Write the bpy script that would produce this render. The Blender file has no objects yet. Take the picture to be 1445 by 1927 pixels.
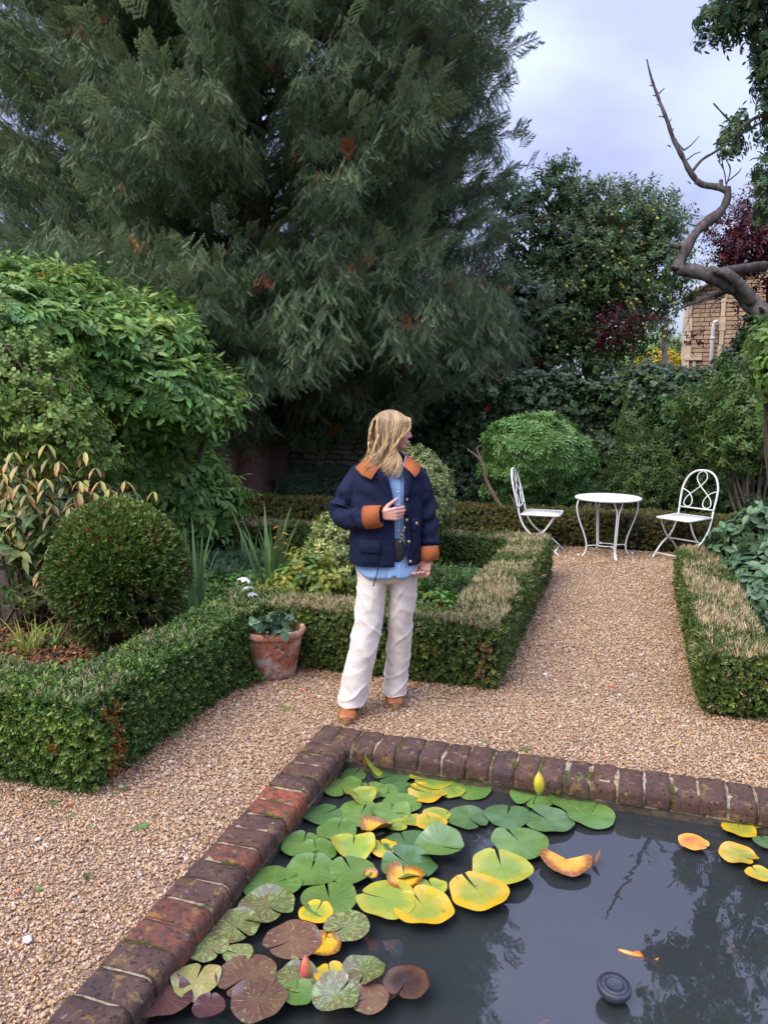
import bpy, bmesh, math, random
import numpy as np
from mathutils import Vector, Matrix, Quaternion, noise
from math import radians as R, sin, cos, pi, sqrt

rng = np.random.default_rng(7)
random.seed(7)
sc = bpy.context.scene
COL = sc.collection

# ------------------------------------------------------------ camera
CAMH, PITCH, YAW, FPX = 1.78, R(8.66), R(17.9), 1447.0
cam = bpy.data.cameras.new('camera'); camo = bpy.data.objects.new('camera', cam); COL.objects.link(camo)
camo.location = (0, 0, CAMH)
camo.rotation_euler = (R(90) - PITCH, 0, YAW)
cam.sensor_fit = 'HORIZONTAL'; cam.sensor_width = 36.0; cam.lens = 36.0 * FPX / 1445.0
cam.clip_start = 0.05; cam.clip_end = 1500
sc.camera = camo

# ------------------------------------------------------------ world and sun (overcast day)
SUN_EL, SUN_AZ = 52.0, 215.0     # azimuth: direction the light comes from, clockwise from +Y
w = bpy.data.worlds.new('World'); sc.world = w; w.use_nodes = True
nt = w.node_tree; N = nt.nodes; L = nt.links
for n in list(N): N.remove(n)
out = N.new('ShaderNodeOutputWorld'); bg = N.new('ShaderNodeBackground'); bg.inputs[1].default_value = 0.1
sky = N.new('ShaderNodeTexSky'); sky.sky_type = 'NISHITA'; sky.sun_disc = False
sky.sun_elevation = R(SUN_EL); sky.sun_rotation = R(SUN_AZ); sky.air_density = 1.0; sky.dust_density = 1.5
tc = N.new('ShaderNodeTexCoord'); sep = N.new('ShaderNodeSeparateXYZ'); L.new(tc.outputs['Generated'], sep.inputs[0])
mp = N.new('ShaderNodeMapping'); mp.inputs['Scale'].default_value = (1, 1, 2.6); mp.inputs['Rotation'].default_value = (.15, .2, .5)
L.new(tc.outputs['Generated'], mp.inputs[0])
nz = N.new('ShaderNodeTexNoise'); nz.inputs['Scale'].default_value = 1.7; nz.inputs['Detail'].default_value = 5; nz.inputs['Roughness'].default_value = .45
nz.inputs['Distortion'].default_value = .5
L.new(mp.outputs[0], nz.inputs['Vector'])
cr = N.new('ShaderNodeValToRGB'); L.new(nz.outputs['Fac'], cr.inputs[0])
cr.color_ramp.elements[0].position = .36; cr.color_ramp.elements[0].color = (.31, .345, .60, 1)
cr.color_ramp.elements[1].position = .64; cr.color_ramp.elements[1].color = (.52, .58, .80, 1)
e = cr.color_ramp.elements.new(.49); e.color = (.38, .415, .67, 1)
# an overcast sky is brighter towards the zenith
sq = N.new('ShaderNodeMath'); sq.operation = 'POWER'; sq.use_clamp = True; sq.inputs[1].default_value = 1.8; L.new(sep.outputs[2], sq.inputs[0])
mr = N.new('ShaderNodeMapRange'); mr.inputs[1].default_value = 0; mr.inputs[2].default_value = 1
mr.inputs[3].default_value = 4.3; mr.inputs[4].default_value = 21.0
L.new(sq.outputs[0], mr.inputs[0])
sca = N.new('ShaderNodeVectorMath'); sca.operation = 'SCALE'; L.new(cr.outputs[0], sca.inputs[0]); L.new(mr.outputs[0], sca.inputs['Scale'])
mx = N.new('ShaderNodeMix'); mx.data_type = 'RGBA'; mx.inputs[0].default_value = .88
L.new(sky.outputs[0], mx.inputs[6]); L.new(sca.outputs[0], mx.inputs[7])
L.new(mx.outputs[2], bg.inputs[0]); L.new(bg.outputs[0], out.inputs[0])
sl = bpy.data.lights.new('sun', 'SUN'); sl.energy = 1.5; sl.angle = R(45); sl.color = (1, .92, .80)
so = bpy.data.objects.new('sun', sl); COL.objects.link(so)
so.rotation_euler = (R(90 - SUN_EL), 0, R(180 - SUN_AZ))
so.location = (-4, -6, 12)
sc.view_settings.view_transform = 'Standard'; sc.view_settings.look = 'None'
sc.view_settings.gamma = 1; sc.view_settings.use_curve_mapping = False
sc.view_settings.exposure = 1.36
sc.render.engine = 'CYCLES'
cy = sc.cycles
cy.use_denoising = True
cy.max_bounces = 6; cy.diffuse_bounces = 4; cy.glossy_bounces = 3; cy.transmission_bounces = 4; cy.transparent_max_bounces = 8
cy.caustics_reflective = False; cy.caustics_refractive = False

# ------------------------------------------------------------ picture point -> place
def ray(px, py):
    x = px - 722.5; v = py - 963.5
    f = FPX * cos(PITCH) - v * sin(PITCH); up = -(FPX * sin(PITCH) + v * cos(PITCH))
    return x * cos(YAW) - f * sin(YAW), x * sin(YAW) + f * cos(YAW), up, f
def G(px, py, z=0.0):
    r = ray(px, py); t = (z - CAMH) / r[2]
    return Vector((r[0] * t, r[1] * t, z))
def W(px, py, d):
    r = ray(px, py); t = d / r[3]
    return Vector((r[0] * t, r[1] * t, CAMH + r[2] * t))
FW = Vector((-sin(YAW), cos(YAW), 0)); RT = Vector((cos(YAW), sin(YAW), 0)); UP = Vector((0, 0, 1))

# ------------------------------------------------------------ objects
def link(o, parent=None):
    COL.objects.link(o)
    if parent is not None: o.parent = parent
    return o
def tag(o, label=None, cat=None, group=None, kind=None):
    if label: o['label'] = label
    if cat: o['category'] = cat
    if group: o['group'] = group
    if kind: o['kind'] = kind
    return o
def thing(name, label, cat, loc=(0, 0, 0), rz=0.0, group=None):
    o = bpy.data.objects.new(name, None); o.empty_display_size = .1
    o.location = loc; o.rotation_euler = (0, 0, rz); link(o)
    return tag(o, label, cat, group)
def mesh_np(name, V, F, mat=None, smooth=False, attrs=None):
    """V (n,3); F list/array of faces of equal or mixed size"""
    me = bpy.data.meshes.new(name)
    V = np.asarray(V, dtype=np.float32)
    if isinstance(F, np.ndarray):
        k = F.shape[1]; nf = len(F)
        me.vertices.add(len(V)); me.vertices.foreach_set('co', V.ravel())
        me.loops.add(nf * k); me.loops.foreach_set('vertex_index', F.astype(np.int32).ravel())
        me.polygons.add(nf); me.polygons.foreach_set('loop_start', np.arange(0, nf * k, k, dtype=np.int32))
        me.update(calc_edges=True)
    else:
        me.from_pydata([tuple(map(float, v)) for v in V], [], [tuple(int(i) for i in f) for f in F]); me.update()
    if smooth: me.polygons.foreach_set('use_smooth', [True] * len(me.polygons))
    if attrs:
        for k2, a in attrs.items():
            at = me.attributes.new(k2, 'FLOAT', 'POINT'); at.data.foreach_set('value', np.asarray(a, dtype=np.float32))
    if mat: me.materials.append(mat)
    return me
def obj(name, me, parent=None, loc=None):
    o = bpy.data.objects.new(name, me)
    if loc is not None: o.location = loc
    return link(o, parent)

class MB:
    """collects shapes into one mesh"""
    def __init__(s): s.v = []; s.f = []; s.a = []
    def add(s, V, F, a=0.0):
        b = len(s.v); s.v.extend([tuple(v) for v in V]); s.f.extend([tuple(i + b for i in f) for f in F]); s.a.extend([a] * len(V)); return s
    def box(s, c, d, rz=0, M=None):
        x, y, z = d[0] / 2, d[1] / 2, d[2] / 2
        V = [Vector((i, j, k)) for i in (-x, x) for j in (-y, y) for k in (-z, z)]
        m = Matrix.Translation(c) @ (M.to_4x4() if M else Matrix.Rotation(rz, 4, 'Z'))
        return s.add([m @ v for v in V], [(0, 1, 3, 2), (4, 6, 7, 5), (0, 4, 5, 1), (2, 3, 7, 6), (0, 2, 6, 4), (1, 5, 7, 3)])
    def tube(s, pts, rad, n=6, smooth=0, cap=True, a=0.0, flat=1.0):
        pts = [Vector(p) for p in pts]
        rad = list(rad) if hasattr(rad, '__len__') else [rad] * len(pts)
        if smooth: pts, rad = catmull(pts, rad, smooth)
        V = []; F = []; t0 = (pts[1] - pts[0]).normalized()
        nrm = t0.orthogonal().normalized()
        for i, p in enumerate(pts):
            t = (pts[min(i + 1, len(pts) - 1)] - pts[max(i - 1, 0)])
            if t.length < 1e-9: t = t0.copy()
            t.normalize(); nrm = (nrm - t * nrm.dot(t))
            if nrm.length < 1e-6: nrm = t.orthogonal()
            nrm.normalize(); b = t.cross(nrm)
            for k in range(n):
                an = 2 * pi * k / n
                V.append(p + (nrm * cos(an) + b * sin(an) * flat) * rad[i])
        for i in range(len(pts) - 1):
            for k in range(n):
                F.append((i * n + k, i * n + (k + 1) % n, (i + 1) * n + (k + 1) % n, (i + 1) * n + k))
        if cap: F.append(tuple(range(n - 1, -1, -1))); F.append(tuple((len(pts) - 1) * n + k for k in range(n)))
        return s.add(V, F, a)
    def lathe(s, prof, n=24, c=(0, 0, 0), close=False):
        c = Vector(c); V = []; F = []
        for r, z in prof:
            for k in range(n): V.append(c + Vector((r * cos(2 * pi * k / n), r * sin(2 * pi * k / n), z)))
        m = len(prof)
        for i in range(m - 1):
            for k in range(n): F.append((i * n + k, i * n + (k + 1) % n, (i + 1) * n + (k + 1) % n, (i + 1) * n + k))
        if close: F.append(tuple(range(n - 1, -1, -1))); F.append(tuple((m - 1) * n + k for k in range(n)))
        return s.add(V, F)
    def ball(s, c, r, n=8, m=6, sc_=(1, 1, 1)):
        c = Vector(c); V = [c + Vector((0, 0, -r * sc_[2]))]; F = []
        for i in range(1, m):
            ph = -pi / 2 + pi * i / m
            for k in range(n): V.append(c + Vector((r * cos(ph) * cos(2 * pi * k / n) * sc_[0], r * cos(ph) * sin(2 * pi * k / n) * sc_[1], r * sin(ph) * sc_[2])))
        V.append(c + Vector((0, 0, r * sc_[2]))); T = len(V) - 1
        for k in range(n): F.append((0, 1 + (k + 1) % n, 1 + k)); F.append((T, T - n + k, T - n + (k + 1) % n))
        for i in range(m - 2):
            for k in range(n): F.append((1 + i * n + k, 1 + i * n + (k + 1) % n, 1 + (i + 1) * n + (k + 1) % n, 1 + (i + 1) * n + k))
        return s.add(V, F)
    def mesh(s, name, mat, smooth=True):
        me = bpy.data.meshes.new(name); me.from_pydata([tuple(v) for v in s.v], [], s.f); me.update()
        if smooth: me.polygons.foreach_set('use_smooth', [True] * len(me.polygons))
        at = me.attributes.new('lv', 'FLOAT', 'POINT'); at.data.foreach_set('value', s.a)
        me.materials.append(mat); return me
    def build(s, name, mat, parent=None, smooth=True, loc=None):
        return obj(name, s.mesh(name, mat, smooth), parent, loc)
def catmull(pts, rad, k):
    P = [pts[0]] + list(pts) + [pts[-1]]; Q = [rad[0]] + list(rad) + [rad[-1]]; o = []; q = []
    for i in range(1, len(P) - 2):
        for j in range(k):
            t = j / k; a, b, c, d = P[i - 1], P[i], P[i + 1], P[i + 2]
            o.append(.5 * ((2 * b) + (c - a) * t + (2 * a - 5 * b + 4 * c - d) * t * t + (3 * b - a - 3 * c + d) * t ** 3))
            q.append(Q[i] * (1 - t) + Q[i + 1] * t)
    o.append(P[-2]); q.append(Q[-2]); return o, q

# ------------------------------------------------------------ materials
def C4(c): return (c[0], c[1], c[2], 1.0)
def new_mat(name):
    m = bpy.data.materials.new(name); m.use_nodes = True
    nt = m.node_tree; b = nt.nodes['Principled BSDF']; return m, nt, b
def noise_node(nt, scale, detail=4, rough=.6, coord='Object', vec=None, dist=0):
    n = nt.nodes.new('ShaderNodeTexNoise'); n.inputs['Scale'].default_value = scale; n.inputs['Detail'].default_value = detail
    n.inputs['Roughness'].default_value = rough; n.inputs['Distortion'].default_value = dist
    if vec is None:
        t = nt.nodes.new('ShaderNodeTexCoord'); vec = t.outputs[coord]
    nt.links.new(vec, n.inputs['Vector']); return n.outputs['Fac']
def ramp(nt, fac, stops):
    r = nt.nodes.new('ShaderNodeValToRGB'); nt.links.new(fac, r.inputs[0]); el = r.color_ramp.elements
    el[0].position, el[0].color = stops[0][0], C4(stops[0][1]); el[1].position, el[1].color = stops[-1][0], C4(stops[-1][1])
    for p, c in stops[1:-1]: e = el.new(p); e.color = C4(c)
    return r.outputs[0]
def mix(nt, fac, a, b, mode='MIX'):
    m = nt.nodes.new('ShaderNodeMix'); m.data_type = 'RGBA'; m.blend_type = mode
    for s, v in ((0, fac), (6, a), (7, b)):
        if isinstance(v, (int, float)): m.inputs[s].default_value = v
        elif isinstance(v, (tuple, list)): m.inputs[s].default_value = C4(v)
        else: nt.links.new(v, m.inputs[s])
    return m.outputs[2]
def mathn(nt, op, a, b=None):
    m = nt.nodes.new('ShaderNodeMath'); m.operation = op
    for s, v in ((0, a), (1, b)):
        if v is None: continue
        if isinstance(v, (int, float)): m.inputs[s].default_value = v
        else: nt.links.new(v, m.inputs[s])
    return m.outputs[0]
def smooth_step(nt, v, a, b):
    m = nt.nodes.new('ShaderNodeMapRange'); m.interpolation_type = 'SMOOTHSTEP'
    m.inputs[1].default_value = a; m.inputs[2].default_value = b; nt.links.new(v, m.inputs[0]); return m.outputs[0]
def bump(nt, b, h, strength=.3, dist=.01):
    n = nt.nodes.new('ShaderNodeBump'); n.inputs['Strength'].default_value = strength; n.inputs['Distance'].default_value = dist
    nt.links.new(h, n.inputs['Height']); nt.links.new(n.outputs[0], b.inputs['Normal'])
def attr(nt, name, kind='GEOMETRY'):
    a = nt.nodes.new('ShaderNodeAttribute'); a.attribute_name = name; a.attribute_type = kind; return a.outputs['Fac']
def val_jit(nt, colr, amt, seed_out=None):
    oi = nt.nodes.new('ShaderNodeObjectInfo'); r = seed_out or oi.outputs['Random']
    m = nt.nodes.new('ShaderNodeMapRange'); m.inputs[3].default_value = 1 - amt; m.inputs[4].default_value = 1 + amt; nt.links.new(r, m.inputs[0])
    h = nt.nodes.new('ShaderNodeHueSaturation'); nt.links.new(colr, h.inputs['Color']); nt.links.new(m.outputs[0], h.inputs['Value'])
    m2 = nt.nodes.new('ShaderNodeMapRange'); m2.inputs[3].default_value = .5 - amt * .06; m2.inputs[4].default_value = .5 + amt * .06
    fr = mathn(nt, 'FRACT', mathn(nt, 'MULTIPLY', r, 17.3)); nt.links.new(fr, m2.inputs[0]); nt.links.new(m2.outputs[0], h.inputs['Hue'])
    return h.outputs[0]
FB = 1.6
def leaf_mat(name, c0, c1, tint=(.2, .3, .05), dead=(.35, .15, .05), rough=.5, trans=.25, jit=.3, spec=.4):
    m, nt, b = new_mat(name)
    k_ = FB if max(c1) < .3 else 1.0
    c0, c1 = [(x[0] * k_ * 1.05, x[1] * k_, x[2] * k_ * (.78 if k_ > 1 else 1)) for x in (c0, c1)]
    c = mix(nt, attr(nt, 'lv'), c0, c1)
    c = mix(nt, attr(nt, 'tint', 'INSTANCER'), c, tint)
    c = mix(nt, attr(nt, 'dead', 'INSTANCER'), c, dead)
    c = val_jit(nt, c, jit)
    nt.links.new(c, b.inputs['Base Color']); b.inputs['Roughness'].default_value = rough; b.inputs['Specular IOR Level'].default_value = spec
    t = nt.nodes.new('ShaderNodeBsdfTranslucent'); nt.links.new(c, t.inputs[0])
    ms = nt.nodes.new('ShaderNodeMixShader'); ms.inputs[0].default_value = trans
    nt.links.new(b.outputs[0], ms.inputs[1]); nt.links.new(t.outputs[0], ms.inputs[2])
    nt.links.new(ms.outputs[0], nt.nodes['Material Output'].inputs[0])
    return m
def plain(name, c, rough=.6, metal=0, var=None, vs=20, bs=0, spec=.5, coord='Object'):
    m, nt, b = new_mat(name)
    if var: nt.links.new(mix(nt, smooth_step(nt, noise_node(nt, vs, coord=coord), .35, .65), c, var), b.inputs['Base Color'])
    else: b.inputs['Base Color'].default_value = C4(c)
    b.inputs['Roughness'].default_value = rough; b.inputs['Metallic'].default_value = metal; b.inputs['Specular IOR Level'].default_value = spec
    if bs: bump(nt, b, noise_node(nt, vs * 3, coord=coord), bs)
    return m
def bark_mat(name, c0, c1, scale=12, stretch=.25, bs=.8):
    m, nt, b = new_mat(name)
    t = nt.nodes.new('ShaderNodeTexCoord'); mp = nt.nodes.new('ShaderNodeMapping'); mp.inputs['Scale'].default_value = (1, 1, stretch)
    nt.links.new(t.outputs['Object'], mp.inputs[0]); f = noise_node(nt, scale, 8, .65, vec=mp.outputs[0], dist=.4)
    nt.links.new(ramp(nt, f, [(.3, c0), (.7, c1)]), b.inputs['Base Color']); b.inputs['Roughness'].default_value = .9
    bump(nt, b, f, bs, .03); return m

# ------------------------------------------------------------ leaf shapes
def leaf_geo(Lg, Wd, fold=.15, droop=.1, kind='ovate', seg=3):
    """leaf along +Y, face +Z; returns V,F"""
    prof = {'ovate': (.0, .85, .8, 0), 'lance': (.0, .75, .85, 0), 'obov': (.0, .55, 1.0, 0), 'round': (.25, 1, .95, 0)}[kind]
    ts = [0, .3, .66, 1] if seg == 3 else [0, .5, 1]
    ws = prof if seg == 3 else (prof[0], 1, 0)
    V = []; F = []
    for t, wv in zip(ts, ws):
        z = -droop * Lg * t * t; hw = Wd * .5 * wv
        V += [(-hw, Lg * t, z + fold * hw), (0, Lg * t, z), (hw, Lg * t, z + fold * hw)]
    n = len(ts)
    V[-3] = V[-2]; V = V[:-3] + [V[-2]]
    for i in range(n - 2):
        a = i * 3; F += [(a, a + 1, a + 4, a + 3), (a + 1, a + 2, a + 5, a + 4)]
    a = (n - 2) * 3; F += [(a, a + 1, a + 3), (a + 1, a + 2, a + 3)]
    return V, F
class Spray:
    def __init__(s): s.mb = MB(); s.av = []
    def leaf(s, pos, d, up, Lg, Wd, lv, **k):
        V, F = leaf_geo(Lg, Wd, **k); d = Vector(d).normalized(); up = Vector(up); x = d.cross(up)
        if x.length < 1e-4: x = d.orthogonal()
        x.normalize(); z = x.cross(d)
        pos = Vector(pos); s.mb.add([pos + x * v[0] + d * v[1] + z * v[2] for v in V], F, lv)
    def stem(s, pts, r, n=3, lv=0, smooth=0): s.mb.tube(pts, r, n, smooth=smooth, cap=False, a=lv)
    def mesh(s, name, mat): return s.mb.mesh(name, mat, smooth=False)
rr = random.random
def ru(a, b): return a + (b - a) * rr()
def rdir():
    while True:
        v = Vector((ru(-1, 1), ru(-1, 1), ru(-1, 1)))
        if .1 < v.length < 1: return v.normalized()

# ------------------------------------------------------------ scattering (one object, real leaves on real points)
_proto = {}
def scatter(name, P, D, S, meshes, parent=None, tint=None, dead=None, kind='stuff', spin=True, rot=None):
    """P points, D directions for the spray's +Z, S scales; one object"""
    P = np.asarray(P, dtype=np.float32); n = len(P)
    if rot is None:
        D = np.asarray(D, dtype=np.float64); D = D / (np.linalg.norm(D, axis=1, keepdims=True) + 1e-9)
        th = np.arccos(np.clip(D[:, 2], -1, 1)); ph = np.arctan2(D[:, 1], D[:, 0])
        sp = rng.uniform(0, 2 * pi, n) if spin else np.full(n, pi / 2)
        # Rz(ph) Ry(th) Rz(sp) -> euler XYZ (matrix = Rz Ry Rx)
        cz, sz, cyy, sy, cs, ss = np.cos(ph), np.sin(ph), np.cos(th), np.sin(th), np.cos(sp), np.sin(sp)
        m00 = cz * cyy * cs - sz * ss; m10 = sz * cyy * cs + cz * ss; m20 = -sy * cs
        m21 = sy * ss; m22 = cyy
        ry = -np.arcsin(np.clip(m20, -1, 1)); rx = np.arctan2(m21, m22); rz = np.arctan2(m10, m00)
        rot = np.stack([rx, ry, rz], 1)
    me = bpy.data.meshes.new(name)
    me.vertices.add(n); me.vertices.foreach_set('co', P.ravel())
    a = me.attributes.new('rot', 'FLOAT_VECTOR', 'POINT'); a.data.foreach_set('vector', np.asarray(rot, dtype=np.float32).ravel())
    for k, v in (('scl', S), ('tint', tint), ('dead', dead)):
        v = np.zeros(n) if v is None else (np.full(n, v) if np.isscalar(v) else v)
        a = me.attributes.new(k, 'FLOAT', 'POINT'); a.data.foreach_set('value', np.asarray(v, dtype=np.float32))
    a = me.attributes.new('idx', 'INT', 'POINT'); a.data.foreach_set('value', rng.integers(0, len(meshes), n).astype(np.int32))
    key = tuple(m.name for m in meshes)
    if key not in _proto:
        ng = bpy.data.node_groups.new('scatter', 'GeometryNodeTree'); nn = ng.nodes; ll = ng.links
        ng.interface.new_socket(name='Geometry', in_out='INPUT', socket_type='NodeSocketGeometry')
        ng.interface.new_socket(name='Geometry', in_out='OUTPUT', socket_type='NodeSocketGeometry')
        gi = nn.new('NodeGroupInput'); go = nn.new('NodeGroupOutput'); ip = nn.new('GeometryNodeInstanceOnPoints'); jn = nn.new('GeometryNodeJoinGeometry')
        for m in meshes:
            po = bpy.data.objects.new('proto_' + m.name, m)
            oi = nn.new('GeometryNodeObjectInfo'); oi.inputs['Object'].default_value = po
            g2 = nn.new('GeometryNodeGeometryToInstance'); ll.new(oi.outputs['Geometry'], g2.inputs[0]); ll.new(g2.outputs[0], jn.inputs[0])
        ll.new(gi.outputs[0], ip.inputs['Points']); ll.new(jn.outputs[0], ip.inputs['Instance']); ip.inputs['Pick Instance'].default_value = True
        def na(nm, dt):
            x = nn.new('GeometryNodeInputNamedAttribute'); x.data_type = dt; x.inputs['Name'].default_value = nm; return x.outputs['Attribute']
        ll.new(na('idx', 'INT'), ip.inputs['Instance Index']); ll.new(na('rot', 'FLOAT_VECTOR'), ip.inputs['Rotation']); ll.new(na('scl', 'FLOAT'), ip.inputs['Scale'])
        ll.new(ip.outputs[0], go.inputs[0]); _proto[key] = ng
    o = obj(name, me, parent)
    md = o.modifiers.new('scatter', 'NODES'); md.node_group = _proto[key]
    for m in meshes:
        if m.materials and m.materials[0] and m.materials[0].name not in [x.name for x in me.materials]: me.materials.append(m.materials[0])
    if kind: o['kind'] = kind
    return o
def place_parts(name, P, D, S, meshes, parent, spin=True):
    """individual pieces (leaves) as objects sharing meshes"""
    for p, d, s in zip(P, D, S):
        o = bpy.data.objects.new(name, random.choice(meshes)); o.parent = parent
        q = Vector(d).to_track_quat('Z', 'Y') @ Quaternion((0, 0, 1), ru(0, 2 * pi) if spin else 0)
        o.matrix_local = Matrix.LocRotScale(Vector(p), q, Vector((s, s, s))); COL.objects.link(o)
def scatter_big(leafname, P, D, S, meshes, parent, nmax=280, tint=None, dead=None, spin=True, frac_front=True):
    """the nearest-facing ones become leaf objects, the rest one 'foliage'"""
    P = np.asarray(P, float); D = np.asarray(D, float); S = np.asarray(S, float)
    base = np.array(parent.location) if parent is not None else np.zeros(3)
    tocam = np.array([0, 0, CAMH]) - (P + base); dist = np.linalg.norm(tocam, axis=1)
    f = np.array([[FW.x, FW.y]]); fwd = ((P + base)[:, :2] * f).sum(1)
    lat = ((P + base)[:, :2] * np.array([[RT.x, RT.y]])).sum(1)
    inside = (np.abs(lat / np.maximum(fwd, .1)) < .49)
    c = P.mean(0); outw = ((P - c) * tocam).sum(1) / (np.linalg.norm(P - c, axis=1) * dist + 1e-6)
    score = dist - 1.5 * outw + np.where(inside, 0, 50)
    order = np.argsort(score); a, b = order[:nmax], order[nmax:]
    place_parts(leafname, P[a], D[a], S[a], meshes, parent, spin)
    if len(b): scatter('foliage', P[b], D[b], S[b], meshes, parent, None if tint is None else tint[b], None if dead is None else dead[b], spin=spin)

def unit(n):
    v = rng.normal(size=(n, 3)); return v / np.linalg.norm(v, axis=1, keepdims=True)
def wob(P, f, seed=0.0):
    """cheap smooth noise -1..1"""
    x, y, z = P[:, 0] * f + seed, P[:, 1] * f + seed * 1.7, P[:, 2] * f - seed
    return (np.sin(x * 1.3 + 2.1 * np.sin(y * .9)) + np.sin(y * 1.7 + 1.3 * np.sin(z * 1.1 + x)) + np.sin(z * 2.1 + 1.9 * np.sin(x * .7 + y * .5))) / 3
def blob(c, r, n, lo=.82, amp=.12, f=5.0, seed=0, zmin=None, upbias=.25):
    u = unit(n); rad = rng.uniform(lo, 1.0, n)[:, None] ** .7
    k = 1 + amp * wob(u, f, seed)[:, None]
    P = np.array(c) + u * np.array(r) * rad * k
    D = u / np.array(r); D /= np.linalg.norm(D, axis=1, keepdims=True); D = D + np.array([0, 0, upbias]) + rng.normal(0, .3, (n, 3))
    if zmin is not None: m = P[:, 2] > zmin; P, D = P[m], D[m]
    return P, D
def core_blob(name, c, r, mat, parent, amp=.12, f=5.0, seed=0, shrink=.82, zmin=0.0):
    """solid dark core added inside a shrub, in place of modelled twigs"""
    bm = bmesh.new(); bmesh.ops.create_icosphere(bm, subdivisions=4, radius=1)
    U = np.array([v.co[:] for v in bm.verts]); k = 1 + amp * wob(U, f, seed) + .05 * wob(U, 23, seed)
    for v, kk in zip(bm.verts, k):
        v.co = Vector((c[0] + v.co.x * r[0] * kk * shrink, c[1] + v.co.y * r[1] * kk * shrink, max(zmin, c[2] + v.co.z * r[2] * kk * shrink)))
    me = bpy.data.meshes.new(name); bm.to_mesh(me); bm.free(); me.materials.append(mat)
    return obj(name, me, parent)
# ============================================================ GROUND, GRAVEL
PX0, PY1, PZ = -1.29, 3.38, .05          # inner pond corner, coping top
WZ = -.075                               # water level
OX, OY = -1.49, 3.58                     # outer coping lines
PX1, PY0 = 3.6, -1.6                     # other ends of the pond (out of view)
M_soil, nt_, b_ = new_mat('soil')
f_ = noise_node(nt_, 3, 8, .7); f2_ = noise_node(nt_, 60, 6, .7)
nt_.links.new(mix(nt_, smooth_step(nt_, f2_, .4, .62), (.035, .022, .014), (.085, .052, .032)), b_.inputs['Base Color'])
b_.inputs['Roughness'].default_value = .95; bump(nt_, b_, f2_, .9, .02)
M_gbase, nt_, b_ = new_mat('gravel_bed')
v_ = nt_.nodes.new('ShaderNodeTexVoronoi'); v_.inputs['Scale'].default_value = 95; t_ = nt_.nodes.new('ShaderNodeTexCoord'); nt_.links.new(t_.outputs['Object'], v_.inputs['Vector'])
c_ = mix(nt_, v_.outputs['Color'], (.20, .12, .065), (.42, .29, .19)); nt_.links.new(c_, b_.inputs['Base Color']); b_.inputs['Roughness'].default_value = .85
bump(nt_, b_, v_.outputs['Distance'], 1.0, .01)
def sheet(rects, z, name, mat, kind='structure', cuts=1):
    V = []; F = []
    for x0, x1, y0, y1 in rects:
        b = len(V); V += [(x0, y0, z), (x1, y0, z), (x1, y1, z), (x0, y1, z)]; F.append((b, b + 1, b + 2, b + 3))
    o = obj(name, mesh_np(name, V, F, mat)); o['kind'] = kind; return o
XL, XR, YT, YB = PX0 - .02, PX1, PY1 + .02, PY0
sheet([(-400, XL, -400, 600), (XL, XR, YT, 600), (XR, 400, -400, 600), (XL, XR, -400, YB)], -.012, 'ground', M_soil)
G_RECTS = [(-6.5, OX, -2.0, 2.78), (-2.35, OX, 2.78, 4.55), (OX, 3.6, OY, 4.55), (-.85, .55, 4.55, 7.5), (-5.2, 2.2, 7.5, 9.2)]
sheet(G_RECTS, -.006, 'gravel_path', M_gbase)
# stones
M_stone, nt_, b_ = new_mat('gravel_stone')
oi_ = nt_.nodes.new('ShaderNodeObjectInfo')
c_ = ramp(nt_, oi_.outputs['Random'], [(0, (.13, .09, .065)), (.05, (.30, .19, .10)), (.22, (.48, .28, .12)), (.4, (.55, .36, .20)), (.6, (.60, .44, .28)), (.8, (.56, .37, .21)), (.92, (.66, .57, .47)), (.975, (.42, .18, .08)), (1, (.78, .75, .72))])
n_ = noise_node(nt_, 260, 5, .7)
c_ = mix(nt_, smooth_step(nt_, n_, .3, .75), mix(nt_, .35, c_, (.28, .17, .09)), c_)
big_ = noise_node(nt_, .9, 3, .5)
nt_.links.new(c_, b_.inputs['Base Color']); b_.inputs['Roughness'].default_value = .62; b_.inputs['Specular IOR Level'].default_value = .35
bump(nt_, b_, n_, .25, .002)
stones = []
for i in range(9):
    bm = bmesh.new(); bmesh.ops.create_icosphere(bm, subdivisions=1, radius=1)
    a, b, c = ru(.75, 1.3), ru(.5, .8), ru(.38, .6)
    for v in bm.verts:
        k = 1 + ru(-.2, .2); v.co = Vector((v.co.x * a * k, v.co.y * b * k, v.co.z * c * k))
    me = bpy.data.meshes.new('stone_shape'); bm.to_mesh(me); bm.free(); me.materials.append(M_stone); me.polygons.foreach_set('use_smooth', [i % 3 != 0] * len(me.polygons)); stones.append(me)
def rect_pts(x0, x1, y0, y1, dens):
    n = int((x1 - x0) * (y1 - y0) * dens); return np.stack([rng.uniform(x0, x1, n), rng.uniform(y0, y1, n), np.zeros(n)], 1)
GP = [rect_pts(-4.2, OX - .002, .9, 2.8, 13500), rect_pts(-2.33, OX - .002, 2.8, 4.5, 12500), rect_pts(OX, 1.3, OY + .004, 4.5, 12500),
      rect_pts(-.82, .52, 4.5, 6.2, 8500), rect_pts(-.82, .52, 6.2, 7.5, 5500), rect_pts(-2.4, 1.6, 7.5, 9.2, 4200), rect_pts(-5.0, -2.4, 7.5, 9.2, 1200)]
P_ = np.concatenate(GP)
fw_ = -P_[:, 0] * sin(YAW) + P_[:, 1] * cos(YAW); lt_ = P_[:, 0] * cos(YAW) + P_[:, 1] * sin(YAW)
P_ = P_[np.abs(lt_ / fw_) < .62]
n_s = len(P_); fw_ = -P_[:, 0] * sin(YAW) + P_[:, 1] * cos(YAW)
S_ = .0055 * np.exp(rng.normal(0, .33, n_s)) * (1 + np.clip((fw_ - 4) * .1, 0, .5))
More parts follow.
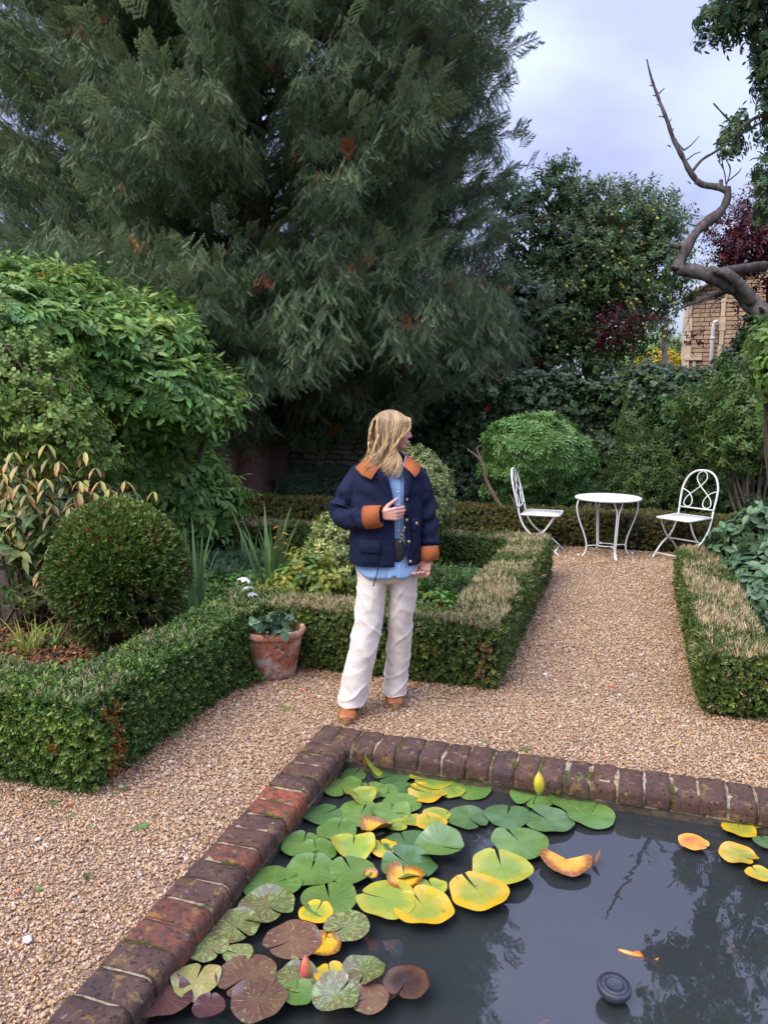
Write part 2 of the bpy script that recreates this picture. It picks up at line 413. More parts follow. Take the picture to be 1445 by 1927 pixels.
P_[:, 2] = S_ * .15 + rng.uniform(-.003, .005, n_s) + .004 * wob(P_, 5)
rot_ = np.stack([rng.normal(0, .35, n_s), rng.normal(0, .35, n_s), rng.uniform(0, 2 * pi, n_s)], 1)
gr = scatter('gravel', P_, None, S_, stones, rot=rot_); tag(gr, 'honey coloured pea gravel covering the paths round the pond', 'gravel', kind='stuff')
# larger pale and reddish pebbles lying on the gravel, each its own
M_peb_w = plain('white_pebble', (.72, .70, .68), .6, var=(.55, .5, .45), vs=40)
M_peb_o = plain('orange_chip', (.55, .17, .06), .75, var=(.42, .13, .05), vs=60)
def pebble(px, py, wpx, mat, label, cat='pebble'):
    p = G(px, py); s = wpx / FPX * (p.length) * .5
    bm = bmesh.new(); bmesh.ops.create_icosphere(bm, subdivisions=2, radius=1)
    sx, sy, sz = ru(.9, 1.15), ru(.6, .8), ru(.35, .5); off = rr() * 50
    for v in bm.verts:
        k = 1 + .22 * noise.noise(v.co * 1.6 + Vector((off, 0, 0))); v.co = Vector((v.co.x * sx * k, v.co.y * sy * k, v.co.z * sz * k)) * s
    me = bpy.data.meshes.new('pebble'); bm.to_mesh(me); bm.free(); me.materials.append(mat)
    o = obj('pebble', me); o.location = (p.x, p.y, s * .3 + .004); o.rotation_euler = (0, 0, ru(0, 3)); tag(o, label, cat); return o
pebble(70, 1584, 13, M_peb_w, 'white pebble on the gravel below the front corner of the left hedge')
pebble(351, 1620, 12, M_peb_w, 'white pebble with a dark side lying against the outer edge of the brick coping')
pebble(1431, 1357, 17, M_peb_w, 'smooth pale grey pebble at the foot of the right box hedge corner')
pebble(1358, 1352, 7, M_peb_w, 'tiny white pebble at the foot of the right hedge, left of the pale grey one')
pebble(1166, 1310, 8, M_peb_w, 'small white pebble in the middle of the path entrance')
pebble(1026, 1271, 9, M_peb_w, 'small white pebble on the path beside the hedge corner with the rusty patch')
pebble(416, 1303, 7, M_peb_w, 'small white pebble between the left hedge and the terracotta pot')
pebble(52, 1773, 20, M_peb_w, 'flat cream pebble near the left border of the gravel')
pebble(392, 1445, 10, M_peb_w, 'pale lilac pebble on the open gravel between hedge and coping')
pebble(134, 1515, 14, M_peb_o, 'orange brick chip just in front of the left hedge')
pebble(35, 1681, 11, M_peb_o, 'orange brick chip beside the small tuft of grass at far left')
pebble(210, 1464, 11, M_peb_o, 'orange chip beside the brown patch of the left hedge')
pebble(571, 1301, 13, M_peb_o, 'orange chip on the gravel to the right of the terracotta pot')
pebble(590, 1314, 10, M_peb_o, 'small orange chip between the pot and the tan boots')
pebble(1149, 1294, 12, M_peb_o, 'orange chip in the middle of the path')
pebble(292, 1580, 8, M_peb_o, 'small orange chip in the middle of the left gravel')

# ============================================================ POND
M_pondwall = plain('pond_lining', (.05, .045, .03), .8, var=(.12, .08, .045), vs=30, bs=.3)
M_pondbed = plain('pond_bed', (.02, .022, .018), .9, var=(.035, .035, .025), vs=4)
mb = MB()
X0, Y1 = PX0 - .012, PY1 + .012
mb.add([(X0, PY0, WZ + .06), (X0, Y1, WZ + .06), (PX1, Y1, WZ + .06), (X0, PY0, -.7), (X0, Y1, -.7), (PX1, Y1, -.7)], [(0, 1, 4, 3), (1, 2, 5, 4)])
mb.add([(PX1, Y1, WZ + .06), (PX1, PY0, WZ + .06), (PX1, Y1, -.7), (PX1, PY0, -.7), (X0, PY0, WZ + .06), (X0, PY0, -.7)], [(0, 1, 3, 2), (1, 4, 5, 3)])
o = mb.build('pond_lining', M_pondwall, smooth=False); o['kind'] = 'structure'
o = obj('pond_bed', mesh_np('pond_bed', [(X0, PY0, -.7), (PX1, PY0, -.7), (PX1, Y1, -.7), (X0, Y1, -.7)], [(0, 1, 2, 3)], M_pondbed)); o['kind'] = 'structure'
# water: mirror of the sky over murky depth
M_water, nt_, b_ = new_mat('pond_water')
nt_.nodes.remove(b_)
gl = nt_.nodes.new('ShaderNodeBsdfGlossy'); gl.inputs['Roughness'].default_value = .012
tr = nt_.nodes.new('ShaderNodeBsdfTransparent'); tr.inputs[0].default_value = (.80, .80, .70, 1)
df = nt_.nodes.new('ShaderNodeBsdfDiffuse'); df.inputs[0].default_value = (.068, .078, .078, 1)
m1 = nt_.nodes.new('ShaderNodeMixShader'); m1.inputs[0].default_value = .40; nt_.links.new(tr.outputs[0], m1.inputs[1]); nt_.links.new(df.outputs[0], m1.inputs[2])
fr = nt_.nodes.new('ShaderNodeFresnel'); fr.inputs[0].default_value = 1.85
m2 = nt_.nodes.new('ShaderNodeMixShader'); nt_.links.new(fr.outputs[0], m2.inputs[0]); nt_.links.new(m1.outputs[0], m2.inputs[1]); nt_.links.new(gl.outputs[0], m2.inputs[2])
nt_.links.new(m2.outputs[0], nt_.nodes['Material Output'].inputs[0])
bp = nt_.nodes.new('ShaderNodeBump'); bp.inputs['Strength'].default_value = .03; bp.inputs['Distance'].default_value = .02
nn_ = noise_node(nt_, 5.5, 2, .4, dist=.8); nt_.links.new(nn_, bp.inputs['Height'])
for s in (gl, fr): nt_.links.new(bp.outputs[0], s.inputs['Normal'])
o = obj('pond_water', mesh_np('pond_water', [(X0, PY0, WZ), (PX1, PY0, WZ), (PX1, Y1, WZ), (X0, Y1, WZ)], [(0, 1, 2, 3)], M_water)); o['kind'] = 'structure'

# coping bricks (bullnosed on the pond side)
M_brick, nt_, b_ = new_mat('coping_brick')
oi_ = nt_.nodes.new('ShaderNodeObjectInfo')
t_ = nt_.nodes.new('ShaderNodeTexCoord'); ad = nt_.nodes.new('ShaderNodeVectorMath'); ad.operation = 'ADD'
cb = nt_.nodes.new('ShaderNodeCombineXYZ'); nt_.links.new(mathn(nt_, 'MULTIPLY', oi_.outputs['Random'], 37.0), cb.inputs[0]); nt_.links.new(t_.outputs['Object'], ad.inputs[0]); nt_.links.new(cb.outputs[0], ad.inputs[1])
vv = ad.outputs[0]
base = ramp(nt_, oi_.outputs['Random'], [(0, (.062, .038, .032)), (.3, (.088, .046, .034)), (.5, (.060, .040, .036)), (.75, (.098, .050, .034)), (1, (.076, .046, .036))])
base = mix(nt_, oi_.outputs['Color'] if False else smooth_step(nt_, noise_node(nt_, 11, 6, .65, vec=vv), .38, .66), base, mix(nt_, .5, base, (.15, .078, .055)))
pit = smooth_step(nt_, noise_node(nt_, 55, 5, .7, vec=vv), .55, .68); base = mix(nt_, pit, base, (.022, .016, .016))
lich = smooth_step(nt_, noise_node(nt_, 16, 6, .7, vec=vv, dist=.3), .54, .66); base = mix(nt_, mathn(nt_, 'MULTIPLY', lich, .8), base, (.26, .16, .045))
grey = smooth_step(nt_, noise_node(nt_, 24, 5, .75, vec=vv), .60, .68); base = mix(nt_, mathn(nt_, 'MULTIPLY', grey, .55), base, (.30, .27, .24))
ocl = nt_.nodes.new('ShaderNodeSeparateColor'); nt_.links.new(oi_.outputs['Color'], ocl.inputs[0])
base = mix(nt_, mathn(nt_, 'MULTIPLY', ocl.outputs[0], smooth_step(nt_, noise_node(nt_, 30, 4, .6, vec=vv), .35, .6)), base, (.42, .10, .035))
nt_.links.new(base, b_.inputs['Base Color']); b_.inputs['Roughness'].default_value = .85; b_.inputs['Specular IOR Level'].default_value = .3
hsum = mathn(nt_, 'ADD', noise_node(nt_, 35, 8, .75, vec=vv), mathn(nt_, 'MULTIPLY', pit, -.3)); bump(nt_, b_, hsum, 1.0, .008)
def brick_mesh(seed):
    random.seed(seed); Ln, Wb, Hb, r = .200, .1065, .075, .036
    prof = [(0, -Hb), (0, -.008), (.006, 0)]
    for k in range(6): a = pi / 2 - (pi / 2) * k / 5; prof.append((Ln - r + r * cos(a), -r + r * sin(a)))
    prof.append((Ln, -Hb))
    nx = 7; V = []; F = []; n = len(prof)
    # subdivide the flat top
    P2 = []
    for i, p in enumerate(prof):
        P2.append(p)
        if i == 2:
            for k in range(1, 5): P2.append((.006 + (Ln - r - .006) * k / 5, 0))
    prof = P2; n = len(prof)
    for j in range(nx):
        u = j / (nx - 1) - .5
        inset = .005 if j in (0, nx - 1) else 0
        for (a, z) in prof:
            q = Vector((a * 9, u * 3, z * 9 + seed * 5.1)); d = noise.noise(q) * .005 + noise.noise(q * 3) * .0035 - max(0, noise.noise(q * 1.7 + Vector((3, 3, 3))) - .3) * .005
            zz = z - inset * (1 if z > -.03 else 0) + d
            V.append((a + noise.noise(q + Vector((9, 0, 0))) * .003, u * Wb + (noise.noise(q * 1.3 + Vector((0, 7, 0))) * .004), zz))
    for j in range(nx - 1):
        for i in range(n - 1): F.append((j * n + i, (j + 1) * n + i, (j + 1) * n + i + 1, j * n + i + 1))
    F.append(tuple(range(n))); F.append(tuple((nx - 1) * n + i for i in range(n - 1, -1, -1)))
    me = bpy.data.meshes.new('brick'); me.from_pydata(V, [], F); me.update(); me.materials.append(M_brick)
    me.polygons.foreach_set('use_smooth', [True] * (len(me.polygons) - 2) + [False, False]); 
    return me
bricks = [brick_mesh(i) for i in range(8)]; random.seed(11)
cop = thing('pond_coping', 'weathered purple red brick coping round two sides of the lily pond', 'coping', (OX, OY, PZ))
PITCHB = .1155
k = 0
x = OX + .052
while x < 2.2:
    o = bpy.data.objects.new('brick', random.choice(bricks)); o.parent = cop
    o.location = (x - OX, ru(-.006, .004), ru(-.004, .003)); o.rotation_euler = (ru(-.012, .012), ru(-.02, .02), -pi / 2 + ru(-.025, .025)); COL.objects.link(o)
    o.color = (0, 0, 0, 1); x += PITCHB + ru(-.002, .002); k += 1
y = PY1 - .062
k = 0
while y > -.4:
    o = bpy.data.objects.new('brick', random.choice(bricks)); o.parent = cop
    o.location = (ru(-.004, .004), y - OY, ru(-.004, .003)); o.rotation_euler = (ru(-.02, .02), ru(-.012, .012), ru(-.025, .025)); COL.objects.link(o)
    o.color = ({4: .65, 5: .4}.get(k, .25 if k in (11, 12, 8) else 0), 0, 0, 1); y -= PITCHB + ru(-.002, .002); k += 1
M_mortar, nt_, b_ = new_mat('mortar')
f_ = noise_node(nt_, 45, 6, .7); c_ = ramp(nt_, f_, [(.35, (.10, .08, .05)), (.5, (.30, .24, .14)), (.7, (.48, .41, .27))])
f2_ = smooth_step(nt_, noise_node(nt_, 5, 3, .6), .52, .62); c_ = mix(nt_, f2_, c_, mix(nt_, smooth_step(nt_, f_, .4, .6), (.03, .035, .01), (.10, .12, .02)))
nt_.links.new(c_, b_.inputs['Base Color']); b_.inputs['Roughness'].default_value = .95; bump(nt_, b_, noise_node(nt_, 120, 4, .7), .8, .006)
def mortar_strip(p0, p1, inw):
    # long bedding body just under the brick tops, following the bullnose
    p0 = Vector(p0); p1 = Vector(p1); inw = Vector(inw); n = int((p1 - p0).length / .02); V = []; F = []
    r = .038; Ln = .196; prof = [(0.004, -.09), (.004, -.012), (.03, -.007), (.09, -.008), (Ln - r, -.008)] + [(Ln - r + (r - .006) * sin(a), -r - .002 + (r - .006) * cos(a)) for a in (.5, 1.0, 1.5)] + [(Ln - .006, -.09)]
    m = len(prof)
    for i in range(n + 1):
        p = p0.lerp(p1, i / n)
        for a, z in prof:
            q = p + inw * a; d = noise.noise(q * 30) * .004 + noise.noise(q * 90) * .002
            V.append(q + Vector((0, 0, z + d)) - inw * 0 + inw * (d if a > .15 else 0))
    for i in range(n):
        for j in range(m - 1): F.append((i * m + j, i * m + j + 1, (i + 1) * m + j + 1, (i + 1) * m + j))
    F.append(tuple(range(m))); F.append(tuple(n * m + j for j in range(m - 1, -1, -1)))
    return V, F
mb = MB(); V, F = mortar_strip((0, 0, 0), (3.7, 0, 0), (0, -1, 0)); mb.add(V, F); V, F = mortar_strip((0.001, -.2, 0), (.001, -4, 0), (1, 0, 0)); mb.add(V, F)
mb.build('mortar', M_mortar, cop)
# moss tufts in the joints
M_moss = leaf_mat('moss', (.05, .06, .012), (.14, .15, .03), rough=.9, trans=.1)
s = Spray()
for i in range(14): d = rdir(); d.z = abs(d.z) + .4; s.leaf(Vector((ru(-1, 1), ru(-1, 1), 0)) * .004, d, UP, ru(.004, .008), .0022, rr(), seg=2)
moss_m = [s.mesh('moss_tuft', M_moss)]
pts = []
for j, side in [(1, 'b'), (4, 'b'), (8, 'b'), (9, 'b'), (10, 'b'), (12, 'b'), (15, 'b'), (2, 'b'), (1, 'l'), (3, 'l'), (9, 'l'), (13, 'l'), (6, 'l')]:
    n = 90; q = rng.uniform(.0, .19, n) ** 1.0 if j % 3 else rng.uniform(.10, .19, n); lat = rng.normal(0, .0035, n); dz = -np.clip(q - .165, 0, 1) * 1.0 - .002 - np.abs(rng.normal(0, .002, n))
    c = OX + .1155 * j - .006 if side == 'b' else PY1 - .004 - .1155 * j
    pts.append(np.stack([c + lat, OY - q, PZ + dz], 1) if side == 'b' else np.stack([OX + q, c + lat, PZ + dz], 1))
pts = np.concatenate(pts); pts -= np.array([OX, OY, PZ]); D = rng.normal(0, .4, pts.shape); D[:, 2] += 1
scatter('moss', pts, D, rng.uniform(.5, .9, len(pts)), moss_m, cop)

# ============================================================ BOX HEDGES
M_box = leaf_mat('box_leaf', (.022, .055, .012), (.060, .115, .022), (.16, .25, .035), (.33, .12, .022), rough=.42, trans=.2, jit=.35)
M_boxo = leaf_mat('box_leaf_olive', (.028, .055, .012), (.070, .105, .022), (.16, .22, .04), (.26, .15, .06), rough=.5, trans=.2, jit=.4)
M_stalk = leaf_mat('clipped_stalk', (.50, .38, .20), (.68, .56, .35), (.30, .26, .10), (.3, .16, .08), rough=.8, trans=.15, jit=.25)
M_brownst = leaf_mat('brown_stalk', (.17, .11, .055), (.30, .21, .11), (.30, .26, .10), (.3, .16, .08), rough=.85, trans=.1, jit=.35)
M_core = plain('dark_core', (.012, .014, .007), .95, var=(.03, .022, .012), vs=40, bs=.5)  # near-black filler added so foliage reads dense and dark inside
def box_sprig(nm, mat, n=11, L0=.017, spread=.9, h=.034):
    s = Spray()
    for i in range(n):
        t = (i + .5) / n; a = i * 2.4 + ru(-.3, .3); z = h * t
        d = Vector((cos(a), sin(a), .25 + 1.1 * t)); s.leaf((cos(a) * .002, sin(a) * .002, z), d, UP, L0 * ru(.75, 1.1), L0 * .6, rr(), kind='obov', fold=.3, seg=2)
    return s.mesh(nm, mat)
box_m = [box_sprig('box_sprig', M_box) for _ in range(4)]
boxo_m = [box_sprig('box_sprig_olive', M_boxo, 12, .015) for _ in range(4)]
def stalk_tuft(nm, mat, n=6, h=.052, wd=.0042):
    s = Spray()
    for i in range(n):
        d = Vector((ru(-.55, .55), ru(-.55, .55), 1)); s.leaf((ru(-.012, .012), ru(-.012, .012), 0), d, rdir(), h * ru(.6, 1.15), wd * ru(.7, 1.3), rr(), kind='lance', fold=.5, seg=2)
    return s.mesh(nm, mat)
stalk_m = [stalk_tuft('clipped_stalks', M_stalk) for _ in range(4)]
brown_m = [stalk_tuft('brown_twigs', M_brownst, 6, .045) for _ in range(4)]
def face_pts(x0, x1, y0, y1, z0, z1, dens, sides='NSEWT'):
    A = []; Nn = []
    def rp(n, fx, fy, fz, nrm):
        A.append(np.stack([rng.uniform(*f, n) if f[0] != f[1] else np.full(n, f[0]) for f in (fx, fy, fz)], 1)); Nn.append(np.tile(nrm, (n, 1)))
    h = z1 - z0
    if 'T' in sides: rp(int((x1 - x0) * (y1 - y0) * dens), (x0, x1), (y0, y1), (z1, z1), (0, 0, 1.))
    if 'S' in sides: rp(int((x1 - x0) * h * dens), (x0, x1), (y0, y0), (z0, z1), (0, -1., .15))
    if 'N' in sides: rp(int((x1 - x0) * h * dens * .6), (x0, x1), (y1, y1), (z0, z1), (0, 1., .15))
    if 'W' in sides: rp(int((y1 - y0) * h * dens), (x0, x0), (y0, y1), (z0, z1), (-1., 0, .15))
    if 'E' in sides: rp(int((y1 - y0) * h * dens), (x1, x1), (y0, y1), (z0, z1), (1., 0, .15))
    return np.concatenate(A), np.concatenate(Nn).astype(float)
def hedge(label, rects, z1, meshes, dens=2600, stalks=.5, stalk_meshes=None, tint=None, dead=None, size=1.0, amp=.014, side_stalk=0.0, hz=None, group='clipped box hedges'):
    """rects: (x0,x1,y0,y1,sides)"""
    cx, cy = rects[0][0], rects[0][2]
    h = thing('box_hedge', label, 'hedge', (cx, cy, 0), group=group)
    mb = MB(); Ps = []; Ns = []
    for x0, x1, y0, y1, sd in rects:
        e = .035
        mb.box(((x0 + x1) / 2 - cx, (y0 + y1) / 2 - cy, (z1 - e) / 2 + .0), (x1 - x0 - 2 * e, y1 - y0 - 2 * e * (0.96 + .01 * len(Ps)), z1 - e - .002 * len(Ps)))
        P, Nn = face_pts(x0, x1, y0, y1, .015, z1, dens, sd); Ps.append(P); Ns.append(Nn)
    mb.build('branches', M_core, h, smooth=False)  # added solid dark boxes, not modelled branches; they keep the hedge opaque
    P = np.concatenate(Ps); Nn = np.concatenate(Ns)
    # soften edges: pull points near the upper edges inwards, wobble the faces
    for (x0, x1, y0, y1, sd) in rects:
        pass
    k = (amp * wob(P, 7.0, 1.3) + amp * .6 * wob(P, 19.0, 4.1) - rng.uniform(0, .03, len(P)) ** 1.0)[:, None]
    top = Nn[:, 2] > .9
    bulge = np.where(top, 0, .012 * np.sin(np.clip(P[:, 2] / z1, 0, 1) * pi) - .018 * (P[:, 2] / z1 > .93))[:, None]
    nn = Nn.copy(); nn[:, 2] = np.where(top, 1, 0); P2 = P + nn * (k + bulge)
    D = Nn + rng.normal(0, .42, P.shape); D[:, 2] += .25
    tn = np.zeros(len(P)) if tint is None else tint(P, Nn); dd = np.zeros(len(P)) if dead is None else dead(P, Nn)
    off = np.array([cx, cy, 0])
    S = size * rng.uniform(.75, 1.25, len(P)) * (1 + .35 * (tn > .5))
    if stalks:
        keep = ~(top & (wob(P, 9, 2.2) + rng.uniform(-.9, .9, len(P)) < (stalks * 1.6 - 1.6)))
    else: keep = np.ones(len(P), bool)
    scatter('leaves', (P2 - off)[keep], D[keep], S[keep], meshes, h, tn[keep], dd[keep])
    if stalks or side_stalk:
        sm = stalk_meshes or stalk_m
        n = len(P); pr = np.where(top, stalks * .8 * np.clip(1 + 1.6 * wob(P, 5, .7), 0, 1.6), side_stalk * (1 + wob(P, 5, 3.0)))
        m = rng.random(n) < pr
        P3 = P2[m] - off + nn[m] * .010; D3 = nn[m] * .9 + rng.normal(0, .35, (m.sum(), 3)); D3[:, 2] += .5
        scatter('clipped_tips', P3, D3, rng.uniform(.7, 1.2, m.sum()), sm, h, rng.uniform(0, .5, m.sum()) * (rng.random(m.sum()) < .3))
    return h
HZ = .41
def left_tint(P, Nn):   # fresh pale shoots towards the front corner
    near = np.clip((3.3 - P[:, 1]) / .5, 0, 1) * np.clip((wob(P, 6, 9.) + .5), 0, 1)
    return (rng.random(len(P)) < (.06 + .42 * near * (P[:, 2] > .1))).astype(float) * rng.uniform(.5, 1, len(P))
def left_dead(P, Nn):   # rusty strip on the path face
    m = (np.abs(P[:, 1] - (2.80 + .03 * np.sin(P[:, 2] * 9))) < .05 + .02 * np.sin(P[:, 2] * 21)) & (P[:, 0] > -2.35) & (P[:, 2] > .02) & (P[:, 2] < .36)
    m2 = ((P[:, 0] + 2.42) ** 2 + (P[:, 2] - .21) ** 2 < .0012) & (P[:, 1] < 2.75)
    return ((m & (rng.random(len(P)) < .93)) | m2).astype(float) * rng.uniform(.6, 1, len(P))
hedge('bright green box hedge with fresh tips and a rusty strip, left of the pond',
      [(-2.60, -2.25, 2.66, 4.77, 'SEWNT'), (-4.6, -2.60, 2.66, 2.99, 'SNT')], HZ, box_m, 5200, .12, tint=left_tint, dead=left_dead)
def mid_dead(P, Nn):
    a = (np.abs(P[:, 0] + .80) < .035 + .015 * np.sin(P[:, 2] * 30)) & (P[:, 1] < 4.6) & (P[:, 2] < .30) & (P[:, 2] > .05)
    b = (P[:, 0] > -1.15) & (P[:, 0] < -.78) & (P[:, 1] < 4.5) & (wob(P, 22, 5) > .32) & (P[:, 2] < .26)
    return ((a & (rng.random(len(P)) < .85)) | (b & (rng.random(len(P)) < .55))).astype(float) * rng.uniform(.5, 1, len(P))
def olive_tint(P, Nn): return (rng.random(len(P)) < .06).astype(float) * rng.uniform(.3, .9, len(P))
hedge('straw topped box hedge behind the standing woman, rusty patch at its corner',
      [(-2.235, -1.07, 4.44, 4.77, 'SNT'), (-1.07, -.73, 4.44, 7.25, 'SEWT'), (-4.4, -.73, 7.25, 7.58, 'SENT')], .40, boxo_m, 3300, .50, tint=olive_tint, dead=mid_dead, side_stalk=.015)
hedge('box hedge on the right of the path, topped with a crust of pale twigs',
      [(.45, .79, 4.44, 7.6, 'SEWT'), (.79, 2.6, 4.44, 4.78, 'SNT')], .36, boxo_m, 3600, .62, tint=olive_tint, side_stalk=.03)
def br_dead(P, Nn): return (rng.random(len(P)) < .35).astype(float) * rng.uniform(.3, 1, len(P))
hedge('low brown and olive box hedge running behind the white garden table and chairs',
      [(-6.2, 2.6, 9.22, 9.56, 'SEWNT')], .40, boxo_m, 1500, .35, stalk_meshes=brown_m, dead=br_dead, size=1.25, side_stalk=.5)

# fallen bits collecting where hedges meet the gravel
M_litter = leaf_mat('litter', (.10, .05, .025), (.22, .12, .05), (.36, .17, .05), (.10, .14, .04), rough=.9, trans=.05, jit=.5)
lit_m = []
for k in range(4):
    s = Spray(); s.leaf((0, -.008, 0), (0, 1, ru(-.1, .3)), UP, .020, .010, rr(), fold=ru(-.5, .5), droop=ru(-.3, .3), seg=2); lit_m.append(s.mesh('litter', M_litter))
LP = []
for (x0, x1, y0, y1, n) in ((-2.24, -2.13, 2.7, 4.4, 520), (-4.2, -2.25, 2.52, 2.65, 380), (-2.2, -.75, 4.30, 4.43, 420), (-.72, -.62, 4.5, 7.5, 420), (.34, .44, 4.5, 7.5, 380), (.45, 1.4, 4.30, 4.43, 260), (-1.5, 1.5, 3.59, 4.4, 130), (-3.5, -1.5, 1.2, 4.2, 260), (-.7, .4, 4.5, 9.1, 260), (-2, 1.5, 8.9, 9.2, 500)):
    q = np.stack([rng.uniform(x0, x1, n), rng.uniform(y0, y1, n), rng.uniform(.006, .014, n)], 1); LP.append(q)
LP = np.concatenate(LP); n = len(LP)
o = scatter('leaf_litter', LP, np.stack([rng.normal(0, .3, n), rng.normal(0, .3, n), np.ones(n)], 1), rng.uniform(.5, 1.2, n), lit_m, None, (rng.random(n) < .25) * .9, (rng.random(n) < .12) * .9); tag(o, 'small brown bits of leaf and twig lying on the gravel along the hedges', 'leaf litter', kind='stuff')
# ============================================================ DRY STONE WALL at the back of the garden
WY = 12.6
M_wstone, nt_, b_ = new_mat('wall_stone')
oi_ = nt_.nodes.new('ShaderNodeObjectInfo')
c_ = ramp(nt_, oi_.outputs['Random'], [(0, (.24, .21, .16)), (.5, (.38, .33, .25)), (1, (.30, .28, .25))])
c_ = mix(nt_, smooth_step(nt_, noise_node(nt_, 14, 7, .7), .4, .7), c_, (.07, .075, .05)); nt_.links.new(c_, b_.inputs['Base Color']); b_.inputs['Roughness'].default_value = .95
bump(nt_, b_, noise_node(nt_, 30, 8, .7), .8, .02)
M_wcore = plain('wall_core', (.03, .027, .02), .95, var=(.05, .045, .035), vs=8)
def stone_block(seed, lx, ly, lz):
    bm = bmesh.new(); bmesh.ops.create_cube(bm, size=1); bmesh.ops.subdivide_edges(bm, edges=bm.edges, cuts=1, use_grid_fill=True)
    for v in bm.verts:
        c = v.co.copy(); k = 1 - .10 * (abs(c.x) > .4 and abs(c.z) > .4) ; q = c * 3 + Vector((seed * 3.3, 0, 0))
        v.co = Vector((c.x * lx * k, c.y * ly, c.z * lz * k)) + Vector((noise.noise(q), noise.noise(q + Vector((5, 0, 0))) * .8, noise.noise(q + Vector((0, 5, 0))) * .7)) * min(lz, lx) * .22
    me = bpy.data.meshes.new('stone'); bm.to_mesh(me); bm.free(); me.materials.append(M_wstone); return me
blocks = [[stone_block(i + 10 * j, lx, .25, .085) for i in range(3)] for j, lx in enumerate((.18, .28, .42))]
wall = thing('garden_wall', 'old dry stone wall in deep shade under the yew, half hidden by ivy', 'wall', (-4, WY, 0))
WH = 2.0
mb = MB(); mb.box((1, .26, WH / 2 - .02), (34, .36, WH - .06)); mb.build('wall_core', M_wcore, wall, smooth=False)
ns = 0; zz = .045; far = MB()
while zz < WH:
    x = -3.9 - ru(0, .3)
    while x < 7:
        j = random.choice((0, 1, 1, 2)); lx = (.18, .28, .42)[j]
        wx = x - 4 + lx / 2
        see = (-6.6 < wx < -3.6 and zz < 1.35) or (-1.9 < wx < 0.9 and zz < 1.0)
        if see and ns < 295:
            o = bpy.data.objects.new('stone', random.choice(blocks[j])); o.parent = wall; o.location = (x + lx / 2, ru(-.02, .02), zz + ru(-.006, .006)); o.rotation_euler = (0, ru(-.03, .03), 0); COL.objects.link(o); ns += 1
        else: far.box((x + lx / 2, ru(-.02, .02), zz), (lx * .95, .24, .08))
        x += lx + .012
    zz += .095
so_ = far.build('coursed_stones', M_wstone, wall, smooth=False); so_['kind'] = 'stuff'

# ============================================================ YEW TREE
M_yew = leaf_mat('yew_needles', (.066, .112, .066), (.130, .182, .105), (.19, .24, .12), (.36, .11, .03), rough=.5, trans=.3, jit=.35, spec=.5)
M_ybark = bark_mat('yew_bark', (.09, .045, .035), (.30, .16, .12), 5, .12, 1.0)
def needle_twig(s, p, d, Lg, up, nl=.026, w=.010, n=14, lv=.5, side=None):
    """twig with flat rows of needles"""
    d = Vector(d).normalized(); x = d.cross(Vector(up))
    if x.length < 1e-3: x = d.orthogonal()
    x.normalize(); z = x.cross(d); p = Vector(p); V = []; F = []
    for i in range(n):
        t = i / n; c = p + d * Lg * t - z * (.12 * Lg * t * t); l = nl * (1 - .5 * t) * (1.0 if t > .06 else .6)
        for sg in (-1, 1):
            b = len(V); dd = (x * sg * .9 + d * .55 - z * .1).normalized()
            V += [c - d * w * .5, c + d * w * .5, c + dd * l]; F.append((b, b + 1, b + 2))
    s.mb.add(V, F, lv)
def yew_plume(nm):
    s = Spray(); Lp = .34; up = UP
    s.stem([(0, 0, 0), (0, Lp * .5, .02), (0, Lp, .0)], [.004, .003, .001], lv=0)
    for i in range(13):
        t = .08 + .92 * i / 13; sg = 1 if i % 2 else -1; a = R(ru(38, 55))
        p = (0, Lp * t, .02 * sin(t * pi)); L2 = .15 * (1 - .6 * t) * ru(.8, 1.15) + .04
        d = Vector((sg * sin(a), cos(a), ru(-.28, .02))); needle_twig(s, p, d, L2, (0, 0, 1), n=max(6, int(L2 * 62)), lv=rr())
        if L2 > .11:
            for q in (.35, .62):
                pp = Vector(p) + d.normalized() * L2 * q; d2 = (d + Vector((-sg * .9 * (1 if q > .5 else -1) * .5, .5, -.1))); needle_twig(s, pp, d2, L2 * .42, (0, 0, 1), n=6, lv=rr())
    needle_twig(s, (0, Lp * .55, .01), (0, 1, 0), Lp * .55, (0, 0, 1), n=18, lv=rr()); return s.mesh(nm, M_yew)
def yew_hang(nm):
    s = Spray()
    for k in range(8):
        a = k * 1.3 + ru(0, 1); L1 = ru(.14, .34); x0 = Vector((ru(-.09, .09), ru(-.09, .09), ru(-.06, .06))); d = Vector((cos(a) * .6, sin(a) * .6, -1)).normalized()
        n = int(L1 * 60); needle_twig(s, x0, d, L1, (cos(a + 1.3), sin(a + 1.3), .2), n=n, lv=rr() * .7, nl=.020, w=.008)
        for i in range(5):
            t = .1 + i * .17; d2 = (d + Vector((ru(-.9, .9), ru(-.9, .9), 0))).normalized(); needle_twig(s, x0 + d * L1 * t, d2, .11 * ru(.7, 1.2), rdir(), n=7, lv=rr() * .7)
    return s.mesh(nm, M_yew)
plume_m = [yew_plume('yew_plume') for _ in range(4)]; hang_m = [yew_hang('yew_hanging') for _ in range(4)]
YB = G(486, 938, 0); YX, YYY = YB.x, YB.y
yew = thing('yew_tree', 'huge dark yew tree filling the upper left above the stone wall', 'tree', (YX, YYY, 0))
mb = MB()
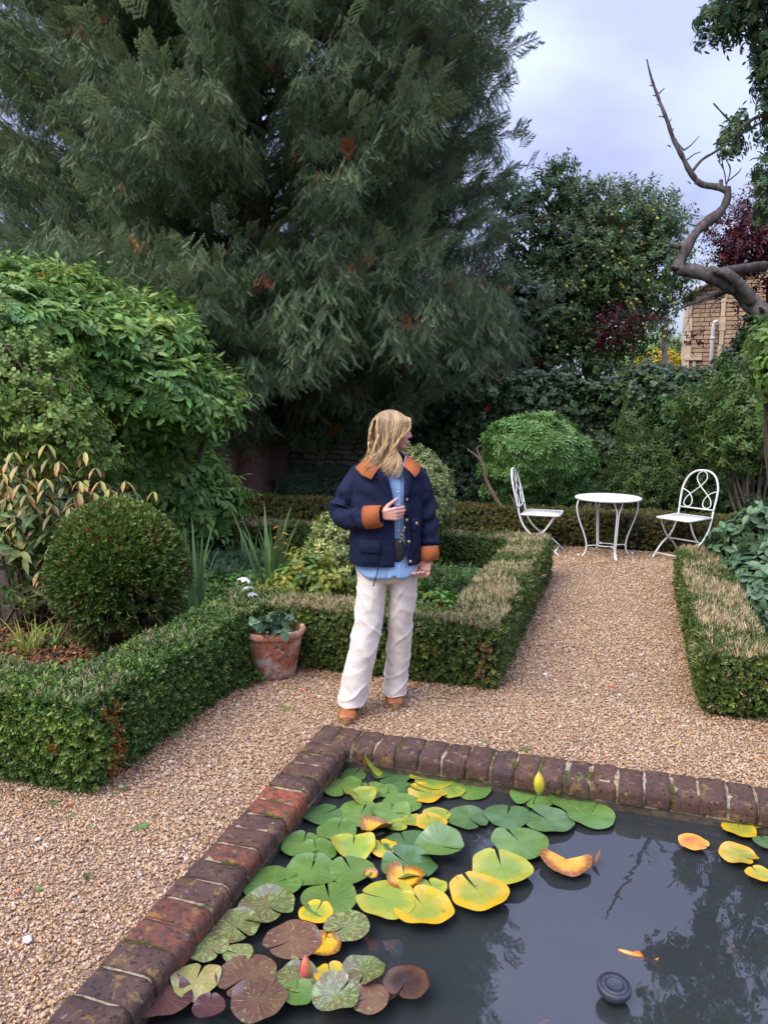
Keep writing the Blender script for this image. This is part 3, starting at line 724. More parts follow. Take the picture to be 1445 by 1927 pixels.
def trunk_ring():   # fluted multi stem trunk
    V = []; F = []; n = 36; hs = [-.1, .1, .3, .6, .9, 1.3, 1.7, 2.2, 3.0, 4.2, 6, 8.5, 11.5]
    for i, z in enumerate(hs):
        r0 = np.interp(z, [-.1, .3, 1.0, 2.2, 5, 11.5], [.62, .46, .40, .42, .30, .07])
        for k in range(n):
            a = 2 * pi * k / n; fl = 1 + .16 * sin(a * 5 + .3 * z) + .10 * sin(a * 9 - .5 * z + 1) + .06 * noise.noise(Vector((cos(a) * 2, sin(a) * 2, z)))
            V.append((r0 * fl * cos(a) + .06 * sin(z * .8), r0 * fl * sin(a), z))
    for i in range(len(hs) - 1):
        for k in range(n): F.append((i * n + k, i * n + (k + 1) % n, (i + 1) * n + (k + 1) % n, (i + 1) * n + k))
    return V, F
mb.add(*trunk_ring()); mb.build('trunk', M_ybark, yew)
def yew_r(z):   # crown radius with height
    return np.interp(z, [1.0, 2.0, 3.5, 5.5, 7.5, 9.5, 11.5, 13.5, 15.0], [3.0, 4.3, 4.75, 4.8, 4.5, 4.1, 3.5, 2.3, .4])
br = MB(); PP = []; DD = []; SS = []; TT = []; DE = []; HP = []; HD = []; HS = []; HDE = []
toc = math.atan2(-YYY, -YX)
nb = 620
for i in range(nb):
    z = 1.7 + 13.0 * (i + rr()) / nb; a = i * 2.399963 + ru(-.2, .2)
    da = abs((a - toc + pi) % (2 * pi) - pi)
    if da > 1.7 and rr() < .5: continue
    clump = .86 + .20 * sin(a * 5 + z * 1.7) * sin(z * 2.3 + a * 2) + ru(-.07, .07)
    r = float(yew_r(z)) * clump
    if z < 3.0 and da > .0:
        # lifted skirt towards the right of the trunk, lower towards the camera
        r *= ru(.7, 1.0)
    z0 = max(.9, z - r * ru(.10, .35)); z1 = z + (.25 if z > 4 else -.1)
    p0 = Vector((0, 0, z0)); p1 = Vector((cos(a) * r * .5, sin(a) * r * .5, z0 + (z1 - z0) * .7)); p2 = Vector((cos(a + .05) * r, sin(a + .05) * r, z1))
    pts, rd = catmull([p0, p0.lerp(p1, .5) + rdir() * .25, p1 + rdir() * .3, p1.lerp(p2, .5) + rdir() * .2, p2], [.038, .03, .022, .012, .004], 3); br.tube(pts, rd, 4, cap=False)
    nseg = 30
    for k in range(nseg):
        t = .34 + .66 * ((k + rr() * .5) / nseg) ** .8; f = t * (len(pts) - 1); j = min(int(f), len(pts) - 2); c = pts[j].lerp(pts[j + 1], f - j)
        dirv = Vector((cos(a), sin(a), 0)); side = Vector((-sin(a), cos(a), 0)) * (1 if k % 2 else -1) * ru(.3, 1.1) * (1.15 - .6 * t)
        off = side * .45 + Vector((0, 0, ru(-.15, .1)))
        outer = t > .8
        if rr() < (.85 if outer else .62):
            d = dirv * 1.0 + side * .9 + Vector((0, 0, ru(.0, .9) if outer else ru(-.5, .2)))
            PP.append(c + off); DD.append(d); SS.append(ru(.75, 1.3)); TT.append((ru(.25, .95) if rr() < .6 else ru(0, .2)) if outer else ru(0, .1)); DE.append(1.0 if rr() < .006 else 0)
        for _q in (0, 1):
            if _q and rr() < .1: continue
            HP.append(c + off * ru(.4, 1.3) + Vector((0, 0, ru(-.2, .05)))); HD.append(Vector((ru(-.2, .2), ru(-.2, .2), 1))); dq = rr() < .04; HS.append(ru(.7, 1.15) * (.55 if dq else 1)); HDE.append(ru(.5, 1) if dq else 0)
    # leading shoots at the tip
    for k in range(3):
        PP.append(p2 + Vector((ru(-.3, .3), ru(-.3, .3), ru(-.15, .25)))); DD.append(dirv + Vector((ru(-.5, .5), ru(-.5, .5), ru(.2, 1.4)))); SS.append(ru(.8, 1.25)); TT.append(ru(.4, 1)); DE.append(0)
# low drooping skirt in front and right of the trunk
for i in range(1500):
    a = toc + ru(-1.5, 1.5); r = ru(1.2, 4.4); z = 2.15 + .25 * sin(a * 7) + .35 * abs(a - toc) * .3 + ru(0, 1.5)
    if abs((a - toc)) < .2 and r < 2.2: continue
    HP.append(Vector((cos(a) * r, sin(a) * r, z))); HD.append(Vector((0, 0, 1))); dq = rr() < .06; HS.append(ru(.9, 1.6) * (.55 if dq else 1)); HDE.append(ru(.4, 1) if dq else 0)
br.build('branches', M_ybark, yew)
def plume_rot(D):   # plume axis +Y along D, roll so that +Z stays up
    out = []
    for d in D:
        d = Vector(d).normalized(); x = d.cross(UP)
        if x.length < 1e-3: x = Vector((1, 0, 0))
        x.normalize(); z = x.cross(d); m = Matrix((x, d, z)).transposed() @ Matrix.Rotation(ru(-1.3, 1.3), 3, 'Y'); out.append(m.to_euler()[:])
    return np.array(out)
scatter('crown', np.array([p[:] for p in PP]), None, np.array(SS) * .95, plume_m, yew, np.array(TT), np.array(DE), rot=plume_rot(DD))
scatter('drooping_shoots', np.array([p[:] for p in HP]), np.array([p[:] for p in HD]), np.array(HS), hang_m, yew, None, np.array(HDE))

# ============================================================ LEAF KINDS
M_wist = leaf_mat('wisteria_leaf', (.060, .140, .036), (.115, .225, .055), (.28, .40, .09), (.55, .42, .04), rough=.38, trans=.25, jit=.3)
M_autumn = leaf_mat('autumn_leaf', (.050, .095, .050), (.085, .15, .06), (.55, .22, .08), (.42, .42, .08), rough=.5, trans=.25, jit=.2)
M_apple = leaf_mat('apple_leaf', (.044, .086, .038), (.090, .15, .058), (.14, .20, .05), (.30, .10, .03), rough=.45, trans=.25, jit=.35)
M_ivy = leaf_mat('ivy_leaf', (.014, .036, .015), (.036, .070, .026), (.10, .15, .04), (.25, .10, .03), rough=.35, trans=.1, jit=.4)
M_dome = leaf_mat('glossy_leaf', (.045, .11, .032), (.090, .19, .055), (.20, .34, .10), (.3, .3, .05), rough=.35, trans=.2, jit=.25)
M_varieg = leaf_mat('variegated_leaf', (.06, .11, .025), (.50, .54, .20), (.40, .48, .10), (.45, .5, .1), rough=.45, trans=.2, jit=.2)
M_purple = leaf_mat('purple_leaf', (.035, .008, .016), (.085, .016, .028), (.20, .02, .02), (.1, .1, .03), rough=.4, trans=.3, jit=.35)
M_light = leaf_mat('shrub_leaf', (.065, .13, .035), (.13, .22, .055), (.25, .34, .07), (.35, .25, .05), rough=.45, trans=.3, jit=.3)
M_bed = leaf_mat('bed_leaf', (.045, .115, .030), (.10, .20, .055), (.26, .32, .08), (.25, .12, .05), rough=.5, trans=.25, jit=.35)
M_greyg = leaf_mat('blue_green_leaf', (.050, .095, .060), (.090, .15, .085), (.12, .18, .09), (.3, .2, .1), rough=.5, trans=.2, jit=.25)
M_dkshrub = leaf_mat('dark_shrub_leaf', (.035, .075, .045), (.065, .12, .065), (.12, .17, .07), (.3, .2, .1), rough=.35, trans=.15, jit=.25)
M_yellow = leaf_mat('yellow_leaf', (.20, .25, .035), (.42, .40, .05), (.6, .45, .05), (.4, .2, .05), rough=.5, trans=.3, jit=.25)
M_gold = leaf_mat('golden_leaf', (.45, .38, .02), (.70, .58, .04), (.6, .45, .05), (.4, .2, .05), rough=.5, trans=.3, jit=.25)
M_blade = leaf_mat('iris_leaf', (.070, .14, .060), (.12, .20, .085), (.25, .28, .08), (.4, .3, .12), rough=.45, trans=.2, jit=.15)
M_stem = bark_mat('shrub_stem', (.055, .04, .028), (.14, .105, .075), 25, .3, .5)
M_greybark = bark_mat('grey_bark', (.030, .024, .022), (.22, .19, .17), 14, .3, 1.0)
M_dkbark = bark_mat('dark_bark', (.020, .015, .013), (.065, .05, .042), 9, .35, .9)
def whorl(nm, mat, n=8, Lg=.07, Wd=.022, el=.25, kind='obov', stem=.03):
    s = Spray(); s.stem([(0, 0, -stem), (0, 0, 0)], [.0025, .002], lv=0)
    for i in range(n):
        a = i * 2.4; e_ = el + .7 * i / n; s.leaf((0, 0, -.012 + .02 * i / n), (cos(a), sin(a), e_), UP, Lg * ru(.8, 1.1), Wd, rr(), kind=kind, fold=.25, droop=.25)
    return s.mesh(nm, mat)
def twig_leaves(nm, mat, n=8, Lt=.16, Lg=.055, Wd=.03, kind='ovate', spread=.8, droop=.15, fold=.2, seg=3):
    s = Spray(); s.stem([(0, 0, 0), (0, 0, Lt)], [.003, .001], lv=0)
    for i in range(n):
        t = .15 + .85 * i / n; a = i * 2.4 + ru(-.4, .4); s.leaf((0, 0, Lt * t), (cos(a) * spread, sin(a) * spread, ru(-.1, .7)), UP, Lg * ru(.75, 1.15), Wd * ru(.85, 1.1), rr(), kind=kind, fold=fold, droop=droop, seg=seg)
    return s.mesh(nm, mat)
def pinnate(nm, mat, npair=6, Lr=.24, Lg=.088, Wd=.042, arch=.3):
    """drooping compound leaf: rachis starts along +Z and arches over to +Y"""
    s = Spray(); pts = [Vector((0, Lr * t * (.35 + .75 * t), Lr * t * (.95 - arch * 2.1 * t))) for t in (0, .2, .4, .6, .8, 1)]
    s.stem(pts, [.002] * 6, lv=.3)
    for i in range(npair):
        t = .22 + .76 * i / npair; f = t * 5; j = min(int(f), 4); p = pts[j].lerp(pts[j + 1], f - j); tg = (pts[j + 1] - pts[j]).normalized()
        for sg in (-1, 1):
            d = Vector((sg, 0, 0)) * .9 + tg * .55 + Vector((0, 0, -.25)); s.leaf(p, d, tg.cross(Vector((1, 0, 0))) * -1 if False else Vector((0, .3, 1)), Lg * (1 - .25 * abs(t - .55)) * ru(.85, 1.1), Wd, rr(), fold=.2, droop=.25)
    s.leaf(pts[-1], pts[-1] - pts[-2], (0, .5, 1), Lg, Wd, rr(), fold=.2, droop=.2); return s.mesh(nm, mat)
def blades(nm, mat, n, h, wd, spread=.25, bend=.2, seg=6):
    s = Spray()
    for i in range(n):
        a = ru(0, 2 * pi); hh = h * ru(.55, 1.1); sp = spread * ru(.2, 1.3); b = bend * ru(0, 1.5); V = []; F = []
        x = Vector((-sin(a + ru(-.8, .8)), cos(a), 0)); base = Vector((cos(a), sin(a), 0)) * ru(0, .03)
        for k in range(seg + 1):
            t = k / seg; c = base + Vector((cos(a), sin(a), 0)) * hh * (sp * t + b * t ** 3) + Vector((0, 0, hh * (t - .35 * b * t ** 3))); wv = wd * (.6 + .4 * sin(t * pi)) * (1 - t ** 3) * .5 + .0005
            V += [c - x * wv, c + x * wv]
        for k in range(seg): F.append((2 * k, 2 * k + 1, 2 * k + 3, 2 * k + 2))
        s.mb.add(V, F, rr())
    return s.mesh(nm, mat)
def fern(nm, mat, h=.16, n=5):
    s = Spray()
    for i in range(n):
        a = ru(0, 2 * pi); d = Vector((cos(a) * .6, sin(a) * .6, 1)).normalized(); L_ = h * ru(.7, 1.1)
        for k in range(7):
            t = .25 + .1 * k; p = d * L_ * t
            for sg in (-1, 1):
                x = d.cross(UP).normalized(); dd = x * sg + d * .6; s.leaf(p, dd, UP, .05 * (1.1 - t * .7), .009, rr(), seg=2, kind='lance')
        s.stem([(0, 0, 0), d * L_], [.0015, .001])
    return s.mesh(nm, mat)
pin_m = [pinnate('compound_leaf', M_wist, 5, .20, .095, .042, ru(.08, .3)) for _ in range(5)]
apple_m = [twig_leaves('apple_twig', M_apple, 10, .2, .07, .038) for _ in range(4)]
ivy_m = [twig_leaves('ivy_twig', M_ivy, 9, .12, .065, .058, 'round', .9, .3) for _ in range(4)]
dome_m = [whorl('leaf_whorl', M_dome, 10, .062, .020) for _ in range(4)]
var_m = [twig_leaves('variegated_twig', M_varieg, 11, .07, .032, .014, 'obov', .8, seg=2) for _ in range(4)]
purple_m = [twig_leaves('purple_twig', M_purple, 8, .18, .06, .032) for _ in range(4)]
light_m = [twig_leaves('shrub_twig', M_light, 8, .14, .07, .026, 'lance') for _ in range(4)]
M_mid = leaf_mat('mid_green_leaf', (.040, .080, .026), (.080, .135, .042), (.16, .24, .06), (.35, .25, .05), rough=.45, trans=.3, jit=.4)
mid_m = [twig_leaves('mid_twig', M_mid, 8, .14, .07, .028, 'lance') for _ in range(4)]
bed_m = [whorl('bed_leaf_whorl', M_bed, 7, .045, .028, .3, 'round') for _ in range(4)]
grey_m = [fern('feathery_tuft', M_greyg) for _ in range(4)]
bigd_m = [twig_leaves('broad_leaf_twig', M_dkshrub, 6, .12, .10, .06, 'ovate', 1.0, .35) for _ in range(4)]

def limb(mb, pts, rads, smooth=7, n=8, rough=.22):
    P, Q = catmull([Vector(p) for p in pts], list(rads), smooth)
    mb.tube([p + Vector((noise.noise(p * 2.3), noise.noise(p * 2.3 + Vector((9, 0, 0))), 0)) * r * .9 for p, r in zip(P, Q)], [q * (1 + rough * noise.noise(p * 9) + rough * .6 * noise.noise(p * 23)) for p, q in zip(P, Q)], n)

# ---------- wisteria mound, left
wis = thing('wisteria', 'big bright green mounding wisteria with drooping compound leaves left of the yew trunk', 'shrub', G(330, 1050, 0))
bx, by = wis.location.x, wis.location.y
def rel(v, o): return (v.x - o.location.x, v.y - o.location.y, v.z - o.location.z)
WB = [(0, 640, 6.6, (.80, .7, .42), 560), (140, 650, 7.0, (.62, .6, .36), 430), (265, 665, 7.3, (.48, .5, .27), 300), (300, 735, 7.2, (.48, .5, .27), 330), (365, 755, 7.4, (.30, .4, .25), 190),
      (20, 560, 7.2, (.62, .6, .20), 300), (120, 560, 7.4, (.42, .5, .17), 170), (275, 612, 7.9, (.36, .45, .17), 180), (200, 720, 7.0, (.4, .4, .2), 160),
      (220, 850, 8.0, (.5, .6, .34), 300), (310, 890, 8.2, (.5, .6, .40), 400), (375, 955, 8.3, (.40, .5, .28), 260), (165, 810, 7.6, (.5, .5, .24), 180), (330, 975, 8.6, (.4, .5, .25), 130)]
Pa = []; Da = []
cm = MB()
for (px, py, d, r, n) in WB:
    c = W(px, py, d); P, D = blob(rel(c, wis), (r[0], r[1], r[2]), int(n * 1.9), lo=.70, amp=.15, f=4, seed=px, upbias=.7); Pa.append(P); Da.append(D)
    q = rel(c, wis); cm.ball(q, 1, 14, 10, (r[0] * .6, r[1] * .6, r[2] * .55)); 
cm.build('dark_core', M_core, wis)
P = np.concatenate(Pa); D = np.concatenate(Da)
tn = np.clip(D[:, 2] * .55 + rng.normal(0, .25, len(D)), 0, 1) * (rng.random(len(D)) < .7)  # upward-facing leaves tinted paler: highlights on the tops put into the colour
scatter_big('compound_leaf', P, D, rng.uniform(.75, 1.15, len(P)), pin_m, wis, 290, tn, (rng.random(len(P)) < .008).astype(float))
mb = MB(); b0 = Vector((0, 0, 0))
for (px, py, d) in [(60, 640, 6.8), (200, 690, 7.1), (330, 740, 7.3), (400, 800, 7.6), (330, 890, 8.2), (240, 850, 8)]:
    e_ = Vector(rel(W(px, py, d), wis)); limb(mb, [b0 + Vector((ru(-.1, .1), ru(-.1, .1), 0)), Vector((e_.x * .3 + ru(-.1, .1), e_.y * .3, e_.z * .5)), Vector((e_.x * .7, e_.y * .7, e_.z * .8)), e_], [.06, .045, .03, .012])
for k in range(8):
    q = W(ru(230, 430), ru(760, 790), ru(7.0, 7.4)); q = Vector(rel(q, wis)); limb(mb, [q, q + Vector((ru(-.3, .3), ru(-.2, .2), ru(-.15, .25))), q + Vector((ru(-.5, .5), ru(-.2, .2), ru(-.3, .3)))], [.012, .009, .004])
mb.build('stems', M_stem, wis)

# ---------- honeysuckle-like climber at far left, between wisteria and the autumn shrub
clm = thing('climbing_shrub', 'light green small leaved climber at the left border under the wisteria', 'shrub', G(40, 1180, 0))
small_m = [twig_leaves('rose_twig', M_light, 9, .13, .035, .024, 'round', .9) for _ in range(4)]
Pa = []; Da = []
for (px, py, d, r, n) in [(30, 740, 5.7, (.5, .35, .4), 700), (95, 810, 5.6, (.35, .3, .3), 420), (-60, 700, 5.8, (.6, .4, .6), 300), (60, 900, 5.9, (.55, .35, .4), 350), (140, 860, 5.8, (.3, .3, .25), 200)]:
    P, D = blob(rel(W(px, py, d), clm), r, n, lo=.45, amp=.2, f=5, seed=px + 2); Pa.append(P); Da.append(D)
P = np.concatenate(Pa); D = np.concatenate(Da); scatter('foliage', P, D, rng.uniform(.8, 1.2, len(P)), small_m, clm, rng.uniform(0, .9, len(P)))
mb = MB()
for k in range(12):
    e_ = P[rng.integers(len(P))]; limb(mb, [(ru(-.2, .2), ru(-.1, .1), 0), (e_[0] * .6 + ru(-.1, .1), e_[1] * .6, e_[2] * .55), e_], [.014, .009, .003], n=5)
for pts in ([(100, 712), (132, 722), (132, 745)], [(70, 690), (95, 735), (104, 760)], [(0, 640), (40, 690), (70, 760)]):
    limb(mb, [rel(W(x, y, 5.4), clm) for x, y in pts], [.009, .007, .004], n=5)
mb.build('stems', M_stem, clm)

# ---------- shrub with long leaves turning orange
au = thing('autumn_shrub', 'tall shrub with long leaves turning orange at the shoot tips, behind the clipped ball', 'shrub', G(120, 1160, 0))
M_aug = leaf_mat('long_leaf_green', (.055, .110, .045), (.11, .165, .070), (.3, .3, .08), (.42, .42, .08), rough=.5, trans=.25, jit=.3)
def long_leaf(nm, mat, Lg, Wd, dr):
    s = Spray(); s.leaf((0, 0, 0), (0, 1, .15), UP, Lg, Wd, rr(), kind='lance', fold=.3, droop=dr); return s.mesh(nm, mat)
M_auo = []
for k, (ca, cb) in enumerate([((.20, .26, .07), (.52, .22, .06)), ((.26, .32, .07), (.50, .34, .07)), ((.13, .20, .07), (.34, .22, .10))]):
    m, nt_, b_ = new_mat('turning_leaf'); t_ = nt_.nodes.new('ShaderNodeTexCoord'); sp_ = nt_.nodes.new('ShaderNodeSeparateXYZ'); nt_.links.new(t_.outputs['Object'], sp_.inputs[0])
    gq = smooth_step(nt_, mathn(nt_, 'ADD', sp_.outputs[1], mathn(nt_, 'MULTIPLY', noise_node(nt_, 40, 3), .05)), .0, .17)
    c_ = mix(nt_, gq, ca, cb); c_ = mix(nt_, smooth_step(nt_, noise_node(nt_, 25, 3), .5, .7), c_, (.10, .17, .06)); nt_.links.new(val_jit(nt_, c_, .2), b_.inputs['Base Color']); b_.inputs['Roughness'].default_value = .5; M_auo.append(m)
ll_g = [long_leaf('leaf', M_aug, .150, .054, .35) for _ in range(4)]; ll_o = [long_leaf('leaf', M_auo[k % 3], .125, .044, .45) for k in range(5)]
tips = [(25, 850), (60, 880), (110, 868), (88, 835), (150, 905), (205, 920), (180, 880), (245, 945), (60, 965), (110, 1010), (20, 945), (75, 1075), (195, 950), (130, 955), (40, 910), (290, 925), (235, 905), (10, 1005), (160, 850), (215, 980), (5, 890), (150, 860), (60, 840), (190, 905), (235, 930), (85, 900), (140, 935), (30, 990), (100, 950), (165, 985), (15, 870), (270, 960), (225, 955), (50, 930)]
mb = MB(); nleaf = 0; stems = MB(); gp = []; gd = []
for i, (px, py) in enumerate(tips):
    e_ = Vector(rel(W(px, py, ru(5.0, 5.5)), au)); b_2 = Vector((ru(-.25, .25), ru(-.15, .2), 0))
    limb(stems, [b_2, b_2.lerp(e_, .45) + Vector((ru(-.1, .1), 0, .12)), e_], [.011, .008, .003], n=5)
    prs = [(0, 1)] + [(k, 0) for k in range(1, 7)]
    for k in range(7):
        t = 1 - k * .085; c = b_2.lerp(e_, t) + Vector((0, 0, .12 * 4 * t * (1 - t) * .5)); a0 = k * 1.57 + i
        for sg in ((0, 1, 2, 3) if k == 0 else (0, 2)):
            a = a0 + sg * pi / 2; d = Vector((cos(a), sin(a), -.75 if k < 2 else -.3)); q = d.to_track_quat('Y', 'Z')
            o = bpy.data.objects.new('leaf', random.choice(ll_o if k < 3 or (k < 5 and rr() < .4) else ll_g)); o.parent = au; s_ = ru(.75, 1.15) * (.8 if k == 0 else 1)
            o.matrix_local = Matrix.LocRotScale(c, q, Vector((s_, s_, s_))); COL.objects.link(o); nleaf += 1
stems.build('stems', M_stem, au)
Pa = []; Da = []
for (px, py, d, r, n) in [(60, 970, 5.75, (.5, .3, .38), 300), (170, 975, 5.8, (.3, .25, .25), 170), (60, 1060, 5.6, (.35, .3, .3), 70)]:
    P, D = blob(rel(W(px, py, d), au), r, n, lo=.4, amp=.15, f=5, seed=px + 2, upbias=.1); Pa.append(P); Da.append(D)
ll_t = [twig_leaves('green_leaves', M_aug, 6, .14, .14, .05, 'lance', 1.0, .5) for _ in range(3)]
P = np.concatenate(Pa); D = np.concatenate(Da); scatter('foliage', P, D, rng.uniform(.7, 1.1, len(P)), ll_t, au, (rng.random(len(P)) < .3) * .7)
# bare twigs under the shrub
mb = MB()
for k in range(60):
    q = G(ru(-20, 160), ru(1130, 1190), 0); mb.tube([q - au.location, q - au.location + Vector((ru(-.15, .15), ru(-.1, .1), ru(.2, .6)))], [.004, .002], 4)
mb.build('bare_twigs', M_stem, au)

# ---------- clipped yew ball
ball = thing('topiary_ball', 'big clipped yew ball, thin and twiggy in its lower part, in the left bed', 'topiary', G(222, 1228, 0))
M_tyew = leaf_mat('ball_needles', (.030, .065, .014), (.065, .105, .022), (.27, .34, .06), (.22, .10, .03), rough=.45, trans=.15, jit=.3)
def tsprig(nm):
    s = Spray()
    for i in range(3):
        a = i * 2.1; d = Vector((cos(a) * .7, sin(a) * .7, 1)); n_t = 7; needle_twig(s, (0, 0, 0), d, .034, rdir(), nl=.013, w=.0055, n=n_t, lv=rr())
    return s.mesh(nm, M_tyew)
ts_m = [tsprig('yew_sprig') for _ in range(4)]
bc = W(224, 1083, 5.0); bc = Vector(rel(bc, ball)); br_ = (.455, .44, .50)
core_blob('dark_core', bc, br_, M_core, ball, amp=.08, f=4, shrink=.66)
P, D = blob(bc, br_, 23000, lo=.72, amp=.035, f=4, seed=3, zmin=.03, upbias=.3)
un = (P - np.array(bc)) / np.array(br_)
front = un[:, 2] < .05
keep = ~((un[:, 2] < .2) & (.3 * wob(P, 7, 2.0) + .5 * wob(P, 17, 3) + .4 * wob(P, 33, 1) > .26 + .8 * np.clip(un[:, 2], -.4, .2)))
P, D, un = P[keep], D[keep], un[keep]
tn = np.clip((un[:, 2] - .25) * .9 + rng.normal(0, .2, len(P)), 0, .75) * (rng.random(len(P)) < .5)
scatter('leaves', P, D, rng.uniform(.75, 1.2, len(P)), ts_m, ball, tn, (rng.random(len(P)) < .03).astype(float))
mb = MB()
for k in range(420):
    u = unit(1)[0]
    if u[2] > .25: continue
    a = np.array(bc) + u * np.array(br_) * ru(.62, .82); b = a + (u * .13 + rng.normal(0, .05, 3)); 
    if a[2] < .02 or b[2] < .02: continue
    mb.tube([a, (a + b) / 2 + rng.normal(0, .01, 3), b], [.004, .003, .0015], 4, cap=False)
limb(mb, [(0, .25, 0), (0, .25, .2), (0, .2, .5)], [.03, .03, .02])
M_twig = bark_mat('bare_twig', (.10, .055, .03), (.24, .15, .09), 40, .3, .4)
mb.build('bare_twigs', M_twig, ball)

# ---------- variegated dome and shrub behind the woman
def dome(name, label, cat, base_px, specs, meshes, n_each, core=True, tintf=None, size=1.0, lo=.8, amp=.1, big=0, bigname='leaf', deadp=0.0, stems=6, zlow=.02, smat=None, group=None):
    t = thing(name, label, cat, base_px if isinstance(base_px, Vector) else G(*base_px, 0), group=group); Pa = []; Da = []; cm = MB()
    for (px, py, d, r, n) in specs:
        c = rel(W(px, py, d), t); P, D = blob(c, r, n, lo=lo, amp=amp, f=5, seed=px * .37, zmin=zlow); Pa.append(P); Da.append(D)
        if core: cm.ball(c, 1, 14, 10, (r[0] * .72, r[1] * .72, r[2] * .72))
    P = np.concatenate(Pa); D = np.concatenate(Da); S = size * rng.uniform(.75, 1.2, len(P)); tn = tintf(P, D) if tintf else None; dd = (rng.random(len(P)) < deadp).astype(float)
    if core: cm.build('dark_core', M_core, t)
    if big: scatter_big(bigname, P, D, S, meshes, t, big, tn if tn is not None else np.zeros(len(P)), dd)
    else: scatter('foliage', P, D, S, meshes, t, tn, dd)
    if stems:
        mb = MB()
        for k in range(stems):
            c = specs[k % len(specs)]; e_ = Vector(rel(W(c[0] + ru(-20, 20), c[1], c[2]), t)); limb(mb, [(ru(-.1, .1), ru(-.1, .1), 0), (e_.x * .5 + ru(-.08, .08), e_.y * .5 + ru(-.08, .08), e_.z * .5), e_], [.022, .016, .006], n=6)
        mb.build('stems', smat or M_stem, t)
    return t
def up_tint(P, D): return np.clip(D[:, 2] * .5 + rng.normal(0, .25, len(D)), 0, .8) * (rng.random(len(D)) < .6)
dome('variegated_bush', 'round clipped cream variegated bush right behind the standing woman', 'shrub', (775, 1010), [(755, 920, 7.2, (.45, .42, .36), 2600), (795, 955, 7.1, (.26, .3, .24), 900)], var_m, 0, size=1.05)
dome('variegated_bush', 'loose cream edged variegated shrub left of the woman at her elbow height', 'shrub', (640, 1110), [(640, 1030, 6.0, (.20, .25, .19), 700), (612, 1060, 5.9, (.16, .2, .14), 350), (668, 1085, 5.9, (.2, .2, .14), 350), (625, 1000, 6.1, (.09, .12, .09), 130)], var_m, 0, size=1.3, lo=.5, amp=.2, tintf=lambda P, D: rng.uniform(0, .3, len(P)))
# ---------- glossy dome shrub on a bare bent stem
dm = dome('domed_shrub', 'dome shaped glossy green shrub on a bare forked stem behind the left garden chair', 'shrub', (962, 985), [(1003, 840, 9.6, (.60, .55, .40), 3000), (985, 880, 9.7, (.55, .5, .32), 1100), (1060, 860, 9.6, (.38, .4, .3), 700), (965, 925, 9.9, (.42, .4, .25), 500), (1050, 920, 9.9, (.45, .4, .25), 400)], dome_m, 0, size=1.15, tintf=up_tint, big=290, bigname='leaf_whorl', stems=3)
mb = MB()
for pts, rd in (([(962, 985), (940, 950), (915, 905), (908, 870), (880, 845)], [.035, .03, .022, .016, .007]), ([(908, 870), (898, 845), (905, 838)], [.014, .009, .004]), ([(962, 985), (970, 955), (958, 930)], [.02, .014, .008]), ([(940, 950), (925, 930), (912, 925)], [.012, .008, .004])):
    limb(mb, [rel(W(x, y, 9.35), dm) for x, y in pts], rd, n=7)
mb.build('bare_stem', bark_mat('pale_stem', (.12, .075, .05), (.26, .18, .13), 30, .3, .4), dm)

# ---------- ivy over the back wall
ivy = thing('ivy_cover', 'thick dark ivy with pale flower heads covering the wall behind the garden seats', 'climber', (-1.5, WY, 0))
n = 12500
X = rng.uniform(-4.4, 5.2, n); t = rng.random(n)
H = 1.84 + .10 * np.sin(X * 1.9) + .07 * np.sin(X * 4.3 + 1)
thick = .45 + .25 * np.sin(X * 2.7 + 1) + .2 * wob(np.stack([X, t * 3, t], 1), 2)
ang = t * 1.35 * pi / 2
Z = np.where(t < .7, H * t / .7, H + .12 * np.sin((t - .7) / .3 * pi)); Yv = np.where(t < .7, -thick * (1 + .2 * np.sin(t * 9)), -thick * (1 - (t - .7) / .3 * 1.8))
gap = ((X > -1.35 - .25) & (X < -.1) & (Z < .78)) | ((X < -3.5) & (Z < 1.4 - .2 * X * 0))
P = np.stack([X + 1.5, Yv + rng.normal(0, .1, n) + .15 * wob(np.stack([X, Z, Z * 0], 1), 4), Z + rng.normal(0, .06, n)], 1)[~gap]
D = np.stack([rng.normal(0, .5, n), np.where(t < .7, -1.0, -.3), np.where(t < .7, .35, 1.0) + rng.normal(0, .3, n)], 1)[~gap]
scatter('foliage', P, D, rng.uniform(.8, 1.3, len(P)), ivy_m, ivy, np.clip(rng.normal(.1, .2, len(P)) + .25 * (D[:, 2] > .8), 0, .8), (rng.random(len(P)) < .004).astype(float))
M_umb = plain('ivy_flower', (.22, .26, .07), .8, var=(.34, .36, .12), vs=60)
def umbel(nm):
    mb = MB()
    for k in range(14):
        d = rdir(); d.z = abs(d.z); mb.ball(d * .022, .006, 5, 3)
    mb.tube([(0, 0, -.04), (0, 0, 0)], .002, 3); return mb.mesh(nm, M_umb)
um = [umbel('flower_head') for _ in range(3)]
m = (P[:, 2] > 1.15) & (P[:, 0] > -.5) & (rng.random(len(P)) < .14)
scatter('flower_heads', P[m] + D[m] / np.linalg.norm(D[m], axis=1, keepdims=True) * .12, D[m], rng.uniform(.8, 1.3, m.sum()), um, ivy)
mb = MB()
for k in range(26):
    x = ru(-3, 6); limb(mb, [(x, -.12, 0), (x + ru(-.3, .3), -.15, .8), (x + ru(-.6, .6), -.14, 1.9)], [.03, .022, .01], n=5)
mb.build('stems', M_dkbark, ivy)
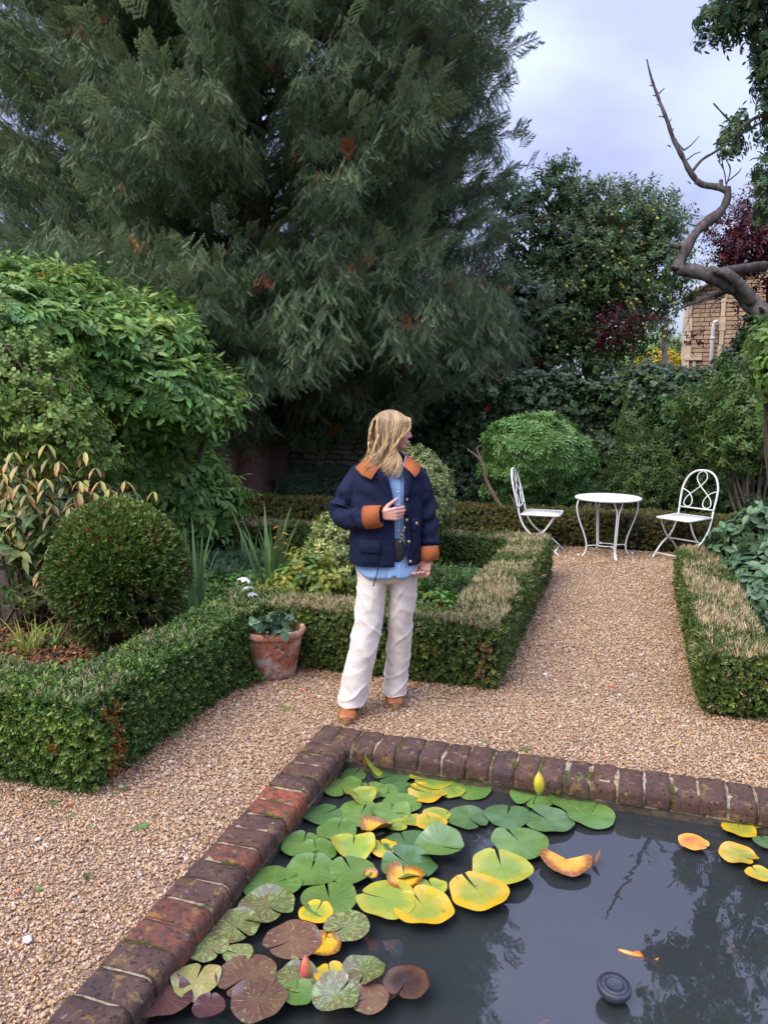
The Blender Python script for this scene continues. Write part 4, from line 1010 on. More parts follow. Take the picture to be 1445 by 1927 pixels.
# dead twigs at the foot of the wall by the yew
dw = thing('ground_shrub', 'low grey green straggly plant at the foot of the shaded wall beside the yew trunk', 'plant', G(600, 948, 0))
P, D = blob((0, 0, .3), (1.0, .35, .32), 650, lo=.3, amp=.2, zmin=.02)
scatter('foliage', P, D, rng.uniform(.8, 1.3, len(P)), [twig_leaves('grey_twig', M_greyg, 7, .16, .07, .012, 'lance') for _ in range(3)], dw, kind='stuff')

# ---------- apple tree with yellow fruit
M_fruit = plain('yellow_fruit', (.80, .56, .06), .4, var=(.62, .62, .14), vs=3)
def tree(name, label, base, crown, meshes, trunkspec, tintf=None, size=1.0, lo=.35, amp=.22, barkm=None, deadp=0., clump=True, limbs=14, lr=1.0):
    t = thing(name, label, 'tree', base); Pa = []; Da = []
    mb = MB(); limb(mb, trunkspec[0], trunkspec[1], n=10)
    top = Vector(trunkspec[0][-1])
    for (px, py, d, r, n) in crown:
        c = rel(W(px, py, d), t); P, D = blob(c, r, n, lo=lo, amp=amp, f=5, seed=px * .3)
        if clump: k = wob(P, 3.2, px) + .6 * wob(P, 7, py) > -.45; P, D = P[k], D[k]
        Pa.append(P); Da.append(D)
        for q in range(max(3, limbs // len(crown)) if limbs else 0):
            u = Vector(rdir()); e_ = Vector(c) + Vector((u.x * r[0], u.y * r[1], u.z * r[2])) * .85; s0 = top.lerp(Vector(trunkspec[0][-2]), rr() * .8)
            limb(mb, [s0, s0.lerp(Vector(c), .6) + rdir() * .15, Vector(c) + rdir() * .15, e_], [.05 * lr, .035 * lr, .022 * lr, .006 * lr], n=5, smooth=3)
    P = np.concatenate(Pa); D = np.concatenate(Da)
    mb.build('trunk', barkm or M_dkbark, t)
    scatter('crown', P, D, size * rng.uniform(.75, 1.25, len(P)), meshes, t, tintf(P, D) if tintf else None, (rng.random(len(P)) < deadp).astype(float))
    return t, P, D
apc = [(1160, 450, 15.5, (1.35, 1.2, 1.0), 1500), (1080, 520, 15.3, (1.3, 1.2, 1.1), 1500), (1205, 530, 15.2, (.95, 1.1, .85), 1000), (1010, 600, 15.0, (1.1, 1.1, .95), 1000), (1130, 610, 15.0, (1.25, 1.1, .8), 950),
       (985, 470, 15.5, (.55, .7, 1.1), 600), (1030, 370, 15.8, (.4, .5, .45), 190), (1100, 385, 15.6, (.55, .5, .35), 260), (960, 380, 15.9, (.35, .5, .5), 150), (1230, 425, 15.5, (.45, .5, .3), 170), (1060, 330, 15.8, (.22, .3, .3), 70), (1030, 700, 14.6, (1.6, .9, .5), 600), (1235, 400, 15.5, (.5, .5, .2), 90)]
bs = W(1110, 800, 15.3); bs.z = 0
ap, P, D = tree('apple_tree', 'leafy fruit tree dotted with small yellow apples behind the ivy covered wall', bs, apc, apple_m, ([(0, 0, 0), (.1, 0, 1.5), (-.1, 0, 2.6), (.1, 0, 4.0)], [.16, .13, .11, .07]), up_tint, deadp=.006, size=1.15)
# twig tips against the sky
fr = MB(); fmesh = fr.ball((0, 0, 0), .028, 10, 8, (1, 1, .92)).tube([(0, 0, .028), (0, 0, .045)], .002, 4).mesh('apple', M_fruit)
tocam_ = np.array([0, 0, CAMH]) - (P + np.array([bs.x, bs.y, 0])); sc_ = -(P @ np.array([FW.x, FW.y, 0])) + rng.uniform(0, .6, len(P)) + np.where((P[:, 2] > 2.6), 0, -2)
idx = np.argsort(-sc_)[:900]; idx = rng.choice(idx, 150, replace=False)
for i in idx:
    o = bpy.data.objects.new('apple', fmesh); o.parent = ap; q = P[i] + np.array([-FW.x, -FW.y, 0]) * .2; s_ = ru(.8, 1.25); o.location = q; o.scale = (s_, s_, s_); COL.objects.link(o)

# ---------- background trees that close the gaps
def bgtree(label, specs, base_px, mm, size=1.3, tint=.0, name='background_tree', deadp=0, lo=.35, bark=None):
    b = W(base_px[0], 740, base_px[1]); b.z = 0
    h = W(specs[0][0], specs[0][1], specs[0][2]).z
    return tree(name, label, b, specs, mm, ([(0, 0, 0), (.1, 0, h * .35), (0, 0, h * .7)], [.2, .15, .08]), (lambda P, D: rng.uniform(0, max(tint, .01), len(P))), size=size, lo=lo, clump=False, deadp=deadp, barkm=bark)[0]
bgtree('dark evergreen behind the wall, seen through the gap below the yew and apple tree', [(880, 700, 14.0, (1.0, .8, .8), 900), (940, 640, 14.3, (.9, .8, 1.1), 900), (870, 790, 13.4, (.9, .5, .6), 500)], (890, 13.9), ivy_m, 1.5)
bgtree('tree in the far distance low under the yew crown at the left', [(150, 700, 24, (6, 2.5, 2.0), 1400), (420, 700, 25, (5, 2.5, 1.6), 900), (-150, 600, 24, (5, 2.5, 3.0), 800)], (200, 24), apple_m, 2.6)
bgtree('pale grey green tree far off in the sky gap left of the stone house', [(1225, 668, 34, (1.6, 1.4, .9), 700), (1180, 690, 33, (1.4, 1.4, .7), 400), (1262, 676, 34, (.9, 1, .6), 200)], (1225, 34), light_m, 2.2, .3)
bgtree('golden yellow tree glowing low beside the corner of the stone house', [(1246, 690, 26, (.75, .7, .38), 600)], (1246, 26), [twig_leaves('golden_twig', M_gold, 8, .14, .07, .03) for _ in range(3)], 1.6, .1, name='golden_tree')
# slim pale trunk in the gap
t = thing('bare_tree', 'slim pale bare trunk standing in the sky gap between fruit tree and stone house', 'tree', (W(1251, 700, 18).x, W(1251, 700, 18).y, 0))
mb = MB(); q = [Vector(rel(W(x, y, 18), t)) for x, y in ((1251, 705), (1250, 640), (1253, 600), (1256, 540))]; limb(mb, [(0, 0, 0)] + q, [.09, .075, .07, .06, .03]); mb.build('trunk', plain('pale_bark', (.32, .27, .24), .9, var=(.2, .17, .15), vs=6, bs=.4), t)

# ---------- purple leaved tree
PT = [(1420, 440, 13.0, (.75, .6, .45), 700), (1400, 480, 12.8, (.5, .5, .25), 300), (1450, 525, 12.8, (.45, .5, .2), 70), (1150, 625, 13.6, (.4, .4, .3), 110), (1185, 600, 13.6, (.3, .4, .2), 50), (1300, 640, 13.2, (.2, .3, .2), 14), (1430, 380, 13.0, (.35, .4, .3), 90), (1380, 560, 12.9, (.3, .3, .15), 20)]
bs = W(1452, 800, 12.9); bs.z = 0
pt, P, D = tree('purple_tree', 'purple leaved plum at the right border behind the dead branch', bs, PT, purple_m, ([(0, 0, 0), (0, 0, 1.5), tuple(rel(W(1445, 520, 12.9), thing('tmp', 'x', 'x', bs)))], [.12, .1, .05]), lambda P, D: (rng.random(len(P)) < .15) * .7, lo=.2, amp=.3, clump=False, limbs=0, size=1.0)
for o_ in list(bpy.data.objects):
    if o_.name.startswith('tmp'): bpy.data.objects.remove(o_)

# ---------- old tree with the bare crooked branch
old = thing('old_tree', 'old leaning tree with a bare crooked dead branch reaching up into the sky', 'tree', tuple(W(1520, 800, 10.6).xy) + (0,))
def OP(x, y, d=10.8): return rel(W(x, y, d), old)
mb = MB()
limb(mb, [(0, 0, -.05), OP(1500, 720, 10.6), OP(1455, 615, 10.7), OP(1415, 570), OP(1375, 540), OP(1320, 515), OP(1275, 505)], [.20, .18, .14, .12, .105, .095, .085], n=14)
limb(mb, [OP(1275, 508), OP(1283, 480), OP(1310, 435), OP(1345, 405), OP(1366, 375), OP(1368, 352)], [.085, .08, .062, .06, .052, .042], n=12)
limb(mb, [OP(1283, 485), OP(1315, 425), OP(1345, 400)], [.05, .045, .036], n=8)
limb(mb, [OP(1372, 362), OP(1350, 352), OP(1320, 345), OP(1300, 325), OP(1285, 300), OP(1268, 265), OP(1254, 225), OP(1238, 180), OP(1227, 150), OP(1217, 110)], [.042, .043, .042, .038, .033, .028, .024, .020, .016, .009], n=9)
limb(mb, [OP(1300, 325), OP(1320, 300), OP(1350, 282), OP(1400, 248), OP(1440, 225), OP(1480, 205)], [.022, .018, .017, .015, .012, .008], n=7)
limb(mb, [OP(1378, 232), OP(1360, 212), OP(1343, 193)], [.012, .012, .01], n=6)
for pts in ([(1286, 282), (1300, 272), (1316, 255)], [(1286, 282), (1275, 268), (1272, 260)], [(1262, 275), (1255, 272)], [(1254, 222), (1244, 218), (1238, 219)], [(1245, 200), (1236, 195)], [(1238, 180), (1228, 178)], [(1232, 160), (1222, 160)], [(1240, 175), (1250, 165)], [(1256, 235), (1263, 222)], [(1262, 250), (1268, 240)],
            [(1292, 300), (1305, 290), (1318, 285)], [(1366, 345), (1362, 320), (1350, 300)], [(1366, 350), (1374, 320), (1366, 300)], [(1370, 340), (1388, 325), (1395, 315)], [(1395, 248), (1385, 258)], [(1405, 246), (1418, 235), (1425, 228)], [(1300, 345), (1294, 340)]):
    limb(mb, [OP(*p) for p in pts], [.011] + [.008] * (len(pts) - 2) + [.005], n=5)
for (a, b, r) in (((1287, 465), (1264, 459), .05), ((1355, 352), (1357, 338), .035), ((1312, 345), (1308, 330), .03), ((1345, 410), (1352, 418), .05), ((1332, 525), (1340, 505), .09)):
    limb(mb, [OP(*a), OP((a[0] + b[0]) / 2, (a[1] + b[1]) / 2), OP(*b)], [r, r * .9, r * .8], n=8)
limb(mb, [OP(1415, 570, 10.7), OP(1380, 520, 10.6), OP(1340, 508, 10.6)], [.08, .07, .04], n=9)
limb(mb, [OP(1440, 500, 11.5), OP(1400, 505, 11.4), OP(1360, 510, 11.3), OP(1300, 520, 11.5)], [.08, .07, .05, .03], n=8)
limb(mb, [OP(1460, 600, 11), OP(1390, 545, 11), OP(1330, 562, 11), OP(1290, 575, 11), OP(1262, 592, 11)], [.06, .05, .035, .02, .008], n=7)
for k in range(9):
    a = (1345 + ru(-30, 30), 555 + ru(-8, 8)); limb(mb, [OP(*a), OP(a[0] - ru(5, 30), a[1] + ru(10, 30)), OP(a[0] - ru(10, 50), a[1] + ru(30, 70))], [.007, .005, .003], n=5)
mb.build('trunk', M_greybark, old)
# leafy upper branches hanging in from the right
M_over = leaf_mat('overhanging_leaf', (.040, .085, .045), (.075, .13, .065), (.12, .18, .07), (.4, .12, .05), rough=.4, trans=.25, jit=.3)
over_m = [pinnate('leaf_cluster', M_over, 4, .16, .095, .036, .5) for _ in range(4)]
Pa = []; Da = []
for (px, py, d, r, n) in [(1345, 38, 10.2, (.25, .3, .28), 75), (1400, 30, 10.2, (.35, .3, .25), 90), (1440, 80, 10.3, (.25, .4, .4), 100), (1440, 160, 10.4, (.13, .3, .35), 60), (1455, 235, 10.5, (.2, .3, .25), 60), (1375, 268, 10.6, (.17, .15, .17), 40), (1392, 232, 10.6, (.12, .12, .1), 22), (1440, 330, 10.6, (.17, .3, .25), 50), (1440, 395, 10.6, (.12, .2, .15), 30),
                          (1480, -60, 10.0, (.9, .8, .7), 300), (1560, 150, 10.3, (.8, .8, 1.2), 380), (1600, 400, 10.4, (.9, .8, 1.0), 300), (1400, -150, 9.6, (.7, .6, .6), 260), (1500, -250, 9.6, (1.2, .9, 1.0), 420)]:
    P, D = blob(OP(px, py, d), r, n, lo=.2, amp=.2, f=5, seed=px + 2, upbias=.0); Pa.append(P); Da.append(D)
P = np.concatenate(Pa); D = np.concatenate(Da); D[:, 2] = np.abs(D[:, 2]) * .6
scatter_big('leaf_cluster', P, D, rng.uniform(.75, 1.1, len(P)), over_m, old, 230, np.clip(rng.normal(.1, .2, len(P)), 0, .6), np.zeros(len(P)))
mb = MB()
for pts in ([(1520, 700), (1560, 400), (1540, 150), (1500, 20), (1400, 10), (1335, 20)], [(1540, 150), (1480, 110), (1440, 90)], [(1555, 300), (1500, 240), (1445, 215), (1400, 235), (1378, 262)], [(1560, 400), (1500, 350), (1440, 320)], [(1500, 20), (1480, -80), (1420, -150)]):
    limb(mb, [OP(*p, 10.4) for p in pts], [.09, .07, .04, .03, .02, .01][-len(pts):], n=6)
mb.build('branches', M_greybark, old)

# ---------- shrubs along the right
def shr(label, base, specs, mm, size=1.0, core=True, tf=up_tint, big=0, name='shrub', lo=.6, stems=10, deadp=0, bn='leaf', amp=.18):
    return dome(name, label, 'shrub', base, specs, mm, 0, core=core, size=size, tintf=tf, big=big, bigname=bn, stems=stems, lo=lo, deadp=deadp, amp=amp)
shr('tall loose light green shrub with slender stems behind the dark leaved bush', W(1420, 1000, 8.6).xy.to_3d(), [(1410, 735, 9.3, (.5, .5, .4), 520), (1430, 800, 8.8, (.45, .45, .4), 450), (1390, 850, 8.9, (.35, .4, .25), 220), (1475, 640, 9.3, (.3, .5, .4), 200), (1340, 765, 9.8, (.5, .4, .25), 300), (1350, 810, 9.4, (.3, .4, .3), 160)], mid_m, 1.0, False, lambda P, D: rng.uniform(0, .25, len(P)), stems=14, lo=.3)
shr('feathery light green shrub behind the right garden chair', W(1215, 980, 10.3).xy.to_3d(), [(1215, 880, 10.3, (.42, .4, .45), 420), (1180, 930, 10.4, (.4, .35, .3), 330), (1240, 930, 10.2, (.4, .35, .35), 360), (1290, 900, 10.2, (.4, .3, .45), 260), (1190, 820, 10.6, (.16, .2, .35), 120)], [twig_leaves('feathery_twig', M_mid, 12, .2, .05, .016, 'lance', .8, seg=2) for _ in range(3)], 1.1, False, lambda P, D: np.clip(rng.normal(.15, .3, len(P)), 0, 1) * (rng.random(len(P)) < .6), lo=.3, stems=14)
shr('dark green shrub filling the corner between the garden wall ivy and the right chair', W(1330, 980, 10.6).xy.to_3d(), [(1330, 830, 10.6, (.7, .5, .7), 900), (1400, 900, 10.2, (.7, .5, .6), 700), (1300, 770, 11, (.6, .5, .3), 500), (1430, 770, 10.6, (.6, .5, .5), 500), (1395, 690, 10.8, (.3, .4, .25), 160), (1440, 640, 10.8, (.35, .4, .35), 200)], ivy_m, 1.1, True, lambda P, D: np.clip(rng.normal(0, .2, len(P)), 0, .6), stems=0)
shr('bushy plant with broad dark leaves overhanging the end of the right hedge', G(1440, 1190, 0), [(1400, 1040, 6.6, (.28, .3, .22), 130), (1440, 1000, 6.5, (.25, .3, .28), 120), (1430, 1090, 6.1, (.24, .25, .18), 120), (1375, 1060, 6.8, (.18, .2, .13), 70), (1440, 1130, 5.8, (.2, .2, .12), 70), (1480, 1060, 6.3, (.4, .4, .4), 200)], bigd_m, .95, False, lambda P, D: np.clip(rng.normal(.05, .15, len(P)), 0, .4), big=290, bn='leafy_twig', lo=.4, stems=12)
shr('arching light green leaves overhanging from the right border just below the house', W(1480, 1000, 7.2).xy.to_3d(), [(1450, 655, 7.2, (.14, .3, .10), 40), (1465, 700, 7.1, (.16, .3, .2), 60), (1510, 720, 7.2, (.35, .4, .35), 130)], [twig_leaves('drooping_leaves', M_light, 7, .16, .11, .05, 'ovate', 1, .5) for _ in range(3)], 1.0, False, big=120, bn='leafy_twig', lo=.3, stems=8)

# ============================================================ BED PLANTS
rng_b = rng
def plantpatch(name, label, cpx, cpy, rx, ry, n, mm, size, tn=None, z=.02, dead=0, zj=.03, cat='plant'):
    c = G(cpx, cpy, 0); t = thing(name, label, cat, (c.x, c.y, 0))
    P = np.stack([rng.normal(0, rx, n), rng.normal(0, ry, n), rng.uniform(0, zj, n) + z], 1); D = np.stack([rng.normal(0, .35, n), rng.normal(0, .35, n), np.ones(n)], 1)
    o = scatter('foliage', P, D, size * rng.uniform(.7, 1.3, n), mm, t, rng.uniform(0, tn or .01, n), (rng.random(n) < dead).astype(float)); return t
# ground cover as one mass
n = 8500
P = np.stack([rng.uniform(-4.6, -1.1, n), rng.uniform(4.7, 7.3, n), rng.uniform(.02, .10, n)], 1); k = (wob(P, 3, 2) > -.35); P = P[k]; n = len(P)
P[:, 2] += .06 * np.clip(wob(P, 4, 6), 0, 1)
gc = scatter('ground_cover', P, np.stack([rng.normal(0, .4, n), rng.normal(0, .4, n), np.ones(n)], 1), rng.uniform(.7, 1.5, n), bed_m, None, np.clip(rng.normal(.1, .25, n), 0, 1), (rng.random(n) < .05).astype(float)); tag(gc, 'low leafy ground cover filling the bed between the hedges', 'ground cover', kind='stuff')
P = rect_pts(-4.2, -2.62, 3.0, 4.8, 900); n = len(P); k = wob(P, 4, 5) > .25; P = P[k]; n = len(P)
gc = scatter('ground_cover', P, np.stack([rng.normal(0, .4, n), rng.normal(0, .4, n), np.ones(n)], 1), rng.uniform(.5, 1.1, n), bed_m, None, np.clip(rng.normal(.1, .2, n), 0, 1), (rng.random(n) < .15).astype(float)); tag(gc, 'sparse seedlings on the bark mulch beside the clipped ball', 'ground cover', kind='stuff')
# bark and dead leaves
M_chip = leaf_mat('bark_chip', (.07, .035, .018), (.17, .085, .045), (.3, .15, .06), (.35, .17, .06), rough=.9, trans=.05, jit=.5)
chips = []
for k in range(5):
    s = Spray(); s.leaf((0, -.015, 0), (0, 1, ru(-.2, .3)), UP, .04, .016, rr(), kind='ovate', fold=ru(-.4, .4), droop=ru(-.3, .3)); chips.append(s.mesh('chip', M_chip))
P = np.concatenate([rect_pts(-4.6, -2.6, 2.95, 5.2, 2600), rect_pts(-4.6, -1.0, 4.7, 7.3, 500), rect_pts(.8, 2.6, 4.7, 7.5, 700)]); n = len(P); P[:, 2] = rng.uniform(0, .015, n)
gc = scatter('bark_mulch', P, np.stack([rng.normal(0, .35, n), rng.normal(0, .35, n), np.ones(n)], 1), rng.uniform(.6, 1.4, n), chips, None, rng.uniform(0, .5, n), (rng.random(n) < .04).astype(float)); tag(gc, 'brown bark chips and fallen leaves covering the flower beds', 'mulch', kind='stuff')
def bladeplant(label, cpx, cpy, n, h, wd, spread, bend, mat=None, name='iris', z=0, lean=(0, 0)):
    c = G(cpx, cpy, 0); t = thing(name, label, 'plant', (c.x, c.y, 0))
    for i in range(n):
        me = blades('leaf_blade', mat or M_blade, 1, h, wd, spread, bend); o = obj('leaf_blade', me, t); o.location = (ru(-.05, .05), ru(-.05, .05), z); o.rotation_euler = (lean[0], lean[1], ru(0, .5))
    return t
bladeplant('upright iris with sword shaped leaves right beside the clipped ball', 368, 1168, 15, .80, .034, .13, .10)
bladeplant('tall iris clump with sword shaped leaves between the white flower and yellowing shrub', 512, 1130, 28, .85, .040, .22, .15)
bladeplant('thin iris leaves standing in front of the inner hedge left of the tall clump', 470, 1075, 7, .7, .030, .2, .08)
for (px, py, a, lb) in ((385, 1165, .4, 'iris leaf flopped to the right over the bed towards the white flower'), (340, 1170, 2.6, 'iris leaf flopped to the left in front of the clipped ball')):
    c = G(px, py, 0); s = Spray(); V = []; F = []
    for k in range(9):
        tt = k / 8; q = RT * (cos(a) * .42 * tt) + FW * (.15 * tt) + UP * (.05 + .30 * tt - .12 * tt * tt); wv = .017 * (1 - tt ** 3) + .001; V += [q - UP * wv * .6 - FW * wv * .8, q + UP * wv * .6 + FW * wv * .8]
    for k in range(8): F.append((2 * k, 2 * k + 1, 2 * k + 3, 2 * k + 2))
    s.mb.add(V, F, .5); o = obj('iris_leaf', s.mesh('iris_leaf', M_blade)); o.location = c; tag(o, lb, 'leaf')
M_grass = leaf_mat('tuft_grass', (.13, .19, .04), (.24, .29, .08), rough=.5, trans=.25)
bladeplant('pale green grass tuft in the mulch at the left of the clipped ball', 55, 1230, 26, .28, .009, .6, .6, M_grass, 'grass_tuft')
bladeplant('smaller pale grass tuft in the mulch below the autumn shrub', 95, 1210, 16, .22, .008, .6, .6, M_grass, 'grass_tuft')
bladeplant('yellow green grassy leaves behind the hedge left of the woman', 640, 1165, 14, .22, .012, .7, .9, M_grass, 'grass_tuft')
bladeplant('yellow green grassy leaves in the bed right of the woman', 885, 1075, 18, .26, .014, .6, .8, M_grass, 'grass_tuft')
plantpatch('feathery_plant', 'blue green feathery plant right of the clipped ball', 420, 1080, .22, .16, 110, grey_m, 1.2)
plantpatch('feathery_plant', 'blue green feathery mound behind the hedge right of the woman', 845, 1120, .16, .12, 90, grey_m, 1.2)
plantpatch('feathery_plant', 'grey green feathery plant at the right border behind the right hedge', 1440, 1190, .15, .15, 70, grey_m, 1.0)
plantpatch('leafy_clump', 'fresh green leafy clump below the feathery plant', 370, 1120, .15, .12, 90, bed_m, 1.6, .3)
plantpatch('box_cushion', 'small dark clipped box cushion right of the woman behind the hedge', 835, 1130, .14, .1, 260, box_m, 1.2, .1, z=.1, zj=.18)
for lb, x, y, nn in (('low leafy weed growing out at the foot of the left hedge beside the pot', 465, 1285, 45),):
    plantpatch('weed', lb, x, y, .05, .05, nn, bed_m, .8, .2)
# yellowing peony-like plant
yl_m = [twig_leaves('yellow_twig', M_yellow, 6, .12, .06, .036, 'ovate', 1, .3) for _ in range(3)] + [twig_leaves('green_twig', M_light, 6, .12, .06, .036, 'ovate', 1, .3) for _ in range(2)]
shr('yellowing leafy plant between the iris clump and the variegated shrub', G(570, 1150, 0), [(575, 1075, 5.5, (.17, .17, .12), 75), (545, 1100, 5.4, (.13, .15, .09), 45), (610, 1095, 5.5, (.15, .15, .1), 50), (560, 1120, 5.4, (.2, .15, .08), 50)], yl_m, .9, False, None, big=120, bn='leafy_twig', lo=.2, stems=14, name='yellow_plant')
t = thing('foxtail_stem', 'upright stem with a few yellow orange leaves rising behind the yellowing plant', 'plant', G(530, 1140, 0))
mb = MB(); mb.tube([(0, 0, 0), (0, 0, .4), (.01, 0, .72)], [.005, .004, .002], 5); mb.build('stem', M_stem, t)
M_yo = leaf_mat('orange_yellow_leaf', (.50, .33, .03), (.60, .26, .03), rough=.5)
yo = [long_leaf('leaf', M_yo, .07, .035, .4) for _ in range(2)]
for k in range(9):
    o = obj('leaf', random.choice(yo), t); a = k * 2.1; o.location = (0, 0, .46 + .028 * k); o.rotation_mode = 'QUATERNION'; o.rotation_quaternion = Vector((cos(a), sin(a), .1)).to_track_quat('Y', 'Z')
# red twigs
t = thing('red_twigs', 'tangle of thin red brown stems behind the hedge just left of the woman', 'plant', G(640, 1160, 0)); mb = MB()
for k in range(26):
    a = Vector((ru(-.25, .05), ru(-.1, .2), ru(0, .1))); mb.tube([a, a + Vector((ru(-.2, 0), ru(0, .1), ru(.1, .25))), a + Vector((ru(-.35, -.05), ru(0, .2), ru(.15, .35)))], [.004, .003, .0015], 4)
mb.build('stems', plain('red_stem', (.16, .05, .03), .6), t)
# white gladiolus bloom
t = thing('white_flower', 'drooping white bloom above the hedge behind the terracotta pot', 'flower', G(468, 1165, 0))
mb = MB(); e_ = [Vector(rel(W(x, y, 5.05), t)) for x, y in ((492, 1120), (478, 1105), (462, 1088))]; mb.tube([(0, 0, 0), e_[0] * .6 + Vector((.03, 0, 0))] + e_, [.005, .004, .004, .003, .002], 5, smooth=3); mb.build('stem', M_blade, t)
M_petal = leaf_mat('white_petal', (.80, .80, .78), (.86, .86, .84), rough=.5, trans=.3, jit=.05)
for q, (x, y, sz) in enumerate(((461, 1086, 1.0), (464, 1103, .9), (472, 1115, .6), (481, 1117, .5))):
    s = Spray()
    for k in range(6):
        a = k * pi / 3; s.leaf((0, 0, 0), (cos(a) * .8, sin(a) * .8, -.8), (cos(a), sin(a), .4), .058 * sz, .036 * sz, rr(), kind='ovate', fold=.3, droop=-.3)
    o = obj('petals', s.mesh('petals', M_petal), t); o.location = rel(W(x, y, 5.03), t); o.rotation_euler = (ru(-.5, .5), ru(-.4, .4), ru(0, 3))
# ============================================================ STONE HOUSE behind the garden on the right
M_hst, nt_, b_ = new_mat('house_stone')
oi_ = nt_.nodes.new('ShaderNodeObjectInfo')
c_ = ramp(nt_, oi_.outputs['Random'], [(0, (.42, .28, .16)), (.4, (.53, .36, .21)), (.7, (.47, .31, .18)), (1, (.60, .44, .29))])
c_ = mix(nt_, smooth_step(nt_, noise_node(nt_, 3, 6, .7), .45, .7), c_, (.30, .20, .12)); nt_.links.new(c_, b_.inputs['Base Color']); b_.inputs['Roughness'].default_value = .9
bump(nt_, b_, noise_node(nt_, 12, 6, .7), .4, .02)
M_quoin = plain('dressed_stone', (.66, .52, .34), .85, var=(.54, .41, .26), vs=5, bs=.2)
M_joint = plain('stone_joint', (.10, .07, .045), .95)
M_tile = plain('roof_tile', (.16, .12, .09), .9, var=(.24, .19, .14), vs=3, bs=.4)
M_pipe = plain('white_pipe', (.62, .62, .62), .5)
HD_ = 23.0
hL = W(1283, 740, HD_); hL.z = 0
ho = thing('stone_house', 'honey coloured stone house seen through the branches at the right border', 'house', tuple(hL), rz=YAW - R(24))
# local frame: X right along the facade, Y away, Z up
pm = FPX / HD_ * 1.06
def hx(px): return (px - 1283) / pm
def hz_(py): return W(1330, py, HD_).z
zb, zt = 0.0, hz_(562)
GS = .55                                   # slope of the gable verge
wt = 9.6
def gz(x): return zt + GS * min(x, wt - x)
mb = MB(); V = [(0.02, y, 0) for y in (.06, 8)] + [(wt - .02, y, 0) for y in (.06, 8)] + [(0.02, y, zt) for y in (.06, 8)] + [(wt - .02, y, zt) for y in (.06, 8)] + [(wt / 2, y, gz(wt / 2)) for y in (.06, 8)]
mb.add(V, [(0, 2, 6, 8, 4), (1, 5, 9, 7, 3), (0, 4, 5, 1), (2, 3, 7, 6), (4, 8, 9, 5), (8, 6, 7, 9)]); mb.build('wall_core', M_joint, ho, smooth=False)
ch = .125; z = hz_(735); n = 0; hb = []
for Lb in (.32, .46, .6):
    bm = bmesh.new(); bmesh.ops.create_cube(bm, size=1); bmesh.ops.bevel(bm, geom=bm.edges[:], offset=.04, segments=1, affect='EDGES')
    for v in bm.verts: v.co = Vector((v.co.x * Lb, v.co.y * .1, v.co.z * (ch - .022)))
    me = bpy.data.meshes.new('stone'); bm.to_mesh(me); bm.free(); me.materials.append(M_hst); hb.append((Lb, me))
x0w, x1w = hx(1294), hx(1343); x2w = hx(1353)
rest = MB(); row = 0
zz = ch / 2
while zz < gz(wt / 2) - .1:
    for (a, b) in ((x0w, x1w), (x2w, wt)):
        x = a - (0 if row % 2 else 0)
        first = True
        while x < b - .05:
            Lb, me = random.choice(hb)
            if first and row % 2: Lb, me = hb[0]
            first = False
            ln = min(Lb, b - x - .01); 
            if b - x - ln < .15: ln = b - x - .01
            if zz + ch / 2 > gz(x) and zz + ch / 2 > gz(x + ln): x += ln + .02; continue
            if zz > hz_(740) and x < hx(1450) and n < 290:
                o = bpy.data.objects.new('stone', me); o.parent = ho; o.location = (x + ln / 2, .05 + ru(-.006, .006), zz); o.scale = (ln / Lb, 1, 1); COL.objects.link(o); n += 1
            else: rest.box((x + ln / 2, .05, zz), (ln, .1, ch - .02))
            x += ln + .02
    zz += ch; row += 1
o = rest.build('coursed_stones', M_hst, ho, smooth=False); o['kind'] = 'stuff'
for (a, b, d) in ((hx(1279), hx(1293), -.05), (hx(1344), hx(1352), -.03)):
    z = .2; k = 0
    while z < gz(a) - .1:
        o = MB().box(((a + b) / 2, d + .06, z), (b - a + (.05 if k % 2 else 0), .16, .385)).build('quoin', M_quoin, ho, smooth=False); z += .40; k += 1
mb = MB(); mb.box((hx(1300), -.0, hz_(675)), (.45, .2, .09)); mb.box((hx(1302), .0, hz_(676) - .7), (.08, .12, 1.3)); mb.build('window_surround', M_quoin, ho, smooth=False)
mb = MB(); mb.tube([(hx(1340), -.12, hz_(607)), (hx(1334), -.14, hz_(608)), (hx(1332.5), -.12, hz_(620)), (hx(1332.5), -.12, .1)], .055, 10); mb.tube([(hx(1332.5), -.12, hz_(640)), (hx(1332.5), -.12, hz_(640) + .06)], .07, 10); mb.build('downpipe', M_pipe, ho)
# gabled roof with tiles
mb = MB(); L_s = wt / 2 / cos(math.atan(GS)) + .3
for sg in (0, 1):
    for r_ in range(20):
        t = (r_ + .5) / 20; x = wt / 2 * t - .15 * (1 - t); z = zt + GS * x + .07
        if sg: x = wt - x
        mb.box((x, 4.0, z), (L_s / 20 + .05, 8.5, .045), M=Matrix.Rotation((-1 if sg == 0 else 1) * math.atan(GS) + (.06 if sg == 0 else -.06), 3, 'Y'))
mb.build('roof', M_tile, ho, smooth=False)

